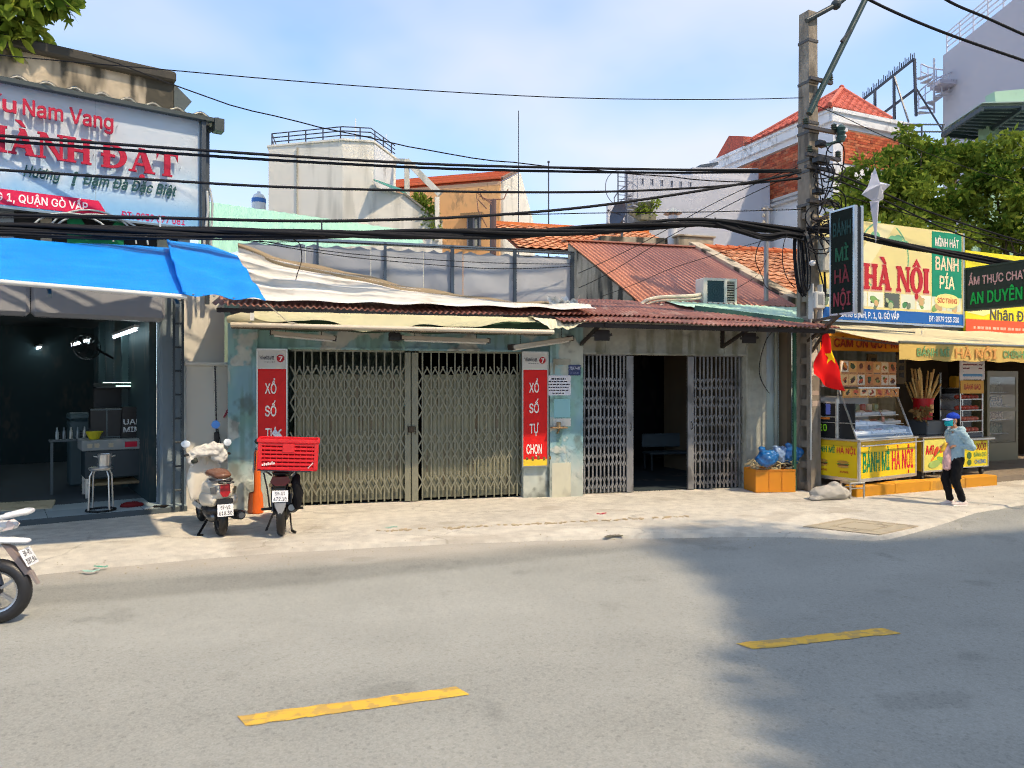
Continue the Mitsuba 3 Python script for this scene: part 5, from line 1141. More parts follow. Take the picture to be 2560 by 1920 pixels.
# brick panelled villa
BA, BL, BR = (19.157, 24.0), (18.351, 31.075), (23.18, 24.636)
BZ = 12.358
k = thing('brick_villa', 'white villa with exposed red brick panels and a tiled hip roof', 'house')
WH = '#d8d9dc'
obj('wall', walls([BA, BR, (23.6, 32), BL], 0, BZ - .02), 'plain', k, col=WH)
obj('cornice', join([on_wall(box(-.10, 4.25, -.16, 0, BZ - .42, BZ), BA, BR), on_wall(box(-.16, 4.3, -.24, 0, BZ - .08, BZ + .06), BA, BR), on_wall(box(-.05, 7.2, 0, .16, BZ - .42, BZ), BA, BL), on_wall(box(-.1, 7.2, 0, .24, BZ - .08, BZ + .06), BA, BL)]), 'matte', k, col='#dfe0e2')
objs('pilaster', [on_wall(box(.0, .5, -.10, 0, 6, BZ - .42), BA, BR), on_wall(box(3.72, 4.12, -.10, 0, 6, BZ - .42), BA, BR), on_wall(box(.12, .62, -.17, 0, BZ - .98, BZ - .85), BA, BR), on_wall(box(.06, .66, -.2, 0, BZ - .75, BZ - .62), BA, BR), on_wall(box(3.68, 4.2, -.2, 0, BZ - .75, BZ - .62), BA, BR)], 'matte', k, col='#d6d8dd')
BR_COL = ['#a4472b', '#b65636', '#bf6743', '#94402a', '#c0724f', '#ab5030', '#b3603d']
def brick_panel(parent, A, B, s0, s1, z0, z1, out, seed, w=.27, h=.105, single=False):
    r = random.Random(seed); ms, cs = [], []
    obj('mortar_bed', on_wall(box(s0, s1, min(0, out), max(0, out), z0, z1), A, B), 'matte', parent, col='#8d6a56')
    nr = int((z1 - z0) / h)
    for j in range(nr):
        x = s0 - (w / 2 if j % 2 else 0)
        while x < s1:
            a, b = max(x + .007, s0), min(x + w - .007, s1)
            if b - a > .03:
                o = out + math.copysign(r.uniform(.012, .028), out)
                m = on_wall(box(a, b, min(out, o), max(out, o), z0 + j * h + .008, z0 + (j + 1) * h - .006), A, B)
                ms.append(m); cs.append(np.broadcast_to(np.array(rgb(r.choice(BR_COL))) * r.uniform(.8, 1.15), m[0].shape))
            x += w
    if single:
        for m, c in zip(ms, cs): obj('brick', m, 'matte', parent, col=c)
    else: obj('bricks', join(ms), 'matte', parent, col=np.vstack(cs), kind='stuff')
brick_panel(k, BA, BR, .56, 3.68, 10.44, 11.77, -.03, 1, single=True)
brick_panel(k, BA, BL, 1.15, 6.44, 9.71, 11.69, .03, 2)
obj('panel_frame', join([on_wall(box(6.44, 6.56, 0, .06, 9.6, 11.8), BA, BL), on_wall(box(1.0, 6.56, 0, .12, 9.58, 9.70), BA, BL), on_wall(box(1.0, 6.56, 0, .2, 9.38, 9.46), BA, BL)]), 'matte', k, col='#b9b6b4')
# hip roof over the front room
ap = np.array((21.518, 26.3, 14.3))
ev = [np.array((*BA, BZ + .08)) + [-.28, -.28, 0], np.array((*BR, BZ + .08)) + [-.9, -.25, 0], np.array((22.4, 28.6, BZ + .08)), np.array((18.35, 28.6, BZ + .08))]
for i in range(4):
    a, b = ev[i], ev[(i + 1) % 4]; n = 10
    obj('roof_slope', hull([a, b, ap, a - [0, 0, .05], b - [0, 0, .05], ap - [0, 0, .05]]), 'matte', k, col='#9e4536')
    if i in (0, 3):
        ms = []
        for j in range(n):
            v0 = j / n; p, q = a * (1 - v0) + ap * v0, b * (1 - v0) + ap * v0; L = np.linalg.norm(q - p); m = max(1, int(L / .34))
            for c in range(m):
                s0, s1 = c / m, (c + .92) / m; dn = (ap - (a + b) / 2) / n
                ms.append(hull([p + (q - p) * s0 + [0, 0, .02], p + (q - p) * s1 + [0, 0, .02], p + (q - p) * s0 + dn * .97 + [0, 0, .02], p + (q - p) * s1 + dn * .97 + [0, 0, .02], p + (q - p) * (s0 + s1) / 2 + [0, 0, .085], p + (q - p) * (s0 + s1) / 2 + dn * .97 + [0, 0, .06]]))
        for m in ms: obj('tile', m, 'matte', k, col=rgb(rng.choice(['#b25544', '#a84c3c', '#bb6050'])))
for i in (0, 1, 3): obj('hip_ridge', tube([ev[i] + [0, 0, .06], ap + [0, 0, .06]], .085, 8), 'matte', k, col='#c06a58', smooth=40)
obj('finial', ball(ap + [0, 0, .1], .11, 8), 'matte', k, col='#b25544', smooth=True)
obj('low_roof', prism([(28.7, BZ + .05), (31.2, BZ + .05), (31.2, BZ + .1), (29.9, BZ + .9), (28.7, BZ + .5)], 18.4, 22, 'yz'), 'matte', k, col='#b25544')
# steel advertising frame
k = thing('steel_frame', 'rusting empty steel advertising frame with spikes along its top, behind the villa', 'frame')
def FP(px, py): return None
p = [np.array(x) for x in ((26.563, 31, 16.102), (27.822, 29, 17.478), (27.93, 29, 14.748), (27.292, 29.7, 16.906), (27.319, 29.7, 14.777), (26.808, 30.4, 16.383), (26.808, 30.4, 15.267), (27.067, 30.2, 15.198), (27.93, 29, 16.075), (27.121, 28.6, 14.248), (29.992, 29.5, 14.413))]
for a, b in ((0, 1), (1, 2), (3, 4), (5, 6), (7, 8)): obj('bar', beam(p[a], p[b], .1), 'satin', k, col='#3e434d')
for a, b in ((3, 9), (8, 10)): obj('stay', beam(p[a], p[b], .06), 'satin', k, col='#454a54')
obj('spikes', join([beam(p[0] + (p[1] - p[0]) * t, p[0] + (p[1] - p[0]) * t + [0, 0, .28 + .12 * (i % 3 == 0)], .03) for i, t in enumerate(np.linspace(.02, 1, 30))] + [beam(p[1] + (p[2] - p[1]) * t, p[1] + (p[2] - p[1]) * t + [.12, 0, .05], .025) for t in np.linspace(.02, .95, 16)]), 'satin', k, col='#4b4f58', kind='stuff')
# big grey block at upper right with outside stairs
k = thing('grey_block', 'big windowless lavender grey block at the upper right with a railed stair on top', 'building')
A5, B5 = np.array((30.529, 30.0)), np.array((28.998, 24.873)); Z5 = 18.378
D5 = (B5 - A5) / np.linalg.norm(B5 - A5); E5 = A5 + D5 * 14
obj('wall', walls([A5, E5, E5 + [14, -4], A5 + [16, 2]], 0, Z5), 'plain', k, col='#b1b0b7')
obj('landing', walls([A5 + [-1.0, -.2], A5, A5 + D5 * 1.2, A5 + D5 * 1.2 + [-.9, .1]], Z5 - 1.9, Z5 - 1.7), 'matte', k, col='#b3b1bd')
railing(k, [(*(A5 + D5 * .2 + [.1, 0]), Z5), (*(E5 + [.1, 0]), Z5)], 1.05, (.3, .55, .8, 1), 1.1, .035, '#c3c4cc')
spiral('white spiral staircase clinging to the corner of the grey block', (A5[0] - .45, A5[1] + .1), .85, 15.483, 17.629, 13, .9, '#b9bac4', 2.6, True, .035)
# mint green terrace canopy
k = thing('terrace_canopy', 'mint green terrace canopy with dark slats above the trees at right', 'canopy')
c1, c2, c3_, c4 = np.array((12.265, 12.063, 7)), np.array((11.797, 10.726, 7)), np.array((13.134, 10.246, 7)), np.array((13.98, 11.97, 7))
SC = 1.65; cm = np.array((0, 0, 1.95))
c1, c2, c3_, c4 = (cm + (c - cm) * SC for c in (c1, c2, c3_, c4))
for i in range(9):
    t = (i + .5) / 9; a, b = c1 * (1 - t) + c2 * t, c4 * (1 - t) + c3_ * t
    obj('slat', beam(a, b, .09, .07), 'satin', k, col='#33464c')
for a, b in ((c1, c2), (c1, c4), ((c1 + c4) / 2, (c2 + c3_) / 2), (c4, c3_)): obj('edge_beam', beam(a - [0, 0, .08], b - [0, 0, .08], .1, .12), 'satin', k, col='#27383e')
obj('roof_sheet', hull([c + [0, 0, .10] for c in (c1, c2, c3_, c4)] + [c + [0, 0, .13] for c in (c1, c2, c3_, c4)]), 'satin', k, col='#9db3b0')
MINT = '#8fb39b'
pp = np.array((21.365, 19.2, 10.53))
obj('column', box(pp[0] - .2, pp[0] + .2, 19.0, 19.4, 3, pp[2] + .15), 'matte', k, col=MINT)
q0, q1 = np.array((20.678, 18.5, 10.81)), np.array((23.652, 18, 11.175))
obj('fascia', beam(q0, q1, .4, .55), 'matte', k, col='#a3c4ac')
obj('parapet', box(21.567, 21.567 + 4, 20, 20.2, 3, 9.289), 'matte', k, col='#93b5a0')
railing(k, [(19.566, 21, 10.375), (21.43, 21, 10.537)], .5, (1, .5), .9, .03, '#4d5257')
for i in range(4): obj('terrace_rail', beam((22.454, 20, 9.597), (22.454, 20, 9.597), .01) if False else cyl((q0[0], 19.9, pp[2] - 1.3 + .22 * i), (q0[0] + 3.5, 19.9, pp[2] - 1.3 + .22 * i), .02, 5), 'satin', k, col='#3b484c')
# trees behind the banh mi shop
def clumps(pts): return [(*p, r) for p, r in pts]
tree('round yellow green tree behind the yellow shop sign, under the brick villa', (16.074, 17, 0), clumps([((14.162, 17, 6.67), .55), ((14.995, 17.5, 7.422), .6), ((15.144, 17, 7.433), .75), ((14.49, 16.6, 6.476), .7), ((15.147, 16.5, 6.68), .8), ((16.385, 17.5, 8.181), .8), ((17.034, 17.5, 8.633), .7), ((18.165, 17.8, 8.679), .75), ((16.866, 17, 7.62), .9), ((18.362, 17.5, 7.926), .8), ((15.907, 16.5, 6.665), .8), ((16.94, 16.6, 6.687), .85), ((18.13, 17.2, 7.161), .7), ((19.147, 18, 8.747), .5), ((15.839, 17, 7.418), .7), ((17.576, 17.8, 9.041), .4), ((13.864, 17, 6.463), .35)]), .21, 9000, 31, .17, fork=.6, sprays=9)
tree('darker green tree at the right edge, beside the yellow green one', (18.848, 16, 0), clumps([((18.197, 16.5, 7.13), .7), ((18.268, 16.2, 7.702), .7), ((18.605, 16, 8.055), .75), ((19.257, 16, 7.721), .9), ((18.133, 15.8, 6.832), .9), ((18.696, 15.6, 6.571), .9), ((17.567, 16, 6.214), .6), ((18.061, 15.6, 5.912), .8), ((18.895, 15.5, 5.687), .8), ((20.173, 16, 7.14), 1.1), ((20.005, 16, 8.295), .8), ((17.41, 16, 5.83), .45)]), .20, 7500, 33, .16, fork=.6, sprays=9)
obj('climbing_plant', leaf_cloud([(*(12.271, 14.5, 5.718), .35), (*(13.006, 14.6, 5.672), .3), (*(13.994, 14.8, 5.791), .35), (*(15.023, 15, 5.752), .35), (*(15.884, 15, 5.623), .35), (*(11.889, 14.5, 5.857), .3)], 1500, .17, 12), 'leaf', label='low leafy growth just above the top edge of the yellow shop sign', cat='plant')
FRAME[0] = 'L'
def leafy_branch():
    k = thing('tree', 'tree with large drooping leaves overhanging the stained parapet at the top left', 'tree')
    tp = [np.array((-2.57, 1.9, 7.535)), np.array((-2.219, 1.2, 7.496)), np.array((-1.99, 1, 7.235))]
    obj('trunk', tube([(tp[0][0] - .6, 2.6, 3.5), (tp[0][0] - .3, 2.2, 6.5), tp[0]], [.12, .09, .06], 8), 'bark', k, smooth=True)
    obj('branches', join([tube([tp[0], tp[1], np.array((-1.85, 0.8, 7.404))], [.05, .03, .012], 6), tube([tp[0], np.array((-2.167, 0.8, 7.759)), np.array((-1.772, 0.6, 7.724)), np.array((-1.416, 0.6, 7.621))], [.05, .03, .02, .01], 6), tube([tp[0], np.array((-2.22, 1.1, 7.246))], [.04, .015], 6)]), 'bark', k, smooth=True)
    cl = [(*(-2.279, 1, 7.295), .34), (*(-2.077, 1, 7.4), .32), (*(-2.223, 0.9, 7.511), .35), (*(-1.934, 0.9, 7.302), .24), (*(-2.107, 0.95, 7.149), .26), (*(-2.307, 1, 7.046), .3), (*(-1.854, 0.7, 7.673), .24), (*(-1.678, 0.7, 7.67), .24), (*(-1.502, 0.65, 7.652), .2), (*(-1.394, 0.65, 7.578), .12), (*(-1.996, 0.8, 7.812), .4), (*(-1.708, 0.7, 7.925), .4), (*(-2.561, 1.2, 7.468), .6), (*(-2.166, 0.9, 7.734), .3)]
    obj('crown', leaf_cloud(cl, 620, .25, 41, .9, .7, True, .7), 'leaf', k, kind='stuff', smooth=False)
leafy_branch()
FRAME[0] = 'M'

# ---------------------------------------------------------------- the sandwich shop at right (frame R: u along the kerb, v into the depth)
FRAME[0] = 'R'
SS = thing('sandwich_shop', 'yellow fronted sandwich shop at right under a cream awning', 'shop')
obj('back_wall', join([box(-.4, 9.2, 5.0, 5.1, 0, 3.1), box(9.2, 9.3, 1.6, 5.1, 0, 3.1)]), 'matte', SS, col='#5a4a38')
obj('side_wall', box(-.5, -.4, 1.3, 5.1, 0, 3.1), 'matte', SS, col='#6d6250')
obj('ceiling', box(-.4, 9.2, 1.6, 5.0, 3.0, 3.1), 'matte', SS, col='#7b6e55')
obj('roof', box(-.5, 9.3, 1.6, 5.2, 3.11, 3.17), 'matte', SS, col='#8a8a84')
obj('floor', box(-.4, 9.2, .26, 5.0, -.05, .13), 'matte', SS, col='#85796a')
obj('fascia_beam', box(-.45, 9.2, 1.56, 1.68, 2.8, 3.1), 'matte', SS, col='#9c8f6d')
k = thing('yellow_kerb', 'low orange yellow painted kerb in front of the sandwich carts', 'kerb')
for i, (a, b) in enumerate(((-.22, .72), (.725, 1.62), (1.628, 2.58), (2.585, 3.51))):
    obj('block', bbox(a, b, 0, .26, -.02, .2 + .008 * (i % 2), .012), 'matte', k, col=rgb(['#c98a1e', '#cf9022', '#d0962a', '#c88a20'][i]))
# main sign
k = thing('shop_sign', 'pale yellow shop sign with big red letters, a green panel and a blue address strip', 'sign board')
sv, z0, z1 = 1.5, 3.2, 5.2
ua, ub = .35, 4.70
obj('panel', box(ua, ub, sv, sv + .05, z0, z1), 'print', k, col='#e0d391', label='pale yellow panel')
def RZ(px, py): return None
def light_shade_stripe(a, b, c, d, col): obj('print', prism([(a, z0 + .5), (b, z0 + .5), (d, z1 - .02), (c, z1 - .02)], sv - .002, sv, 'xz'), 'print', k, col=col)  # diagonals of light and shade painted onto the sign panel
light_shade_stripe(.36, .75, .36, .55, '#d9c25a'); light_shade_stripe(.95, 1.35, 2.1, 2.6, '#e8e0b0')
HZ = 3.867
obj('lettering', serif_word('HÀ NỘI', 0.48, .012, (1.718, sv - .002, HZ), 1.915, .035), 'print', k, col='#b8282e')
obj('lettering_outline', serif_word('HÀ NỘI', 0.48 * 1.03, .003, (1.718 - .025, sv - .002, HZ - .02), 1.915 + .05, .06), 'print', k, col='#dfa79a')
obj('lettering', serif_word('BÁNH MÌ', 0.306, .012, (0.594, sv - .002, 4.31), 1.047), 'print', k, col='#138158')
cu, cz = 2.295, 4.526
ring = sg.Point(cu, cz).buffer(.72, 32).difference(sg.Point(cu, cz).buffer(.69, 32)).intersection(shapely.union_all([sg.box(cu - .8, cz + .05, cu - .1, cz + .8), sg.box(cu + .35, cz - .2, cu + .8, cz + .8), sg.box(cu - .8, cz - .8, cu - .2, cz - .35)]))
obj('emblem', join([prism(ring, sv - .004, sv, 'xz')] + [prism(sg.Polygon([(cu - .25 + a + .13 * math.cos(t), cz + .42 + b + .08 * math.sin(t)) for t in np.linspace(0, 6.2, 12)]), sv - .004, sv, 'xz') for a, b in ((0, 0), (.5, -.05), (.66, -.02), (.85, -.12))]), 'print', k, col='#6fae86')
ga, gb, gz0 = 3.719, 4.66, 3.794
obj('green_panel', box(ga, gb, sv - .006, sv, gz0, z1 - .03), 'print', k, col='#0f8a68')
w = gb - ga
obj('lettering', text('MÌNH HÁT', .17, .003, True, w * .8, (ga + w * .1, sv - .006, z1 - .33)), 'print', k, col='#e9d9d3')
obj('lettering', text('BÁNH', .27, .003, True, w * .78, (ga + w * .11, sv - .006, z1 - .83)), 'print', k, col='#eed1b0')
obj('lettering', text('PÍA', .26, .003, True, w * .5, (ga + w * .25, sv - .006, z1 - 1.22)), 'print', k, col='#efdcb4')
el = shapely.affinity.scale(sg.Point(ga + w / 2, z1 - 1.48).buffer(1, 24), w * .42, .15)
obj('oval', prism(el, sv - .010, sv - .006, 'xz'), 'print', k, col='#e7df8e')
obj('lettering', text('SÓC TRĂNG', .10, .003, True, w * .66, (ga + w * .17, sv - .010, z1 - 1.53)), 'print', k, col='#c4472f')
pz0, pz1 = z0 + .30, z0 + .60
tile_m, tile_c = [], []
rr = random.Random(4)
def add_print(ms, cs, m, col): ms.append(m); cs.append(np.broadcast_to(rgb(col), m[0].shape))
n = 9
for i in range(n):
    a = ua + .06 + i * (ub - ua - .1) / n; b = a + (ub - ua - .1) / n - .03
    add_print(tile_m, tile_c, box(a, b, sv - .003, sv, pz0, pz1), rr.choice(['#dfe5d6', '#d7ddc9', '#e6e6dc', '#cfd8c4']) if i != 4 else '#5b645f')
    for j in range(4):
        u0, w0 = a + rr.uniform(.04, .22), rr.uniform(.04, .14); zc = pz0 + rr.uniform(.04, .2)
        add_print(tile_m, tile_c, prism(shapely.affinity.rotate(shapely.affinity.scale(sg.Point(u0 + w0 / 2, zc).buffer(1, 3), w0, rr.uniform(.03, .08)), rr.uniform(-60, 60)), sv - .005 - .001 * j, sv - .003, 'xz'), rr.choice(['#4c8a5a', '#7aa35f', '#2d3a34', '#a9b58c', '#c9a978', '#6d7f6a']))
obj('food_pictures', join(tile_m), 'print', k, col=np.vstack(tile_c))
obj('address_strip', box(ua, ub, sv - .006, sv, z0 + .01, z0 + .25), 'print', k, col='#1d5fae')
obj('lettering', text('QUANG ĐỊNH, P. 1, Q. GÒ VẤP', .12, .003, True, 1.75, (ua + .62, sv - .006, z0 + .07)), 'print', k, col='#dfe6f0')
obj('lettering', text('ĐT: 0979 233 330', .11, .003, True, .95, (ub - 1.08, sv - .006, z0 + .07)), 'print', k, col='#dfe6f0')
obj('frame', join([box(ua - .03, ua, sv - .02, sv + .05, z0, z1), box(ub, ub + .03, sv - .02, sv + .05, z0, z1), box(ua, ub, sv - .02, sv + .05, z0 - .03, z0)]), 'metal', k, col='#c2c4c4')
k = thing('shop_sign', 'bright yellow and orange shop sign at the right edge, behind the dark lit-letter box', 'sign board')
a0, b0 = 4.75, 8.6
obj('panel', box(a0, b0, 1.47, 1.52, 3.02, 4.84), 'print', k, col='#eadb1f', label='bright yellow panel')
obj('band', box(a0, b0, 1.462, 1.468, 3.02, 3.36), 'print', k, col='#e2582e', label='orange lower band')
obj('lettering', text('Nhận Đặt', .22, .003, True, 1.5, (5.559, 1.466, 3.373)), 'print', k, col='#57544a')
obj('print', join([box(a0 + .25 + .13 * i, a0 + .25 + .13 * i + (.06, .1, .08, .11)[i % 4], 1.458, 1.462, 3.15, 3.21) for i in range(24)]), 'print', k, col='#e9b59a')
obj('swash', prism([(a0 + .05, 3.5), (a0 + .5, 3.9), (a0 + 1.3, 3.66), (a0 + .6, 3.44)], 1.464, 1.468, 'xz'), 'print', k, col='#f2ec9d')
# awning of the shop
k = thing('fabric_awning', 'cream fabric awning with a lettered valance sloping out over the sandwich carts', 'awning')
def af(u, v):
    bu = .36 + (9.0 - .36) * u; fu = .05 + (9.0 - .05) * u
    x = bu * v + fu * (1 - v); y = 1.46 * v - .6 * (1 - v)
    return x, y, 2.63 + .47 * v - .05 * np.sin(v * math.pi) + .012 * np.sin(u * 30 + v * 3)
obj('canopy', thick(grid(af, 60, 14), .005), 'cloth', k, col='#b8ac8a', smooth=True)
def vf(u, v): x = .05 + 8.95 * u; return x, -.6 - .012 * np.sin(x * 5) * (1 - v) + .0 * v, 2.345 + .285 * v + .012 * np.sin(x * 9) * (1 - v)
obj('valance', thick(grid(vf, 90, 6), .004), 'cloth', k, col='#d3b266', smooth=True)
obj('lettering', text('BÁNH MÌ', .125, .003, True, 0.807, (0.458, -.618, 2.42)), 'print', k, col='#6f9a62')
obj('lettering', text('HÀ NỘI', .165, .003, True, 1.113, (1.419, -.618, 2.40)), 'print', k, col='#d59a4f')
obj('lettering', text('CHÍNH GỐC', .125, .003, True, 1.05, (2.702, -.618, 2.42)), 'print', k, col='#6f9a62')
obj('front_bar', tube([(.05, -.6, 2.64), (9.0, -.6, 2.64)], .022, 8), 'metal', k, col='#9b988c')
for u in (.12, 2.9, 5.6): obj('arm', beam((u, -.58, 2.6), (u + .1, 1.5, 2.9), .03), 'metal', k, col='#77756c')
k = thing('banner', 'orange banner with dark red letters hanging under the left end of the cream awning', 'banner')
obj('cloth', thick(grid(lambda u, v: (-.1 + 2.6 * u, .95 + .01 * np.sin(u * 12), 2.57 + .34 * v), 30, 4), .004), 'cloth', k, col='#ea9a2c', smooth=True)
obj('lettering', text('CẢM ƠN QUÝ KHÁCH', .15, .003, True, 2.25, (0.281, .93, 2.64)), 'print', k, col='#a3231c')
obj('pole', cyl((-.1, .97, 2.97), (2.5, .97, 2.97), .015, 6), 'metal', k, col='#77756c')

# sandwich cart 1, set askew
FRAMES['C'] = (9.129, 10.721, 17.0)
FRAME[0] = 'C'
YEL = '#e2c014'
k = thing('sandwich_cart', 'yellow sandwich cart with green and red lettering, glass case and picture menu', 'food cart')
CW, CD, CB, CT = 1.76, 1.0, 0.0, .68
FRAMES['C'] = (9.129, 10.721, 17.0)
ZC = .27
obj('body', box(.02, CW - .02, .02, CD - .02, ZC + .02, ZC + CT), 'satin', k, col='#c9a918')
obj('front_panel', box(.03, CW - .03, -.004, .02, ZC + .04, ZC + CT - .1), 'print', k, col=YEL)
obj('side_panel', box(-.004, .02, .03, CD - .03, ZC + .04, ZC + CT - .1), 'print', k, col=YEL)
obj('frame', join([box(-.012, .03, -.012, .03, ZC - .02, ZC + CT), box(CW - .03, CW + .012, -.012, .03, ZC - .02, ZC + CT), box(-.012, .03, CD - .03, CD + .012, ZC - .02, ZC + CT), box(.03, CW - .03, -.012, .02, ZC - .02, ZC + .04), box(-.012, .02, .03, CD - .03, ZC - .02, ZC + .04)]), 'stainless', k)
obj('counter_top', bbox(-.03, CW + .03, -.05, CD + .02, ZC + CT, ZC + CT + .035, .01), 'stainless', k)
obj('push_bar', tube([(0, -.05, ZC + CT - .07), (.02, -.10, ZC + CT - .07), (CW + .1, -.10, ZC + CT - .05)], .014, 8), 'stainless', k, smooth=True)
lh = .42
obj('lettering', text('BÁNH MÌ', lh * .78, .003, True, .80, (.10, -.006, ZC + .15)), 'print', k, col='#12804a')
obj('lettering', text('HÀ NỘI', lh * .78, .003, True, .68, (.98, -.006, ZC + .15)), 'print', k, col='#c8242e')
S_ = rz(rad(-90))
def side_text(s, h, w, y, z, col): obj('lettering', xf(text(s, h, .003, True, w, (0, 0, 0)), S_, (-.006, y, z)), 'print', k, col=col)
side_text('BÁNH MÌ', .10, .42, .88, ZC + .46, '#12804a'); side_text('HÀ NỘI', .10, .36, .42, ZC + .46, '#c8242e')
def burger(y, z):
    for a, b, c, dz, col in ((.11, .03, .0, .035, '#b98a3c'), (.125, .012, 0, .005, '#4d7a3c'), (.12, .014, 0, -.018, '#7b3f25'), (.11, .02, 0, -.045, '#c49a50')):
        obj('picture', xf(prism(shapely.affinity.scale(sg.Point(0, 0).buffer(1, 8), a, b), -.003, 0, 'xz'), S_, (-.007 - .001 * abs(dz) * 10, y, z + dz)), 'print', k, col=col)
burger(.72, ZC + .27); burger(.30, ZC + .27)
side_text('BÁNH MÌ', .028, .18, .80, ZC + .13, '#b5462c'); side_text('BURGER', .028, .16, .36, ZC + .12, '#b5462c')
# glass case: raked front, glass side, shelves
zb, zt = ZC + CT + .035, ZC + CT + .035 + .74
y0, y1 = .05, .34
obj('case_frame', join([beam((.02, y0, zb), (.02, y1, zt), .025), beam((CW - .02, y0, zb), (CW - .02, y1, zt), .025), beam((.02, y0, zb + .01), (CW - .02, y0, zb + .01), .025), beam((.02, y1, zt), (CW - .02, y1, zt), .03), box(.008, .032, .93, .955, zb, zt + .55), box(CW - .032, CW - .008, .93, .955, zb, zt + .55), box(.008, .032, .40, .425, zb, zt + .55), beam((.02, .41, zt), (.02, .94, zt), .025), beam((.02, .41, zb + .38), (.02, .94, zb + .38), .02)]), 'stainless', k)
obj('front_glass', (np.array([(.03, y0 - .012, zb + .02), (CW - .03, y0 - .012, zb + .02), (CW - .03, y1 - .012, zt), (.03, y1 - .012, zt)]), np.array([[0, 1, 2], [0, 2, 3]])), 'glass', k)
obj('shelf', join([box(.04, CW - .04, y0 + .05 + .1 * i, .9, zb + .06 + .16 * i, zb + .075 + .16 * i) for i in range(3)]), 'stainless', k)
obj('tray', join([bbox(.07 + .55 * j, .58 + .55 * j, y0 + .08 + .1 * i, y0 + .32 + .1 * i, zb + .076 + .16 * i, zb + .13 + .16 * i, .01) for i in range(3) for j in range(3)]), 'satin', k, col='#d3dadf')
obj('food', join([bumpy(ball((.2 + .55 * j + .22 * q, y0 + .2 + .1 * i, zb + .135 + .16 * i), (.09, .07, .03), 6), .012, 20, i + j) for i in range(3) for j in range(3) for q in (0, 1)]), 'satin', k, col=np.vstack([np.broadcast_to(rgb(c), ball((0, 0, 0), 1, 6)[0].shape) for c in (['#c48a86', '#b99a78', '#d6cbb4', '#a8705f', '#9aa88c', '#d8d2c8'] * 3)]), smooth=True)
obj('backboard', box(.05, CW - .05, .9, .92, zb, zt), 'satin', k, col='#b4c0c9')
obj('spoon', join([beam((.92, .2, zb + .5), (.96, .16, zb + .38), .015), bbox(.93, 1.0, .14, .17, zb + .28, zb + .38, .01)]), 'satin', k, col='#8f6250')
for i in range(4): obj('jar', xf(lathe([(0, 0), (.05, 0), (.055, .1), (.04, .13), (0, .13)], 12), t=(.85 + .2 * i, .6, zt - .28)), 'gloss', k, col=['#7f8a62', '#b04a48', '#c9b99a', '#8d9a6c'][i], smooth=40)
obj('upper_shelf', box(.75, CW - .04, .45, .88, zt - .30, zt - .285), 'stainless', k)
# side case with the black price display
obj('side_case', bbox(-.3, -.02, .30, .92, zb - .02, zb + .72, .01) if False else box(.03, .05, .10, .92, zb, zb + .62), 'satin', k, col='#14181c')
obj('side_glass_frame', join([box(-.02, .03, .42, .445, zb, zb + .70), box(-.02, .03, .42, .95, zb + .62, zb + .65)]), 'stainless', k)
def sp(m): return xf(m, S_, (.028, 0, 0))
obj('price_card', xf(box(.0, .28, -.004, 0, 0, .05), S_, (.026, .86, zb + .33)), 'print', k, col='#d07a34')
obj('price_card', xf(text('20', .12, .003, True, .16, (0, 0, 0)), S_, (.026, .80, zb + .12)), 'print', k, col='#8fd12a')
obj('price_card', xf(box(.0, .09, -.004, 0, 0, .19), S_, (.026, .66, zb + .42)), 'print', k, col='#6b76c4')
obj('side_shelf', box(-.005, .03, .10, .92, zb + .27, zb + .285), 'stainless', k)
# picture menus
def menu(parent, u0, u1, v, z0, z1, rows, cols, seed, side=False, base='#c98f5a'):
    r = random.Random(seed); ms, cs = [], []
    add_print(ms, cs, box(u0, u1, v, v + .012, z0, z1), base)
    cw, ch = (u1 - u0) / cols, (z1 - z0) / rows
    for j in range(rows):
        for i in range(cols):
            a, b = u0 + i * cw + .012, u0 + (i + 1) * cw - .012; c, d = z0 + j * ch + .035, z0 + (j + 1) * ch - .012
            add_print(ms, cs, box(a, b, v - .003, v, c, d), r.choice(['#d9a25c', '#e0b67c', '#c77f4a', '#e3c9a0', '#ce8f52', '#d7c8b2']))
            cx, cz = (a + b) / 2, (c + d) / 2
            for q in range(4):
                add_print(ms, cs, prism(shapely.affinity.rotate(shapely.affinity.scale(sg.Point(cx + r.uniform(-.02, .02), cz + r.uniform(-.025, .025)).buffer(1, 3), cw * r.uniform(.12, .32), ch * r.uniform(.07, .2)), r.uniform(-50, 50)), v - .005 - .0015 * q, v - .003, 'xz'), r.choice(['#9a3f2a', '#b7602d', '#6d3a22', '#cf7a33', '#7d7f3a', '#e5d2ac', '#4b2a20', '#c4502f', '#3f4b2a']))
            add_print(ms, cs, box(a + .02, b - .02, v - .003, v, c - .026, c - .014), r.choice(['#8a4a30', '#a06a48', '#6a5a66']))
    m = join(ms)
    if side: m = xf(m, S_, (side[0], side[1], 0))
    obj('menu_board', m, 'print', parent, col=np.vstack(cs))
menu(k, .0, CW - .02, .36, zt + .17, zt + .64, 2, 7, 1)
menu(k, .02, CW - .01, .315, zt - .02, zt + .14, 1, 7, 2, base='#cf9440')
menu(k, .0, .46, 0, zt + .17, zt + .64, 2, 2, 3, side=(-.02, .92), base='#d8c0bc')
obj('menu_light', box(.45, CW, .30, .312, zt + .145, zt + .165), 'stainless', k)
for (x, y) in ((.08, .08), (CW - .08, .08), (.08, CD - .1), (CW - .08, CD - .1)):
    w_ = obj('castor', join([xf(tube([(0, -.02, 0), (0, .02, 0)], .06, 14), rz(rad(35)), (x, y, ZC - .14 + .0)), box(x - .025, x + .025, y - .02, y + .02, ZC - .12, ZC - .01)]), 'satin', k, col='#77736a')
FRAME[0] = 'R'
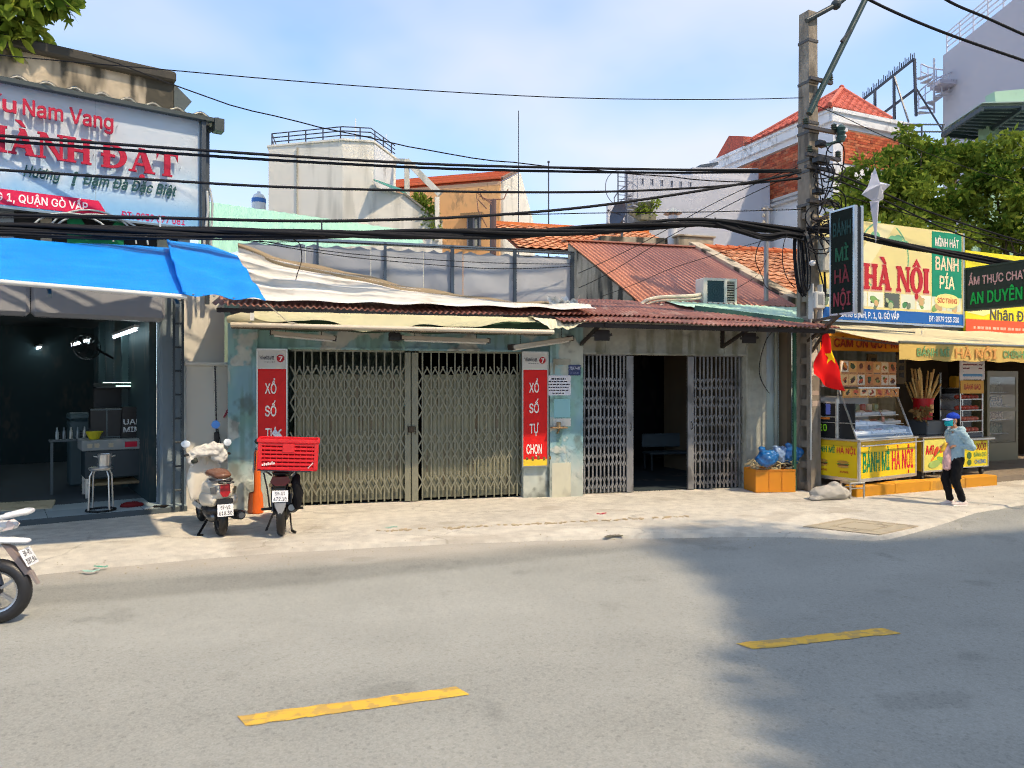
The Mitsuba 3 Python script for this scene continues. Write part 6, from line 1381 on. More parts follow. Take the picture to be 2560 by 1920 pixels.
# small snack cart and bun cart
k = thing('snack_cart', 'small yellow snack cart with a sandwich picture, right of the big sandwich cart', 'food cart')
a, b = 1.89, 2.78; z0, z1 = .30, .93
obj('body', box(a + .01, b - .01, .37, .9, z0 + .02, z1), 'satin', k, col='#b99b22')
obj('front_panel', box(a + .03, b - .03, .35, .37, z0 + .03, z1 - .02), 'print', k, col='#d8cf62')
obj('frame', join([box(a, a + .03, .34, .38, z0, z1), box(b - .03, b, .34, .38, z0, z1), box(a + .03, b - .03, .34, .38, z0, z0 + .03)]), 'stainless', k)
obj('counter_top', bbox(a - .02, b + .02, .32, .95, z1, z1 + .03, .01), 'stainless', k)
cx, cz = (a + b) / 2 + .02, (z0 + z1) / 2
for i, (x, z, w_, h_, rot, c) in enumerate(((.0, .0, .30, .10, 35, '#e08a2c'), (.05, .06, .26, .05, 35, '#5e9a3f'), (-.03, -.05, .28, .06, 35, '#f0d22c'), (.1, -.12, .2, .06, -20, '#7fae4a'), (-.15, -.17, .16, .07, 10, '#9ab866'), (.12, .14, .15, .05, 40, '#d85a2e'), (-.1, .07, .1, .04, 60, '#c9422c'))):
    obj('picture', prism(shapely.affinity.rotate(shapely.affinity.scale(sg.Point(cx + x, cz + z).buffer(1, 10), w_, h_), rot), .348 - .002 * i, .352, 'xz'), 'print', k, col=c)
obj('lettering', text('Mì', .16, .003, True, .2, (a + .08, .345, cz + .02), lean=.2), 'print', k, col='#cc2b26')
for x in (a + .08, b - .08): obj('castor', join([xf(tube([(0, -.018, 0), (0, .018, 0)], .06, 14), rz(rad(50)), (x, .42, .19)), box(x - .02, x + .02, .40, .44, .2, .31)]), 'satin', k, col='#4a4742')
k = thing('bun_cart', 'yellow sticky rice and bun cart standing behind the person in the cap', 'food cart')
a, b = 3.28, 4.16; z0, z1 = .29, .83
obj('body', box(a + .01, b - .01, .62, 1.15, z0 + .02, z1), 'satin', k, col='#a98f22')
obj('front_panel', box(a + .02, b - .02, .60, .62, z0 + .02, z1 - .02), 'print', k, col='#d9c822')
obj('frame', join([box(a, a + .02, .59, .63, z0, z1), box(b - .02, b, .59, .63, z0, z1), box(a + .02, b - .02, .59, .63, z0, z0 + .02)]), 'stainless', k)
obj('lettering', text('XÔI', .13, .003, True, .3, (b - .36, .598, z0 + .34)), 'print', k, col='#a03a22')
obj('lettering', text('BÁNH GIÒ', .075, .003, True, .38, (b - .44, .598, z0 + .21)), 'print', k, col='#7d9a4c')
obj('lettering', text('CHƯNG', .075, .003, True, .34, (b - .42, .598, z0 + .07)), 'print', k, col='#5d7bb0')
obj('picture', join([prism(sg.Point(a + .3, z0 + .24).buffer(.07), .596, .6, 'xz'), prism(sg.Point(a + .3, z0 + .1).buffer(.06), .596, .6, 'xz')]), 'print', k, col='#4d6b35')
obj('counter_top', bbox(a - .06, b + .14, .54, 1.2, z1, z1 + .05, .01), 'stainless', k)
for x in (a + .08, b - .1): obj('castor', join([xf(tube([(0, -.018, 0), (0, .018, 0)], .065, 14), rz(rad(60)), (x, .68, .195)), box(x - .02, x + .02, .66, .70, .2, .3)]), 'satin', k, col='#56524a')
k = thing('bun_steamer', 'tall glass bun steamer with a white price board on top, on the bun cart', 'steamer')
a, b = 3.40, 4.10; zs = z1 + .05
ztop = 1.833; zo = 1.646 - .3; zw = 2.273
obj('frame', join([box(x0, x0 + .025, y, y + .025, zs, 2.18) for x0 in (a, b - .025) for y in (.66, 1.08)] + [box(a, b, .66, 1.1, zs + .10 + .22 * i, zs + .112 + .22 * i) for i in range(5)]), 'stainless', k)
obj('back', box(a + .02, b - .02, 1.08, 1.1, zs, 1.75), 'satin', k, col='#2a1c18')
obj('base', bbox(a, b, .66, 1.1, zs, zs + .1, .01), 'satin', k, col='#3a3a40')
for i in range(4):
    obj('buns', join([bumpy(ball((a + .1 + .13 * j, .78, zs + .15 + .22 * i), (.065, .07, .05), 6), .006, 20, j) for j in range(5)]), 'satin', k, col=['#c4614a', '#c9705a', '#c25240', '#b9503c'][i], smooth=True)
obj('sign_panel', box(a, b, .645, .66, 1.76, 2.02), 'print', k, col='#d5a03a', label='orange sign strip')
obj('lettering', text('BÁNH BAO', .1, .003, True, .5, (a + .1, .645, 1.84)), 'print', k, col='#b23a2a')
obj('price_board', box(a - .03, b + .02, .64, .66, 2.04, 2.62), 'print', k, col='#dcd5d6', label='white price board')
obj('lettering', text('BÁNH BAO', .12, .003, True, .62, (a + .03, .64, 2.47)), 'print', k, col='#bf2530')
obj('print', join([box(a + .05, a + .05 + l, .637, .64, 2.40 - .075 * i, 2.425 - .075 * i) for i, l in enumerate((.3, .44, .2, .0001))] + [box(b - .17, b - .05, .637, .64, 2.40 - .075 * i, 2.425 - .075 * i) for i in range(3)]), 'print', k, col='#7d4a52')
obj('print', box(a + .05, b - .06, .637, .64, 2.10, 2.15), 'print', k, col='#5a8fc0')
k = thing('oven_cabinet', 'black oven cabinet standing between the bread bucket and the bun cart', 'cabinet')
oa, ob_ = 3.83, 4.714
obj('body', bbox(oa, ob_, 1.3, 1.8, .3, 1.86, .02), 'plain', k, col='#060505')
obj('door', bbox(oa + .04, ob_ - .04, 1.285, 1.3, .9, 1.7, .01), 'satin', k, col='#0a0809')
for x in (oa + .05, ob_ - .1): obj('leg', box(x, x + .05, 1.35, 1.75, .13, .3), 'satin', k, col='#1d1a1a')
k = thing('bread_bucket', 'red bucket full of long thin bread sticks standing on a stand', 'bucket')
bc = (2.58, .85)
obj('tub', xf(lathe([(0, 0), (.155, 0), (.185, .40), (.20, .40), (.20, .42), (.175, .42), (.15, .02), (0, .02)], 24), t=(bc[0], bc[1], 1.25)), 'satin', k, col='#c2151c', smooth=40)
obj('label_patch', xf(grid(lambda u, v: (.182 * np.sin((u - .3) * .9), -.182 * np.cos((u - .3) * .9), .14 + .16 * v), 6, 2), t=(bc[0], bc[1], 1.25)), 'print', k, col='#c99a5a')
r9 = random.Random(9)
for i in range(26):
    a = r9.uniform(0, 6.28); rr_ = r9.uniform(.02, .13); lean = r9.uniform(.1, .6)
    p = np.array((bc[0] + rr_ * math.cos(a), bc[1] + rr_ * math.sin(a), 1.45)); L_ = r9.uniform(.55, .85)
    d = np.array((math.cos(a) * lean * (1.0 if math.cos(a) < 0 else 1.9), math.sin(a) * lean * .7, 1.0)); d /= np.linalg.norm(d)
    obj('bread_stick', tube([p - d * .18, p + d * L_ * .5, p + d * L_], [.02, .023, .016], 7), 'satin', k, col=rgb(['#c99a56', '#d3a963', '#bd8c48', '#d9b876'][i % 4]), smooth=True)
k = thing('equipment_stand', 'steel stand with small grey appliances under the red bread bucket', 'stand')
obj('table', bbox(2.15, 3.1, .6, 1.1, .93, .96, .008) if False else bbox(2.86, 3.2, .5, 1.1, .93, .96, .008), 'stainless', k)
obj('shelf_box', bbox(2.38, 2.88, .62, 1.08, .965, 1.245, .015), 'satin', k, col='#4f5254')
obj('leg', join([box(x, x + .03, y, y + .03, .13, .93) for x in (2.9, 3.15) for y in (.55, 1.05)]), 'stainless', k)
obj('tablet', join([hull([(2.86, .52, .97), (3.16, .52, .97), (3.16, .56, 1.28), (2.86, .56, 1.28), (2.86, .54, .97), (3.16, .54, .97), (3.16, .58, 1.28), (2.86, .58, 1.28)])]), 'print', col='#c8cacb', label='white tilted tablet screen beside the red bread bucket', cat='tablet')
obj('garlic_bundle', leaf_cloud([(2.32, .7, 1.45, .13), (2.36, .7, 1.3, .1)], 60, .13, 3), 'cloth', col='#8d6f45', label='bundle of dried brown stalks hanging left of the red bucket', cat='dried stalks')
k = thing('drinks_fridge', 'tall glass door drinks fridge in the shadow at the right edge', 'fridge')
fa, fb = 6.6, 7.75
obj('cabinet', join([box(fa, fa + .09, 2.2, 2.9, .13, 2.2), box(fb - .09, fb, 2.2, 2.9, .13, 2.2), box(fa, fb, 2.2, 2.9, 2.12, 2.26), box(fa, fb, 2.2, 2.9, .13, .55), box(fa, fb, 2.85, 2.9, .13, 2.2), box(fa, fb, 2.2, 2.26, 1.30, 1.38)]), 'satin', k, col='#7d7355')
obj('glass_door', (np.array([(fa + .09, 2.21, .56), (fb - .09, 2.21, .56), (fb - .09, 2.21, 2.12), (fa + .09, 2.21, 2.12)]), np.array([[0, 1, 2], [0, 2, 3]])), 'glass', k)
for i in range(4): obj('shelf', box(fa + .09, fb - .09, 2.35, 2.85, .75 + .33 * i, .76 + .33 * i), 'metal', k, col='#7d8382')
for i in range(4): obj('bottles', join([xf(lathe([(0, 0), (.03, 0), (.03, .15), (.012, .2), (.012, .23), (0, .23)], 8), t=(fa + .16 + .09 * j, 2.5, .76 + .33 * i)) for j in range(10)]), 'gloss', k, col=['#3d5a48', '#5a3a2a', '#4a5a6a', '#6a6a4a'][i], smooth=40)
obj('hanging_lamp', join([xf(lathe([(0, 0), (.12, 0), (.12, .12), (.03, .16), (0, .16)], 16), t=(2.602, .9, 2.42)), cyl((2.602, .9, 2.42 + .15), (2.602, .9, 3.0), .01, 5)]), 'satin', col='#d6d3cb', smooth=40, label='white lamp shade hanging above the bread sticks', cat='lamp')
obj('paper_bag', bbox(4.02, 4.313, 1.2, 1.35, 1.868, 2.119, .03), 'cloth', col='#c9952c', label='yellow paper bag on top of the black oven cabinet', cat='bag')
k = thing('menu_board', 'yellowed wall menu board in the dark behind the bread sticks', 'menu board')
obj('panel', box(2.9, 4.1, 2.4, 2.43, 1.95, 2.6), 'print', k, col='#7a5c24')
obj('print', join([box(3.0 + .22 * i, 3.15 + .22 * i, 2.396, 2.4, 2.1 + .16 * j, 2.2 + .16 * j) for i in range(5) for j in range(3)]), 'print', k, col='#3f2f18')
k = thing('stool', 'small steel stool on the pavement beside the white sack', 'stool')
FRAME[0] = 'M'
sx0, sx1, sy = 8.70, 9.00, 10.42
obj('seat', bbox(sx0, sx1, sy, sy + .26, .27, .30, .008), 'stainless', k)
for x in (sx0 + .015, sx1 - .015):
    for y in (sy + .02, sy + .24): obj('leg', beam((x, y, .02), (x, y, .27), .022), 'stainless', k)
objs('brace', [beam((sx0 + .015, sy + .02, .2), (sx1 - .015, sy + .02, .2), .018), beam((sx0 + .015, sy + .24, .2), (sx1 - .015, sy + .24, .2), .018)], 'stainless', k)
m = bumpy(blob([[((8.22, 10.55, .12), (.17, .16, .12)), ((8.5, 10.55, .14), (.2, .2, .14))], [((8.5, 10.55, .16), (.16, .16, .14)), ((8.58, 10.55, .12), (.16, .18, .12))], [((8.1, 10.5, .05), (.12, .1, .045)), ((8.25, 10.55, .1), (.15, .13, .1))]], .025, 8), .035, 8, 3)
m[0][:, 2] = np.maximum(m[0][:, 2], .03)
obj('sack', m, 'cloth', col='#aaa69d', smooth=True, label='grey white woven sack slumped at the foot of the utility pole', cat='sack')
# dark lit-letter box hung from the shop front, turned towards the street
k = thing('led_sign', 'dark box sign with pale red and bright green letters at the right edge', 'sign box')
A_, B_ = np.array((10.76, 10.125)), np.array((10.897, 9.155)); dd = (B_ - A_) / np.linalg.norm(B_ - A_)
Lb = 1.35
def onbox(m): return on_wall(m, A_, A_ + dd)
obj('body', onbox(bbox(0, Lb, 0.0, .16, 3.19, 3.92, .01)), 'satin', k, col='#26301f')
obj('frame', onbox(join([box(0, Lb, -.015, 0, 3.19, 3.22), box(0, Lb, -.015, 0, 3.89, 3.92), box(0, .03, -.015, 0, 3.22, 3.89), box(Lb - .03, Lb, -.015, 0, 3.22, 3.89)])), 'satin', k, col='#33402f')
obj('lettering', onbox(text('ẨM THỰC CHAY', .135, .006, True, .98, (.07, -.002, 3.62))), 'print', k, col='#d9a79a')
obj('lettering', onbox(text('AN DUYÊN', .19, .012, True, .86, (.10, -.002, 3.30))), 'print', k, col='#1fb04a')
obj('post', onbox(box(Lb, Lb + .07, .05, .12, .02, 3.95)), 'satin', k, col='#3a3f3a')
# tall projecting sign on the pole side
k = thing('led_sign', 'tall narrow black sign box with dim stacked letters projecting beside the utility pole', 'sign box')
A_, B_ = np.array((8.417, 10.557)), np.array((8.466, 10.077)); dd = (B_ - A_) / np.linalg.norm(B_ - A_); Lb = .50
obj('body', onbox(box(0, Lb, 0.01, .17, 3.11, 4.82)), 'satin', k, col='#10161a')
obj('face', onbox(box(.02, Lb - .02, 0.002, .01, 3.13, 4.80)), 'plain', k, col='#16201c')
obj('frame', onbox(join([box(-.01, .015, -.012, .18, 3.09, 4.84), box(Lb - .015, Lb + .02, -.012, .05, 3.09, 4.84), box(Lb - .0, Lb + .02, .13, .18, 3.09, 4.84), box(.015, Lb, -.012, .01, 3.09, 3.12), box(.015, Lb, -.012, .01, 4.81, 4.84)])), 'metal', k, col='#c9cccd')
for s, z, c, w_ in (('BÁNH', 4.40, '#20403c', .38), ('MÌ', 3.98, '#17543a', .28), ('HÀ', 3.62, '#6e2229', .32), ('NỘI', 3.24, '#84303a', .36)):
    obj('lettering', onbox(text(s, .22, .006, True, w_, (Lb / 2, -.002, z), True)), 'print', k, col=c)
objs('bracket', [beam((8.44, 10.35, 3.1), (8.62, 11.4, 2.72), .05), beam((8.44, 10.45, 3.08), (8.66, 11.4, 3.06), .04), beam((8.46, 10.4, 4.83), (8.68, 11.4, 4.85), .04), beam((8.5, 10.55, 3.08), (8.66, 11.38, 2.5), .04)], 'satin', k, col='#4a4038')

# ---------------------------------------------------------------- utility pole with its fittings, and the cables
FRAMES['P'] = (8.70, 11.51, 10.0)
FRAME[0] = 'P'
k = UP = thing('utility_pole', 'old concrete utility pole with ladder-like openings and a tangle of cables', 'utility pole')
ZT = 8.66
def taper(z): t = z / ZT; return .185 - .075 * t, .125 - .02 * t       # half depth (y), half width (x)
def plate(y_in, y_out, z0, z1):
    p = []
    for z in (z0, z1):
        hy, hx = taper(z); a, b = sorted((y_in * hy, y_out * hy))
        for x in (-hx, hx):
            for y in (a, b): p += [(x, y, z)]
    return hull(p)
obj('flange', plate(-1, -.46, 0, 5.2), 'pole_concrete', k)
obj('flange', plate(1, .46, 0, 5.2), 'pole_concrete', k)
for i in range(14):
    z = .06 + i * .375; hy, hx = taper(z)
    obj('rung', box(-hx * .8, hx * .8, -hy * .5, hy * .5, z, z + .115), 'pole_concrete', k)
obj('upper_shaft', plate(-1, 1, 5.2, ZT), 'pole_concrete', k)
for z in (3.0, 4.55, 5.15, 5.75, 5.95, 6.45, 6.62, 7.35, 8.1):
    hy, hx = taper(z); obj('band', box(-hx - .012, hx + .012, -hy - .012, hy + .012, z, z + .05), 'satin', k, col='#4b463f')
def carm(z, x0, x1, y=-.22, w=.06): obj('cross_arm', beam((x0, y, z), (x1, y, z), w, w), 'satin', k, col='#3b3631')
carm(6.50, -.35, .45); carm(6.02, -.28, .55); carm(5.80, -.3, .4); carm(5.2, -.25, .5); carm(7.38, -.2, .35)
def insulator(p, s=1.0, col='#3d4a44'):
    obj('insulator', xf(lathe([(0, 0), (.03, 0), (.06, .02), (.035, .04), (.06, .06), (.035, .08), (.055, .1), (.02, .13), (0, .13)], 12), t=p, s=s), 'gloss', k, col=col, smooth=40)
for p in ((-.3, -.22, 6.53), (.4, -.22, 6.53), (.5, -.22, 6.05), (-.2, -.22, 6.05), (.3, -.22, 7.41)): insulator(p)
obj('rack_box', join([bbox(-.14, .16, -.36, -.2, 5.86, 5.98, .02), bbox(-.14, .06, -.34, -.2, 5.32, 5.42, .02), bbox(-.08, .10, -.33, -.2, 6.17, 6.28, .02)]), 'satin', k, col='#1d1c1b')
obj('lightning_arrester', join([xf(lathe([(0, 0), (.07, 0), (.09, .08), (.06, .1), (.09, .16), (.06, .18), (.085, .24), (.05, .28), (0, .32)], 14), t=(.48, -.3, 6.32)), beam((.1, -.2, 6.2), (.48, -.3, 6.34), .05)]), 'satin', k, col='#2c4a48', smooth=40)
r4 = random.Random(8)
loops = []
for i in range(26):
    c = np.array((r4.uniform(-.2, .25), -.32 - r4.uniform(0, .12), r4.choice([r4.uniform(4.35, 5.1), r4.uniform(4.35, 5.1), r4.uniform(5.4, 6.2)]))); a, b = r4.uniform(.12, .34), r4.uniform(.1, .3); ph = r4.uniform(0, 6)
    loops.append(tube([c + [a * math.cos(t + ph), .06 * math.sin(2 * t), b * math.sin(t + ph) - .1 * math.cos(t)] for t in np.linspace(0, r4.uniform(3.5, 6.0), 16)], r4.uniform(.006, .014), 5))
obj('cable_tangle', join(loops), 'cable_skin', k, kind='stuff', smooth=True)
loops = []
for i in range(9):
    c = np.array((-.36 + r4.uniform(-.05, .05), -.2 + r4.uniform(-.06, .06), 4.1)); b = r4.uniform(.45, .62)
    loops.append(tube([c + [.10 * math.cos(t), .05 * math.sin(t), b * math.sin(t)] for t in np.linspace(0, 6.28, 22)], .013, 5))
obj('cable_coil', join(loops), 'cable_skin', k, kind='stuff', smooth=True, label='hanging coil of spare black cable')
obj('cabinet', bbox(-.0, .24, -.36, -.20, 3.95, 4.55, .02), 'satin', k, col='#b5b2a4', label='pale grey terminal cabinet')
obj('meter_box', join([bbox(-.20, .03, -.36, -.2, 3.28, 3.58, .015), box(-.21, -.185, -.30, -.2, 3.1, 3.72), box(.01, .035, -.30, -.2, 3.1, 3.72)]), 'satin', k, col='#b9bbb8', label='grey electricity meter box')
obj('meter_window', bbox(-.15, -.02, -.366, -.355, 3.35, 3.53, .01), 'gloss', k, col='#7d8286')
obj('camera_globe', join([ball((-.22, -.30, 4.08), .055, 10), cyl((-.22, -.28, 4.1), (-.02, -.2, 4.15), .012, 6)]), 'gloss', k, col='#d5d6d6', smooth=True)
obj('conduit', join([cyl((-.16, -.215, 0.6), (-.16, -.215, 3.28), .018, 8)]), 'satin', k, col='#b5b5b0', smooth=40)
obj('riser_cable', join([tube([(.05, -.2, 4.9), (.1, -.26, 4.2), (.16, -.25, 3.6), (.02, -.24, 2.9), (.13, -.23, 2.5), (.1, -.2, 2.3)], .018, 6), tube([(-.25, -.26, 4.6), (-.1, -.3, 4.1), (.1, -.26, 3.7), (.15, -.24, 3.3)], .012, 6)]), 'cable_skin', k, smooth=True)
for i, (z, c) in enumerate(((2.75, '#cfc7bd'), (2.35, '#c9beb2'), (2.1, '#d6cfc4'), (1.75, '#a89688'), (1.55, '#b09e90'))):
    hy, hx = taper(z); obj('bill_scrap', bumpy(box(-hx * .7, hx * (.5 + .1 * i), -hy - .004, -hy, z, z + (.16, .22, .14, .08, .1)[i]), .0, 1), 'print', k, col=c)
FRAME[0] = 'M'
k = thing('lamp_bracket', 'long dark green steel brace reaching up out of the picture from the utility pole', 'bracket')
obj('brace', tube([(8.55, 11.28, 6.748), (9.706, 11.28, 8.887), (10.049, 11.28, 9.501)], .055, 10), 'satin', k, col='#1f3a38', smooth=40)
obj('upper_arm', tube([(8.545, 11.35, 8.434), (9.167, 11.3, 8.799), (9.746, 11.28, 9.272)], .045, 10), 'satin', k, col='#27343a', smooth=40)
obj('clamp', join([ball((9.127, 11.3, 8.777), .09, 8), beam((9.204, 11.25, 8.098), (9.401, 11.25, 8.33), .05)]), 'satin', k, col='#2b3336')
# cables: hung curves between the poles of this side of the street
from scipy.interpolate import PchipInterpolator
def cable(label, pts, r, strands=1, group='cables strung along the street', name='cable', wob=.0):
    P = np.array(pts, float); s = np.concatenate([[0], np.cumsum(np.linalg.norm(np.diff(P, axis=0), axis=1))])
    t = np.linspace(0, s[-1], max(24, int(s[-1] * 3))); q = PchipInterpolator(s, P, axis=0)(t)
    if strands == 1:
        if wob: q[:, 2] += wob * np.sin(t * 9) * .5 + wob * np.sin(t * 23)
        return obj(name, tube(q, r, 6), 'cable_skin', label=label, cat='cable', group=group, smooth=True)
    k = thing('cable_bundle', label, 'cable bundle')
    for i in range(strands):
        a = i * 2.4; off = np.stack([0 * t, r * np.cos(a + t * 1.1 + i), r * np.sin(a + t * 1.1 + i)], 1) * (.45 + .55 * ((i * 37) % 10) / 10)
        sagz = .02 * np.sin(t * (.5 + .13 * i) + i)
        off[:, 2] += sagz
        obj('strand', tube(q + off, r * .42, 6), 'cable_skin', k, smooth=True)
    return k
def pts(*a): return list(a)
cable('thin topmost wire crossing the sky to the head of the utility pole', [(-4.271, 11.2, 6.312), (-3.954, 11.2, 6.294), (-2.048, 11.2, 6.324), (-0.454, 11.2, 6.349), (3.39, 11.2, 6.502), (6.12, 11.3, 6.765), (8.515, 11.4, 7.077)], .008)
cable('thin twisted wire sagging from the stained parapet to the right', [(-3.162, 12.4, 6.895), (-2.038, 12.4, 6.576), (-1.246, 12.2, 6.288), (0.209, 12, 5.981), (1.283, 11.9, 5.802), (2.393, 11.8, 5.647), (3.621, 11.7, 5.572), (5.532, 11.5, 5.498), (6.945, 11.5, 5.49), (8.419, 11.4, 5.603)], .010, wob=.008)
cable('upper of two thick cables across the big sign and the white tower house', [(-4.376, 11.2, 5.235), (-3.954, 11.2, 5.23), (-1.267, 11.2, 5.245), (1.277, 11.2, 5.288), (4.168, 11.2, 5.427), (6.267, 11.25, 5.571), (8.393, 11.3, 5.747)], .021)
cable('lower of two thick cables across the big sign and the white tower house', [(-4.395, 11.25, 5.183), (-3.972, 11.25, 5.177), (-1.273, 11.25, 5.187), (1.282, 11.25, 5.24), (4.187, 11.25, 5.382), (6.294, 11.3, 5.54), (8.393, 11.3, 5.722)], .021)
cable('cable crossing the middle of the big sign below its raised letters', [(-4.356, 11.15, 4.775), (-3.936, 11.15, 4.765), (-1.261, 11.15, 4.773), (1.549, 11.15, 4.869), (4.168, 11.2, 5.039), (6.267, 11.25, 5.266), (8.393, 11.3, 5.607)], .019)
cable('cable sagging under the white tower house and climbing to the pole', [(-4.317, 11.05, 4.136), (-3.901, 11.05, 4.155), (-2.079, 11.05, 4.227), (-0.448, 11.05, 4.277), (1.542, 11.1, 4.431), (3.759, 11.15, 4.712), (6.239, 11.2, 5.188), (8.393, 11.3, 5.706)], .022)
cable('thin wire just below the sagging cable, in front of the orange house', [(-4.415, 11.3, 4.142), (-2.126, 11.3, 4.259), (0.196, 11.3, 4.347), (2.661, 11.3, 4.591), (4.608, 11.3, 4.753), (6.825, 11.3, 4.912), (8.515, 11.4, 5.08)], .008)
cable('thick twisted bundle of black cables running the whole width above the shopfronts', [(-4.348, 11, 3.957), (-3.883, 11, 3.977), (-1.244, 11, 4.053), (1.528, 11, 4.188), (3.344, 11.05, 4.309), (4.768, 11.1, 4.463), (6.734, 11.15, 4.676), (7.666, 11.2, 4.66), (8.403, 11.25, 4.654)], .062, 8)
cable('second thinner bundle of cables just under the thick one at left', [(-4.309, 10.9, 3.85), (-3.848, 10.9, 3.887), (-2.503, 10.9, 3.91), (-1.179, 10.95, 3.989), (0.191, 11, 4.103), (2.23, 11, 4.24)], .034, 4)
cable('short bundle sagging from the thick bundle to the pole', [(6.572, 11.1, 4.641), (7.057, 11.1, 4.543), (7.541, 11.15, 4.483), (8.037, 11.2, 4.567), (8.403, 11.25, 4.564)], .045, 5)
cable('loose cable looping below the bundle near the pole', [(6.969, 11.1, 4.648), (7.281, 11.1, 4.492), (7.598, 11.1, 4.413), (8.001, 11.15, 4.507), (8.366, 11.2, 4.471)], .014)
cable('thin wire running over the grey billboard panels', [(-1.195, 11.1, 4.003), (-0.701, 11.1, 3.976), (0.194, 11.15, 4.031), (1.556, 11.2, 4.046), (3.037, 11.3, 4.086), (4.308, 11.8, 4.18)], .007)
cable('thin wire slanting across the blank billboard', [(-0.698, 11.05, 3.98), (0.872, 11.3, 3.884), (2.352, 11.6, 3.906), (4.347, 12, 4.017)], .006)
cable('lower thin wire slanting across the blank billboard', [(-0.698, 11.05, 3.954), (0.876, 11.35, 3.837), (2.352, 11.6, 3.817), (4.365, 12.05, 3.986)], .006)
cable('hanging loop of wire in front of the loose tarp at left', [(-0.454, 11.2, 4.088), (-0.145, 11.2, 3.983), (-0.12, 11.3, 3.812), (-0.202, 11.5, 3.537), (-0.236, 11.2, 3.225)], .007)
cable('drop wire from the pole down to the billboard corner', [(8.345, 11.3, 5.801), (7.127, 11.8, 5.267), (6.062, 12.6, 4.632), (4.689, 12.6, 3.958)], .007)
cable('second drop wire from the pole over the red sheet roof', [(8.345, 11.3, 5.702), (7.314, 11.8, 5.196), (6.446, 12.8, 4.672), (5.302, 13, 3.97), (4.838, 13, 3.745)], .007)
cable('thin drop wire from the bundle across the red sheet roof', [(8.037, 11.2, 4.575), (7.368, 12.2, 4.384), (6.691, 12.9, 4.169), (6.061, 13, 3.893), (5.261, 12.9, 3.591)], .006)
cable('wire from the thin roof mast to the air conditioner', [(8.743, 12.85, 4.43), (8.586, 12.85, 4.148), (8.138, 12.8, 3.869), (8.015, 12.8, 3.801)], .006)
for i, (c, lab) in enumerate((([(7.965, 11.1, 4.552), (7.873, 11.1, 4.107), (7.965, 11.1, 3.79), (8.187, 11.2, 3.65)], 'wire drooping left of the pole below the cable tangle'), ([(7.71, 11.4, 4.556), (7.94, 12, 4.256), (8.386, 12.4, 3.898), (8.369, 11.8, 3.596)], 'wire drooping past the thin roof mast'), ([(8.015, 11.3, 3.005), (7.893, 11.6, 2.735), (7.884, 11.8, 2.199), (8.028, 11.7, 1.778)], 'wire hanging on the pale side wall left of the pole'))):
    cable(lab, c, .008)
cable('right hand cable bundle sloping down from the pole past the yellow sign', [(8.461, 11.2, 4.671), (8.908, 11.1, 4.692), (9.504, 11, 4.557), (10.711, 10.9, 4.367), (11.752, 10.8, 4.247), (13.929, 10.6, 4.033)], .055, 7)
cable('upper cable descending to the right in front of the trees', [(8.584, 11.3, 5.803), (8.988, 11.2, 5.707), (9.689, 11.1, 5.474), (10.81, 11, 5.106), (12.855, 10.8, 4.599), (13.945, 10.7, 4.381)], .017)
cable('second cable descending to the right in front of the trees', [(8.584, 11.3, 5.77), (9.086, 11.2, 5.582), (9.888, 11.1, 5.297), (11.33, 11, 4.772), (12.855, 10.8, 4.348), (13.945, 10.7, 4.136)], .015)
cable('thin wire from the pole passing behind the star lantern', [(8.66, 11.4, 5.504), (9.563, 11.3, 5.307), (10.684, 11.3, 5.106), (12.077, 11.2, 4.835), (14.358, 11.2, 4.548)], .010)
cable('thin wire from the pole head down to the right', [(8.66, 11.4, 7.001), (9.149, 11.4, 6.873), (10.245, 11.5, 6.609), (11.399, 11.6, 6.389), (13.072, 11.8, 6.169), (15.383, 12, 5.957)], .008)
cable('heavy cable crossing the sky at the upper right', [(8.632, 10.2, 8.347), (8.858, 10.2, 8.287), (9.827, 10, 7.883), (11.664, 9.8, 7.428), (12.615, 9.6, 7.162)], .024)
cable('heavy cable in the top right corner', [(9.434, 9.6, 8.256), (9.842, 9.6, 8.106), (10.524, 9.5, 7.865), (11.188, 9.4, 7.626), (12.089, 9.2, 7.292)], .022)
cable('cable hanging from the pole to the lit-letter box', [(8.556, 11.2, 4.644), (8.733, 11, 4.452), (8.507, 10.6, 4.522), (8.535, 10.3, 4.616)], .012)
for i, px in enumerate((695, 330, 1540)):
    p = [(0.159, 11, 4.315), (-1.977, 11, 4.222), (6.602, 11.15, 4.763)][i]
    q = [(0.159, 11, 4.095), (-1.977, 11, 4.032), (6.602, 11.15, 4.637)][i]
    k = thing('cable_hanger', ('small hanger clipped between the cables above the blank billboard', 'pale plastic hanger clipped to the cables below the big sign', 'small hanger on the thick bundle near the thin roof mast')[i], 'cable hanger')
    obj('strap', join([beam(p, q, .02), bbox(q[0] - .05, q[0] + .05, q[1] - .03, q[1] + .03, q[2] - .02, q[2] + .05, .01)]), 'satin', k, col=('#2a2c30', '#b6bcc0', '#2a2c30')[i])
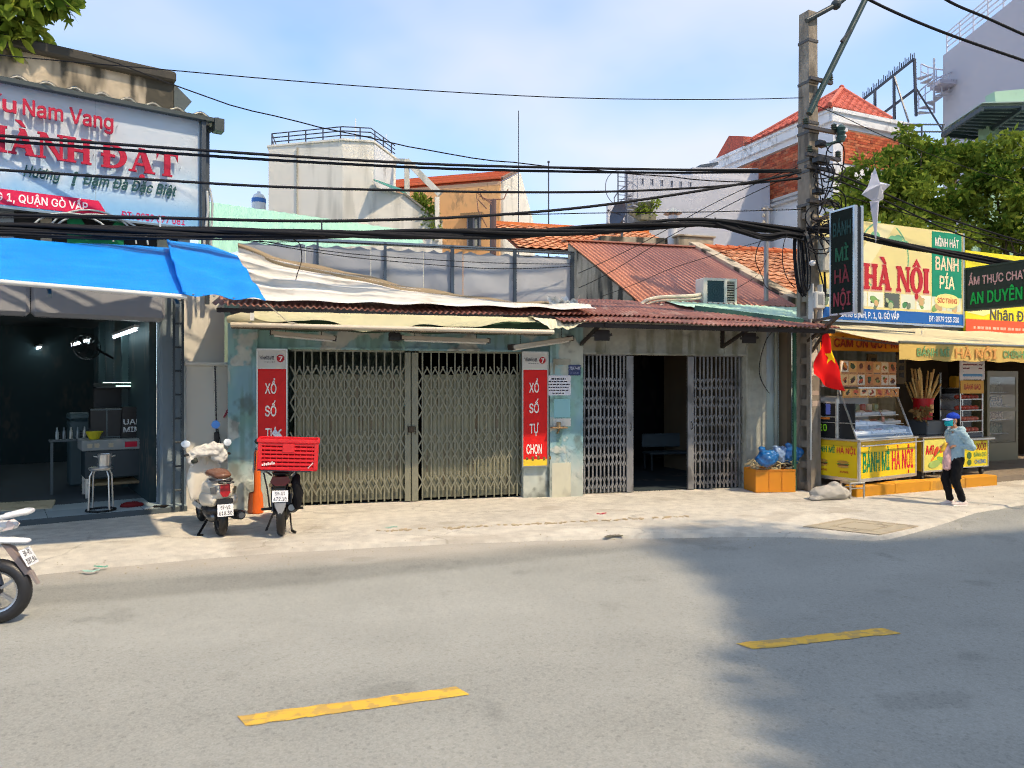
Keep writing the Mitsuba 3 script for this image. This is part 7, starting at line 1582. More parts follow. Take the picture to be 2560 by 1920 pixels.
# star lantern
k = thing('star_lantern', 'white paper star lantern with a long pointed tail hung from the cables', 'lantern')
def star():
    c = np.array((9.612, 10.9, 5.442)); s = .0083
    out = [(1890, 362), (1902, 392), (1930, 396), (1911, 413), (1912, 426), (1899, 436), (1893, 440), (1880, 432), (1856, 422), (1872, 404), (1878, 388)]
    P = [np.array(((x - 1890) * s * 1.0, -(y - 402) * s)) for x, y in out]
    v = [np.array((0, -.13, 0)), np.array((0, .13, 0))] + [np.array((p[0], 0, p[1])) for p in P]; f = []
    n = len(P)
    for i in range(n):
        a, b = 2 + i, 2 + (i + 1) % n; f += [[0, b, a], [1, a, b]]
    obj('star', (np.array(v) + c, np.array(f)), 'print', k, col='#b9bbc6')
    tail = [np.array((x, y, z)) for x, y, z in ((-.11, 0, -.27), (.09, 0, -.27), (0, -.07, -.30), (0, .07, -.30), (.02, 0, -1.02))]
    t = hull([p + c for p in tail]); obj('tail', t, 'print', k, col='#b3b5c2')
    obj('collar', tube([c + [-.1, -.06, -.27], c + [0, -.09, -.26], c + [.1, -.06, -.25]], .008, 5), 'satin', k, col='#9a9ba6')
    obj('string', cyl(c + [0, 0, .33], c + [.02, .05, .62], .005, 5), 'cable_skin', k)
star()
# national flag on a stick tied to the pole
k = thing('flag', 'red flag with a yellow star drooping from a stick beside the utility pole', 'flag')
h0, h1, fl, rt = (np.array((8.597, 10.9, 2.874)), np.array((8.909, 10.9, 1.825)), np.array((8.337, 10.95, 2.122)), np.array((8.485, 10.9, 2.569)))
def flagf(u, v):
    e = (1 - v)[..., None]; w = v[..., None]
    H0 = h0 * e + h1 * w; FL = (h0 + [-.02, 0, -.03]) * e + (fl + (h1 - h0) * .0) * w
    FL = FL + np.array([-.10, 0, .1]) * (np.sin(v * math.pi) * .4)[..., None]
    P = H0 * (1 - u)[..., None] + FL * u[..., None]
    y = P[..., 1] - .07 * np.sin(u * 7 + v * 2) * v - .05 * np.sin(v * 9 + u * 4) * u - .03
    return P[..., 0] + .02 * np.sin(v * 13) * (1 - u), y, P[..., 2] - .05 * np.sin(u * math.pi) * v
g = grid(flagf, 70, 90)
uv = np.stack(np.meshgrid(np.linspace(0, 1, 71), np.linspace(0, 1, 91), indexing='ij'), -1).reshape(-1, 2)
sc_ = np.array([h1[0] - .12, 0, 0])
cstar = np.array((8.682, 10.9, 2.427))
pv = g[0]; dx = (pv[:, 0] - cstar[0]) / .105; dz = (pv[:, 2] - cstar[2]) / .155
rr_ = np.hypot(dx, dz); th = np.arctan2(dx, dz); kk = math.pi / 5; tt = np.abs(((th + kk) % (2 * kk)) - kk)
edge = math.sin(math.pi / 10) / np.maximum(np.sin(math.pi - math.pi / 10 - tt), 1e-3) * 1.0
edge = .382 / np.maximum(np.cos(tt) * .382 + np.sin(tt) * (1 - .382 * math.cos(kk)) / math.sin(kk), 1e-3)
inside = (rr_ < edge)[g[1]].sum(1) >= 2
RED_F = (.72, .012, .012)
obj('cloth', (g[0], g[1][~inside]), 'cloth', k, col=RED_F, smooth=True)
obj('star', (g[0], g[1][inside]), 'cloth', k, col='#f2d21e', smooth=True)
obj('stick', cyl(h0 + [0, .02, .05], h1 + [.01, .02, -.06], .011, 7), 'satin', k, col='#c9c5b4', smooth=40)
obj('tie', beam(h0 + [.0, .02, -.0], (8.72, 11.3, h0[2] - .1), .02), 'satin', k, col='#3a3632')
# orange foam box with blue bags and straw against the pale wall
k = thing('foam_box', 'orange box full of straw-coloured stalks by the pale wall left of the utility pole', 'box')
FRAMES['B'] = (7.60, 11.48, -9.0); FRAME[0] = 'B'
W_, D_, Hh = .74, .50, .40
obj('side', join([box(0, W_, 0, .03, .03, .03 + Hh), box(0, W_, D_ - .03, D_, .03, .03 + Hh), box(0, .03, .03, D_ - .03, .03, .03 + Hh), box(W_ - .03, W_, .03, D_ - .03, .03, .03 + Hh), box(.03, W_ - .03, .03, D_ - .03, .03, .06)]), 'satin', k, col='#cd8422')
obj('rib', join([box(x, x + .015, -.008, 0, .05, .40) for x in (.24, .48)] + [box(.0, W_, -.010, -.001, .40, .43)]), 'satin', k, col='#bf751f')
r6 = random.Random(6); ms = []
for i in range(90):
    p = np.array((r6.uniform(.03, .82), r6.uniform(.05, .4), r6.uniform(.40, .56))); d = np.array((r6.gauss(.3, 1), r6.gauss(-.2, .5), r6.gauss(.1, .35))); d /= np.linalg.norm(d); L_ = r6.uniform(.08, .22)
    ms.append(tube([p - d * L_ * .5, p + np.array((0, 0, .02)), p + d * L_ * .5], [.007, .012, .005], 5))
obj('stalks', join(ms), 'cloth', k, col='#cbbd93', kind='stuff', smooth=True)
FRAME[0] = 'M'
def bag(label, c, r, seed, col='#1d5f9c'):
    m = blob([[((c[0], c[1], c[2]), r)], [((c[0] + .1, c[1], c[2] + .03), (r[0] * .7, r[1] * .8, r[2] * .8)), ((c[0] - .08, c[1], c[2] - .03), (r[0] * .6, r[1] * .7, r[2] * .7))], [((c[0] - .05, c[1], c[2] + r[2] * .7), (.05, .05, .05)), ((c[0] - .08, c[1], c[2] + r[2] * 1.1), (.06, .05, .02))]], .02, 4)
    m = bumpy(m, .055, 11, seed)
    obj('plastic_bag', m, 'gloss', col=col, smooth=True, label=label, cat='plastic bag')
bag('shiny blue plastic bag on the left of the orange box', (7.791, 11.45, 0.634), (.17, .15, .15), 1)
bag('blue plastic bag on the right of the orange box, touching the pole', (8.404, 11.55, 0.675), (.15, .13, .16), 2, '#2a6aa8')
bag('pale bluish plastic bag between the two blue ones', (8.16, 11.6, 0.668), (.12, .11, .14), 3, '#7f97b8')
# orange cone-shaped marker behind the black motorbike
k = thing('traffic_cone', 'tall orange marker post standing on the pavement behind the black motorbike', 'traffic marker')
b = (-0.761, 11.634, 0)
obj('post', xf(lathe([(0, 0), (.085, 0), (.09, .03), (.075, .28), (.05, .34), (.045, .9), (.035, .93), (0, .93)], 18), t=(b[0], b[1], .03)), 'satin', k, col='#e0641a', smooth=40)
obj('skirt', bumpy(xf(lathe([(.088, .0), (.095, .02), (.08, .25), (.07, .3)], 18), t=(b[0] - .05, b[1] + .03, .03)), .0, 1), 'satin', k, col='#8a4a2c', smooth=40)

# ---------------------------------------------------------------- motorbikes (local frame: y forwards, x to the right)
def wheel(parent, name, c, R, w, rimc='#2b2b2d', spokes=5, tread='#161617'):
    "wheel turning about the x axis"
    r = w / 2
    tyre = [(R - r * 1.05 + r * 1.05 * math.cos(t), r * math.sin(t)) for t in np.linspace(-2.3, 2.3, 15)]
    turn = ry(math.pi / 2)
    wk = obj(name, xf(lathe([(.0, -.035), (.032, -.035), (.04, -.01), (.04, .01), (.032, .035), (.0, .035)], 16), turn, c), 'metal', parent, col='#55565a', smooth=40)
    obj('tyre', xf(lathe(tyre, 40), turn, c), 'satin', wk, col=tread, smooth=50)
    obj('rim', xf(lathe([(R - r * 2.05, -r * .6), (R - r * 1.55, -r * .75), (R - r * 1.75, -r * .4), (R - r * 1.9, 0), (R - r * 1.75, r * .4), (R - r * 1.55, r * .75), (R - r * 2.05, r * .6), (R - r * 2.2, 0), (R - r * 2.05, -r * .6)], 40), turn, c), 'metal', wk, col=rimc, smooth=40)
    obj('spokes', join([hull([np.array(c) + np.array((sx, (rr) * math.cos(a + da), (rr) * math.sin(a + da))) for rr, da, ww in ((.03, -.35, .015), (.03, .35, .015), (R - r * 1.95, -.09, .01), (R - r * 1.95, .09, .01)) for sx in (-ww, ww)]) for a in np.linspace(0, 2 * math.pi, spokes + 1)[:-1]]), 'metal', wk, col=rimc)
    return wk
def plate_(parent, c, w, h, tilt, lines, back=False):
    R = rx(-tilt); pk = obj('number_plate', xf(bbox(-w / 2, w / 2, -.003, .003, -h / 2, h / 2, .002), R, c), 'satin', parent, col='#dfe0e2')
    for i, s in enumerate(lines): obj('lettering', xf(text(s, h * .3, .001, True, w * (.6, .82)[i], (0, -.004, h * (.08, -.38)[i]), True), R, c), 'print', pk, col='#44464a')
def black_bike():
    x, y = (-0.36, 9.55)
    FRAMES['K'] = (x, y, -1.0); FRAME[0] = 'K'
    k = thing('motorbike', 'black motorbike seen from behind with a big red crate on its rack', 'motorbike')
    z = .285
    wheel(k, 'rear_wheel', (0, .28, z + .025), .285, .10); wheel(k, 'front_wheel', (0, 1.50, z + .025), .285, .085)
    BK = '#121214'
    body = blob([[((0, .12, .74), (.085, .10, .07)), ((0, .50, .72), (.13, .16, .10))], [((0, .50, .70), (.14, .16, .11)), ((0, .82, .60), (.12, .12, .10))], [((0, .82, .58), (.12, .10, .10)), ((0, 1.02, .42), (.13, .12, .06))], [((0, 1.02, .45), (.13, .05, .08)), ((0, 1.18, .72), (.16, .05, .12))], [((0, 1.18, .72), (.15, .05, .12)), ((0, 1.16, .95), (.08, .06, .05))], [((-.10, .3, .62), (.03, .12, .07)), ((-.12, .6, .58), (.03, .12, .08))], [((.10, .3, .62), (.03, .12, .07)), ((.12, .6, .58), (.03, .12, .08))]], .03, 8)
    obj('body', body, 'gloss', k, col=BK, smooth=True)
    obj('seat', blob([[((0, .16, .83), (.10, .06, .035)), ((0, .50, .80), (.13, .08, .045))], [((0, .50, .80), (.13, .08, .045)), ((0, .86, .74), (.10, .06, .045))]], .03, 6), 'satin', k, col='#1b1a1b', smooth=True)
    tl = obj('tail_light', hull([(x_, yy, zz) for x_, zz in ((-.095, .80), (.095, .80), (-.12, .74), (.12, .74), (-.06, .69), (.06, .69)) for yy in (.02, .10)]), 'gloss', k, col='#5b0f16')
    obj('reflector', hull([(x_, .012 + .01 * abs(x_) / .05, zz) for x_, zz in ((-.045, .79), (.045, .79), (-.05, .745), (.05, .745))] + [(0, .03, .76)]), 'gloss', tl, col='#8e1a22')
    for s in (-1, 1): obj('indicator', xf(ball((0, 0, 0), (.022, .035, .028), 8), rz(0), (s * .115, .04, .70)), 'gloss', k, col='#8d7a5a', smooth=True)
    obj('tail_cowl', blob([[((0, .08, .70), (.10, .05, .05)), ((0, .1, .62), (.075, .04, .05))]], .025, 5), 'gloss', k, col='#0e0e10', smooth=True)
    plate_(k, (0, .0, .565), .19, .14, .18, ('59-X1', '472.18'))
    obj('plate_holder', hull([(-.06, .03, .66), (.06, .03, .66), (-.07, .02, .5), (.07, .02, .5), (-.04, .07, .5), (.04, .07, .66)]), 'satin', k, col='#161616')
    obj('mudguard', hull([(-.07, -.0, .49), (.07, -.0, .49), (-.065, .02, .43), (.065, .02, .43), (-.02, .0, .345), (.02, .0, .345), (-.06, .05, .48), (.06, .05, .48), (0, .02, .34)]), 'satin', k, col='#8b8d90', label='grey rear mudguard tip')
    obj('inner_fender', tube([(0, .02, .48), (0, .10, .60), (0, .3, .64), (0, .52, .56)], [.04, .06, .06, .05], 8), 'satin', k, col='#141414', smooth=True)
    obj('swing_arm', join([beam((-.085, .28, .31), (-.08, .75, .36), .03, .05), beam((.085, .28, .31), (.08, .75, .36), .03, .05)]), 'satin', k, col='#2b2c2e')
    for s in (-1, 1): obj('shock', tube([(s * .10, .30, .33), (s * .11, .36, .66)], .024, 10), 'metal', k, col='#46474a', smooth=40)
    obj('engine', blob([[((0, .72, .34), (.11, .12, .09)), ((0, .92, .36), (.10, .12, .07))]], .03, 5), 'satin', k, col='#3a3b3e', smooth=True)
    ex = obj('exhaust', tube([(.13, .12, .40), (.14, .15, .395), (.145, .40, .35), (.13, .62, .30), (.07, .85, .27)], [.052, .062, .058, .03, .022], 14), 'satin', k, col='#29292b', smooth=40)
    obj('exhaust_tip', join([tube([(.13, .10, .403), (.13, .13, .40)], .040, 14)]), 'metal', ex, col='#7d7c78', smooth=40)
    obj('heat_shield', tube([(.185, .2, .41), (.19, .42, .37)], [.02, .02], 8), 'metal', ex, col='#8a8a88', smooth=40)
    obj('side_stand', join([beam((-.1, .75, .3), (-.22, .66, .0), .02), beam((-.24, .66, .01), (-.18, .66, .01), .05, .012)]), 'metal', k, col='#4a4a4c')
    obj('centre_stand', join([beam((.09, .6, .26), (.12, .42, .06), .02), beam((.12, .42, .06), (.17, .36, .04), .025)]), 'metal', k, col='#3c3c3e')
    for s in (-1, 1): obj('foot_peg', beam((s * .1, .55, .33), (s * .26, .52, .33), .03), 'satin', k, col='#202022')
    obj('fork', join([tube([(s * .07, 1.50, .31), (s * .07, 1.28, .80)], .02, 8) for s in (-1, 1)]), 'metal', k, col='#626468')
    obj('front_mudguard', tube([(0, 1.30, .58), (0, 1.45, .635), (0, 1.62, .60), (0, 1.74, .50)], [.05, .065, .06, .03], 10), 'gloss', k, col=BK, smooth=True)
    obj('handlebar', tube([(-.33, 1.0, .99), (-.2, 1.1, 1.0), (0, 1.15, .97), (.2, 1.1, 1.0), (.33, 1.0, .99)], .016, 8), 'satin', k, col='#1c1c1d', smooth=True)
    for s in (-1, 1):
        mk = obj('mirror', xf(ball((0, 0, 0), (.065, .018, .045), 10), rz(s * .2), (s * .33, 1.06, 1.17)), 'satin', k, col='#1a1a1b', smooth=True)
        obj('stem', tube([(s * .24, 1.06, 1.0), (s * .28, 1.08, 1.1), (s * .33, 1.06, 1.15)], .007, 6), 'satin', mk, col='#1a1a1b', smooth=True)
    obj('rack', join([beam((-.2, .0, .885), (-.2, .5, .885), .018), beam((.2, .0, .885), (.2, .5, .885), .018)] + [beam((-.22, .05 + .14 * i, .885), (.22, .05 + .14 * i, .885), .016) for i in range(4)] + [beam((s * .11, .2, .8), (s * .2, .1, .885), .018) for s in (-1, 1)]), 'metal', k, col='#9b9c9c')
    obj('strap', tube([(-.19, -.02, .86), (-.15, .0, .66), (-.13, .1, .42), (-.12, .3, .38)], .010, 6), 'satin', k, col='#26262a', smooth=True)
    obj('cover_rag', bumpy(ball((.20, .10, .60), (.06, .12, .22), 14), .05, 7, 2), 'cloth', k, col='#17181b', smooth=True, label='black raincoat hanging on the right side')
    # crate
    c = thing('crate', 'bright red plastic crate strapped on the rack of the black motorbike', 'crate')
    x0, x1, y0, y1, z0, z1 = -.30, .40, -.10, .36, .905, 1.265
    RR = (.62, .006, .012)
    tilt = lambda m: xf(m, ry(rad(2.6)), (0, 0, .0))
    def Bx(*a): return tilt(bbox(*a, .004))
    for z_ in [z0 + .048 * i for i in range(7)]:
        obj('slat', Bx(x0, x1, y0, y0 + .012, z_, z_ + .030), 'gloss', c, col=RR); obj('slat', Bx(x0, x1, y1 - .012, y1, z_, z_ + .030), 'gloss', c, col=RR)
        for xx in (x0, x1 - .012): obj('slat', Bx(xx, xx + .012, y0 + .012, y1 - .012, z_, z_ + .030), 'gloss', c, col=RR)
    obj('rim', join([Bx(x0 - .02, x1 + .02, y0 - .02, y0 + .012, z1 - .03, z1 + .01), Bx(x0 - .02, x1 + .02, y1 - .012, y1 + .02, z1 - .03, z1 + .01), Bx(x0 - .02, x0 + .012, y0 + .012, y1 - .012, z1 - .03, z1 + .01), Bx(x1 - .012, x1 + .02, y0 + .012, y1 - .012, z1 - .03, z1 + .01)]), 'gloss', c, col=RR)
    obj('corner_post', join([Bx(a, a + .05, b, b + .022, z0, z1 - .03) for a in (x0 - .006, x1 - .044) for b in (y0 - .008, y1 - .014)] + [Bx((x0 + x1) / 2 - .07, (x0 + x1) / 2 + .07, y0 - .008, y0 + .012, z0 + .21, z1 - .04)]), 'gloss', c, col=RR)
    for i in range(9): obj('rib', Bx(x0 + .07 + .07 * i, x0 + .08 + .07 * i, y0 + .001, y0 + .014, z0, z1 - .03), 'gloss', c, col=RR)
    obj('floor', Bx(x0, x1, y0, y1, z0 - .015, z0), 'gloss', c, col=RR)
    obj('liner', Bx(x0 + .02, x1 - .02, y0 + .02, y1 - .02, z0 + .01, z1 - .06), 'cloth', c, col='#8e1219')
    obj('white_print', join([tilt(box(x0 + .05 + .022 * i, x0 + .066 + .022 * i, y0 - .003, y0, z0 + .04 + .004 * i, z0 + .065 + .01 * (i % 2) + .004 * i)) for i in range(7)]), 'print', c, col='#e8d5d2')
    obj('white_print', tilt(beam((x1 - .11, y0 - .003, z0 + .02), (x1 - .05, y0 - .003, z0 + .09), .004, .012)), 'print', c, col='#d8b3b0')
    obj('strap', join([tilt(beam((x0 - .03, -.05, z0 - .02), (x0 - .03, -.05, z1 - .1), .02, .012)), tilt(beam((x0, y0 - .012, z0 - .01), (x1 - .08, y0 - .012, z0 - .016), .012))]), 'satin', c, col='#2a1d2a')
black_bike()
def scooter():
    x, y = (-1.129, 9.788)
    FRAMES['K'] = (x + .11, y, 18.0); FRAME[0] = 'K'
    k = thing('scooter', 'cream white scooter with a brown seat parked before the white gate post', 'motorbike')
    CR = '#cbc4b4'
    wheel(k, 'rear_wheel', (0, .25, .245), .225, .105, '#8f9196'); wheel(k, 'front_wheel', (0, 1.48, .245), .225, .10, '#8f9196')
    body = blob([[((0, .13, .60), (.15, .12, .11)), ((0, .42, .62), (.19, .2, .14))], [((0, .42, .60), (.19, .18, .14)), ((0, .80, .56), (.14, .10, .15))], [((-.12, .18, .50), (.07, .13, .09)), ((-.14, .50, .48), (.07, .15, .11))], [((.12, .18, .50), (.07, .13, .09)), ((.14, .50, .48), (.07, .15, .11))]], .025, 7)
    obj('body', body, 'gloss', k, col=CR, smooth=True)
    obj('floor_mat', bbox(-.15, .15, .80, 1.20, .361, .372, .005), 'satin', k, col='#2c2c2e')
    obj('floorboard', bbox(-.18, .18, .78, 1.22, .29, .36, .03), 'satin', k, col=CR)
    obj('leg_shield', blob([[((-.15, 1.20, .40), (.05, .02, .05)), ((.15, 1.20, .40), (.05, .02, .05)), ((-.19, 1.24, .64), (.05, .02, .06)), ((.19, 1.24, .64), (.05, .02, .06)), ((-.13, 1.27, .90), (.05, .02, .05)), ((.13, 1.27, .90), (.05, .02, .05))]], .03, 6), 'gloss', k, col=CR, smooth=True)
    obj('seat', blob([[((0, .16, .80), (.11, .08, .045)), ((0, .45, .81), (.14, .1, .055))], [((0, .45, .81), (.14, .1, .055)), ((0, .80, .77), (.09, .06, .05))]], .025, 7), 'satin', k, col='#74503f', smooth=True)
    obj('grab_rail', tube([(-.12, .30, .74), (-.11, .12, .75), (-.06, .02, .76), (.06, .02, .76), (.11, .12, .75), (.12, .30, .74)], .014, 8), 'metal', k, col='#8f9193', smooth=True)
    obj('rack', join([tube([(a, .02, .74), (a, -.08, .735)], .012, 6) for a in (-.07, 0, .07)] + [tube([(-.09, -.08, .735), (.09, -.08, .735)], .012, 6), tube([(-.09, -.03, .735), (.09, -.03, .735)], .012, 6)]), 'metal', k, col='#3b3d40', smooth=True)
    tl = obj('tail_light', hull([(x_, yy, zz) for x_, zz in ((-.055, .70), (.055, .70), (-.06, .60), (.06, .60), (-.03, .55), (.03, .55)) for yy in (-.005, .06)]), 'gloss', k, col='#a3101c')
    for s in (-1, 1):
        obj('indicator', hull([(s * a, b, c) for a, b, c in ((.105, .02, .68), (.16, .10, .66), (.10, .025, .58), (.15, .11, .58), (.12, .06, .63))]), 'gloss', k, col='#8d8674' if s > 0 else '#6c6b68')
    plate_(k, (0, -.015, .385), .19, .15, .12, ('59-V2', '618.30'))
    obj('mudflap', hull([(-.10, .02, .52), (.10, .02, .52), (-.08, .0, .30), (.08, .0, .30), (-.09, .05, .52), (.09, .05, .52)]), 'satin', k, col='#1a1b1e')
    obj('under_cover', blob([[((-.05, .28, .36), (.14, .16, .09)), ((-.05, .6, .34), (.12, .16, .07))]], .03, 5), 'satin', k, col='#232427', smooth=True)
    ex = obj('exhaust', tube([(.20, .02, .30), (.20, .06, .30), (.19, .34, .27), (.12, .55, .24)], [.05, .062, .062, .02], 14), 'satin', k, col='#232325', smooth=40)
    obj('exhaust_tip', tube([(.20, .005, .30), (.20, .03, .30)], .036, 14), 'metal', ex, col='#7f8082', smooth=40)
    obj('engine', blob([[((-.10, .28, .28), (.06, .14, .08)), ((-.10, .55, .30), (.06, .14, .07))]], .03, 4), 'metal', k, col='#6f7173', smooth=True)
    obj('stand', join([beam((-.1, .55, .2), (-.24, .42, .03), .022), beam((-.25, .42, .03), (-.18, .40, .03), .05, .014), beam((.06, .5, .2), (.08, .36, .05), .02)]), 'metal', k, col='#2e2f31')
    obj('front_mudguard', blob([[((0, 1.34, .46), (.08, .05, .05)), ((0, 1.48, .51), (.085, .06, .035))], [((0, 1.48, .51), (.085, .06, .035)), ((0, 1.66, .44), (.07, .05, .035))]], .03, 5), 'gloss', k, col=CR, smooth=True)
    obj('steering_column', tube([(0, 1.46, .25), (0, 1.32, .7), (0, 1.26, .95)], [.03, .05, .05], 10), 'gloss', k, col=CR, smooth=True)
    obj('headset', blob([[((-.12, 1.22, 1.0), (.06, .06, .05)), ((.12, 1.22, 1.0), (.06, .06, .05))], [((0, 1.27, 1.0), (.1, .08, .07)), ((0, 1.3, .98), (.08, .05, .06))]], .03, 5), 'gloss', k, col=CR, smooth=True)
    obj('handlebar', tube([(-.29, 1.06, .99), (-.2, 1.17, 1.0), (.2, 1.17, 1.0), (.29, 1.06, .99)], .018, 8), 'satin', k, col='#2a2a2b', smooth=True)
    for s in (-1, 1):
        mk = obj('mirror', xf(ball((0, 0, 0), (.06, .015, .05), 12), rz(s * .3), (s * .27, 1.12, 1.14)), 'gloss', k, col='#d9e2ea', smooth=True)
        obj('stem', tube([(s * .24, 1.15, 1.0), (s * .30, 1.15, 1.08), (s * .27, 1.13, 1.11)], .007, 6), 'metal', mk, col='#8d8f92', smooth=True)
    w = bumpy(blob([[((-.15, 1.12, 1.01), (.10, .08, .06)), ((.10, 1.12, 1.07), (.13, .10, .08))], [((.10, 1.1, 1.06), (.13, .10, .09)), ((.17, 1.08, .94), (.07, .06, .10))], [((-.15, 1.1, 1.0), (.06, .05, .05)), ((-.2, 1.08, .90), (.04, .04, .06))]], .016, 4), .06, 13, 3)
    obj('raincoat', w, 'cloth', col='#cfccc4', smooth=True, label='crumpled white raincoat thrown over the handlebar of the cream scooter', cat='raincoat')
    obj('glove', bumpy(ball((-.17, 1.05, .91), (.05, .04, .035), 8), .02, 20, 1), 'cloth', col='#3b3f3a', smooth=True, label='dark grey glove on the left grip of the cream scooter', cat='glove')
scooter()
FRAME[0] = 'M'
b = (-1.349, 11.7, 1.351)
obj('blue_reflector', tube([(b[0], 11.69, b[2]), (b[0], 11.71, b[2])], .06, 18), 'gloss', col='#2a7fd4', smooth=40, label='small round blue plate on the wall behind the cream scooter', cat='plate')
def passing_bike():
    x, y = (-2.463, 6.922)
    FRAMES['K'] = (x, y, 84.0); FRAME[0] = 'K'
    k = thing('motorbike', 'silver grey motorbike tail entering at the left edge of the picture', 'motorbike')
    wheel(k, 'rear_wheel', (0, .0, .262), .262, .105, '#b9babc', 5, '#242426')
    wheel(k, 'front_wheel', (0, 1.25, .262), .262, .09, '#b9babc', 5, '#242426')
    SV = '#c4c3c2'
    obj('grab_rail', tube([(-.09, -.02, .86), (-.09, -.18, .90), (-.05, -.24, .905), (.05, -.24, .905), (.09, -.18, .90), (.09, -.02, .86)], .022, 8), 'gloss', k, col='#d5d5d6', smooth=True)
    obj('tail_fairing', blob([[((0, -.12, .80), (.04, .04, .035)), ((0, .08, .78), (.10, .1, .06))], [((0, .08, .78), (.10, .1, .06)), ((0, .45, .70), (.13, .15, .10))], [((0, .45, .70), (.13, .15, .1)), ((0, .8, .55), (.12, .12, .14))]], .025, 6), 'gloss', k, col=SV, smooth=True)
    obj('tail_light', hull([(s * .05, yy, zz) for s in (-1, 1) for yy, zz in ((-.15, .80), (-.10, .84), (-.06, .76), (-.13, .77))]), 'gloss', k, col='#c9b9b6')
    obj('under_tail', blob([[((0, -.22, .665), (.05, .03, .02)), ((0, .0, .68), (.08, .06, .03))], [((0, .0, .68), (.08, .06, .03)), ((0, .3, .62), (.09, .1, .05))]], .022, 5), 'gloss', k, col='#dededf', smooth=True)
    obj('plate_bracket', hull([(s * .03, yy, zz) for s in (-1, 1) for yy, zz in ((-.04, .65), (-.12, .62), (-.26, .40), (-.22, .39))]), 'satin', k, col='#8a7a74')
    obj('fender_tip', hull([(s * .02, yy, zz) for s in (-1, 1) for yy, zz in ((-.22, .42), (-.26, .42), (-.315, .31), (-.30, .305))]), 'satin', k, col='#8f847e')
    plate_(k, (0, -.235, .535), .19, .15, rad(28), ('59-P1', '287.94'))
    obj('swing_arm', join([beam((s * .09, .0, .262), (s * .08, .5, .34), .03, .05) for s in (-1, 1)]), 'satin', k, col='#3b3b3e')
    obj('shock', join([tube([(s * .1, .02, .28), (s * .11, .12, .66)], .024, 8) for s in (-1, 1)]), 'metal', k, col='#55565a', smooth=40)
    obj('seat', blob([[((0, .1, .86), (.11, .08, .04)), ((0, .6, .80), (.12, .1, .05))]], .03, 5), 'satin', k, col='#222224', smooth=True)
    obj('engine', blob([[((0, .5, .34), (.11, .12, .09)), ((0, .75, .34), (.10, .12, .08))]], .03, 4), 'satin', k, col='#4a4b4d', smooth=True)
    obj('leg_shield', blob([[((0, .85, .40), (.14, .05, .1)), ((0, 1.0, .85), (.14, .05, .08))]], .03, 5), 'gloss', k, col=SV, smooth=True)
    obj('fork', join([tube([(s * .07, 1.25, .262), (s * .07, 1.02, .85)], .02, 8) for s in (-1, 1)]), 'metal', k, col='#77787c')
    obj('handlebar', tube([(-.33, .85, 1.0), (0, .98, .97), (.33, .85, 1.0)], .018, 8), 'satin', k, col='#2a2a2b', smooth=True)
passing_bike()
FRAME[0] = 'M'

# ---------------------------------------------------------------- the person walking past (local frame: y forwards, x to the right, z up)
FRAMES['H'] = (9.898, 9.504, 80.0); FRAME[0] = 'H'
pk = thing('person', 'person in blue cap, turquoise mask, pale hoodie and black trousers walking with a pink bag', 'person')
J = dict(hipL=(-.075, 0, .75), hipR=(.075, 0, .75), kneeL=(-.085, .05, .43), kneeR=(.075, .10, .44), ankL=(-.08, -.07, .10), ankR=(.072, .03, .085),
         shL=(-.145, -.03, 1.165), shR=(.145, -.01, 1.165), elL=(-.225, -.13, .955), elR=(.22, -.10, .95), wrL=(-.10, .035, .975), wrR=(.06, .115, .965))
def limb(a, b, ra, rb): return [(J[a] if isinstance(a, str) else a, ra), (J[b] if isinstance(b, str) else b, rb)]
hd = np.array((0, .035, 1.385))
bones = [[((0, 0, .78), (.13, .095, .08)), ((0, -.01, .95), (.115, .085, .06))], [((0, -.01, .95), (.115, .085, .06)), ((0, -.02, 1.12), (.13, .09, .07))], [((-.10, -.02, 1.16), .05), ((.10, -.02, 1.16), .05)], [((0, -.015, 1.17), .05), ((0, .015, 1.29), .045)],
         [(hd, (.072, .088, .098)), (hd + [0, .03, -.06], (.052, .055, .05))], [(hd + [0, .085, -.005], .012), (hd + [0, .105, -.03], .013)], [(hd + [-.072, -.005, -.01], (.012, .02, .03)), (hd + [-.07, 0, 0], (.012, .018, .025))], [(hd + [.072, -.005, -.01], (.012, .02, .03)), (hd + [.07, 0, 0], (.012, .018, .025))],
         limb('shL', 'elL', .044, .034), limb('elL', 'wrL', .034, .022), limb('shR', 'elR', .044, .034), limb('elR', 'wrR', .034, .022),
         limb('hipL', 'kneeL', .078, .05), limb('kneeL', 'ankL', .048, .032), limb('hipR', 'kneeR', .078, .05), limb('kneeR', 'ankR', .048, .032)]
def hand(w, d, side, curl):
    w = np.array(w, float); d = np.array(d, float); d /= np.linalg.norm(d); out = []
    s = np.cross(d, (0, 0, 1.0)); s /= np.linalg.norm(s); n = np.cross(s, d)
    palm = w + d * .045
    out.append([(w, (.02, .02, .016)), (palm + s * .02, .016)]); out.append([(w, .018), (palm - s * .02, .016)]); out.append([(palm + s * .024, .013), (palm - s * .024, .013), (w + d * .02, .014)])
    for i, (o, L) in enumerate(((-.027, .055), (-.009, .065), (.009, .06), (.027, .048))):
        a = palm + s * o + d * .012; b = a + (d * math.cos(curl) - n * math.sin(curl)) * L * .45; c = b + (d * math.cos(curl * 2.3) - n * math.sin(curl * 2.3)) * L * .32; e = c + (d * math.cos(curl * 3.3) - n * math.sin(curl * 3.3)) * L * .25
        out += [[(a, .0088), (b, .0085)], [(b, .0085), (c, .0078)], [(c, .0078), (e, .007)]]
    t0 = w + d * .02 + s * side * .022; t1 = t0 + (s * side * .6 + d * .7 - n * .3) * .035; t2 = t1 + (d * .9 - n * .45) * .028
    out += [[(t0, .012), (t1, .010)], [(t1, .010), (t2, .0085)]]
    return out
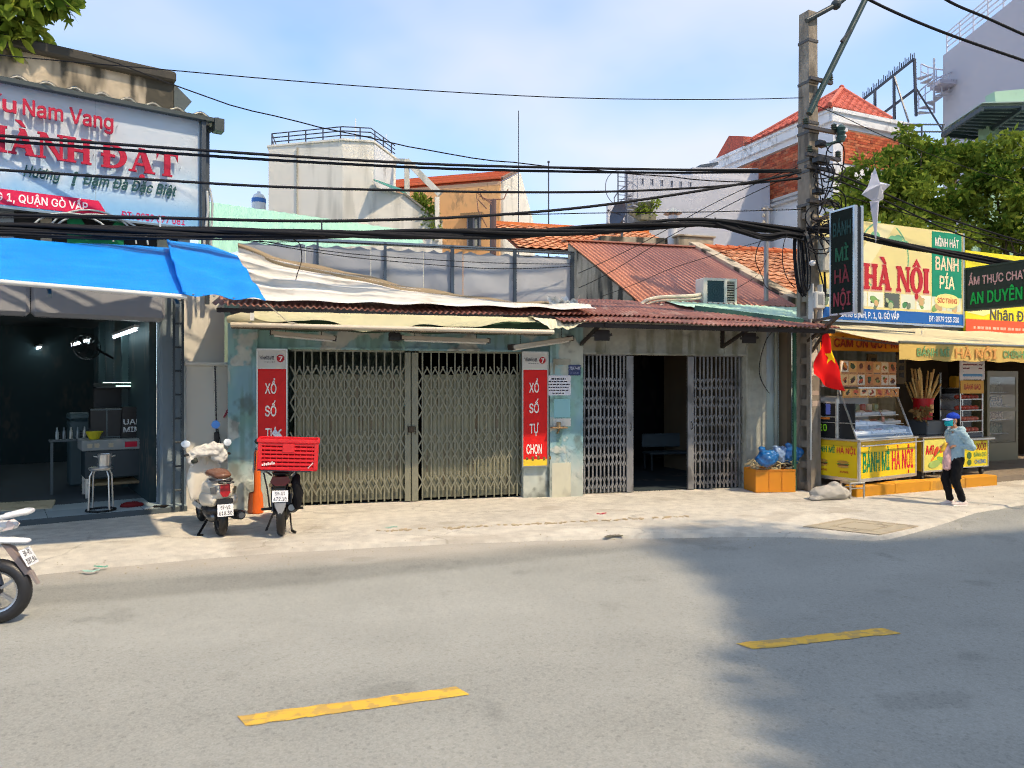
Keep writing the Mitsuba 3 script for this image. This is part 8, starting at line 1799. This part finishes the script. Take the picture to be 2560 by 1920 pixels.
bones += hand(J['wrL'], (.35, .9, .02), -1, .55) + hand(J['wrR'], (-.45, .85, .03), 1, .5)
SKIN = '#b98566'
obj('body', blob(bones, .007, 4, .4), 'satin', pk, col=SKIN, smooth=True)
# clothes
hood = [[((0, 0, .76), (.155, .115, .06)), ((0, -.01, .95), (.15, .115, .06))], [((0, -.01, .95), (.15, .115, .06)), ((0, -.025, 1.12), (.16, .115, .07))], [((-.12, -.02, 1.165), .062), ((.12, -.02, 1.165), .062)], [((-.05, -.05, 1.235), (.05, .045, .035)), ((.05, -.05, 1.235), (.05, .045, .035)), ((0, .03, 1.215), (.05, .05, .025))],
        limb('shL', 'elL', .066, .056), limb('elL', (-.135, -.02, .972), .056, .036), limb('shR', 'elR', .066, .056), limb('elR', (.105, .055, .962), .056, .036)]
hm = bumpy(blob(hood, .012, 4), .017, 17, 5)
obj('hoodie', hm, 'cloth', pk, col='#9db6bd', smooth=True)
obj('hood', bumpy(blob([[((-.07, -.085, 1.22), (.05, .05, .05)), ((.07, -.085, 1.22), (.05, .05, .05))], [((-.08, -.03, 1.25), .03), ((-.07, -.085, 1.23), .045)], [((.08, -.03, 1.25), .03), ((.07, -.085, 1.23), .045)]], .014, 5), .008, 15, 2), 'cloth', pk, col='#a3bac0', smooth=True)
trs = [[((-.03, 0, .76), (.125, .105, .07)), ((.03, 0, .76), (.125, .105, .07))], limb('hipL', 'kneeL', .095, .066), limb('kneeL', (-.082, -.065, .13), .066, .052), limb('hipR', 'kneeR', .095, .066), limb('kneeR', (.074, .025, .12), .066, .052)]
obj('trousers', bumpy(blob(trs, .012, 4), .013, 15, 7), 'cloth', pk, col='#17181a', smooth=True)
for nm, a, dr_ in (('L', J['ankL'], 0), ('R', J['ankR'], .02)):
    a = np.array(a); base = a[2] - .055
    sh = blob([[(a + [0, -.045, -.03 - .0], (.036, .04, .035)), (a + [0, .03, -.03], (.04, .05, .035))], [(a + [0, .03, -.035], (.04, .05, .03)), (a + [0, .13, -.045], (.038, .05, .022))]], .012, 4)
    sk = obj('shoe', sh, 'cloth', pk, col='#d6c9c2', smooth=True)
    obj('sole', bbox(a[0] - .038, a[0] + .038, a[1] - .085, a[1] + .17, a[2] - .078, a[2] - .058, .01), 'satin', sk, col='#e2ded8')
capv, capf = blob([[(hd + [0, -.01, .045], (.085, .100, .068)), (hd + [0, -.012, .03], (.086, .102, .05))]], .012, 3)
keep = capv[:, 2] > hd[2] + .018
capv[:, 2] = np.maximum(capv[:, 2], hd[2] + .018)
ck = obj('cap', (capv, capf), 'cloth', pk, col='#1f3fa8', smooth=True)
obj('brim', thick(grid(lambda u, v: ((u - .5) * .155 * (1 - .35 * v ** 2), hd[1] + .078 + .095 * v - .05 * (2 * u - 1) ** 2, hd[2] + .030 - .030 * v - .022 * (2 * u - 1) ** 2), 14, 8), .005), 'cloth', ck, col='#a9b6dc', smooth=True)
obj('button', ball(hd + [0, -.01, .115], .009, 6), 'cloth', ck, col='#1f3fa8', smooth=True)
obj('face_mask', thick(grid(lambda u, v: (.073 * np.sin((u - .5) * 2.7), hd[1] + .025 + (.082 + .016 * np.sin(v * math.pi)) * np.cos((u - .5) * 2.7), hd[2] - .012 - .092 * v + .012 * np.abs(u - .5)), 18, 10), -.003), 'cloth', pk, col='#23a8ae', smooth=True)
for s in (-1, 1): obj('ear_loop', tube([(s * .069, hd[1] + .03, hd[2] - .03), (s * .082, hd[1] - .01, hd[2] - .0), (s * .069, hd[1] + .03, hd[2] - .08)], .0025, 5), 'cloth', pk, col='#d8e4e6')
obj('hair', blob([[(hd + [0, -.05, -.0], (.074, .055, .06)), (hd + [0, -.075, -.055], (.05, .035, .05))], [(hd + [0, -.08, -.05], (.035, .03, .03)), (hd + [0, -.115, -.10], (.022, .02, .05))]], .014, 4), 'cloth', pk, col='#15110f', smooth=True)
for s in (-1, 1): obj('eye', ball(hd + [s * .03, .083, .006], (.012, .008, .006), 8), 'gloss', pk, col='#221813', smooth=True)
# what the hands hold
k = thing('plastic_bag', 'long pink translucent plastic bag held in both hands by the person in the cap', 'plastic bag')
hx, hy, hz = -.02, .125, .96
m = bumpy(blob([[((hx, hy, hz), (.025, .03, .02)), ((hx, hy + .01, hz - .10), (.055, .06, .06))], [((hx, hy + .01, hz - .10), (.055, .06, .06)), ((hx, hy + .02, hz - .33), (.06, .065, .05))]], .016, 4), .016, 14, 3)
obj('bag', m, 'satin', k, col='#d3a8a4', smooth=True)
obj('handle', join([tube([(hx, hy - .01, hz - .01), (hx, hy, hz + .06), (hx, hy + .03, hz + .07)], .006, 5), tube([(hx, hy + .02, hz - .01), (hx, hy + .03, hz + .06)], .006, 5)]), 'satin', k, col='#c98f92', smooth=True)
obj('bread_roll', bumpy(blob([[((-.01, .16, 1.0), (.028, .03, .025)), ((-.0, .20, .90), (.03, .035, .03))]], .014, 3), .006, 20, 2), 'satin', col='#dfb32f', smooth=True, label='small yellow paper packet held beside the pink bag', cat='packet')
FRAME[0] = 'M'
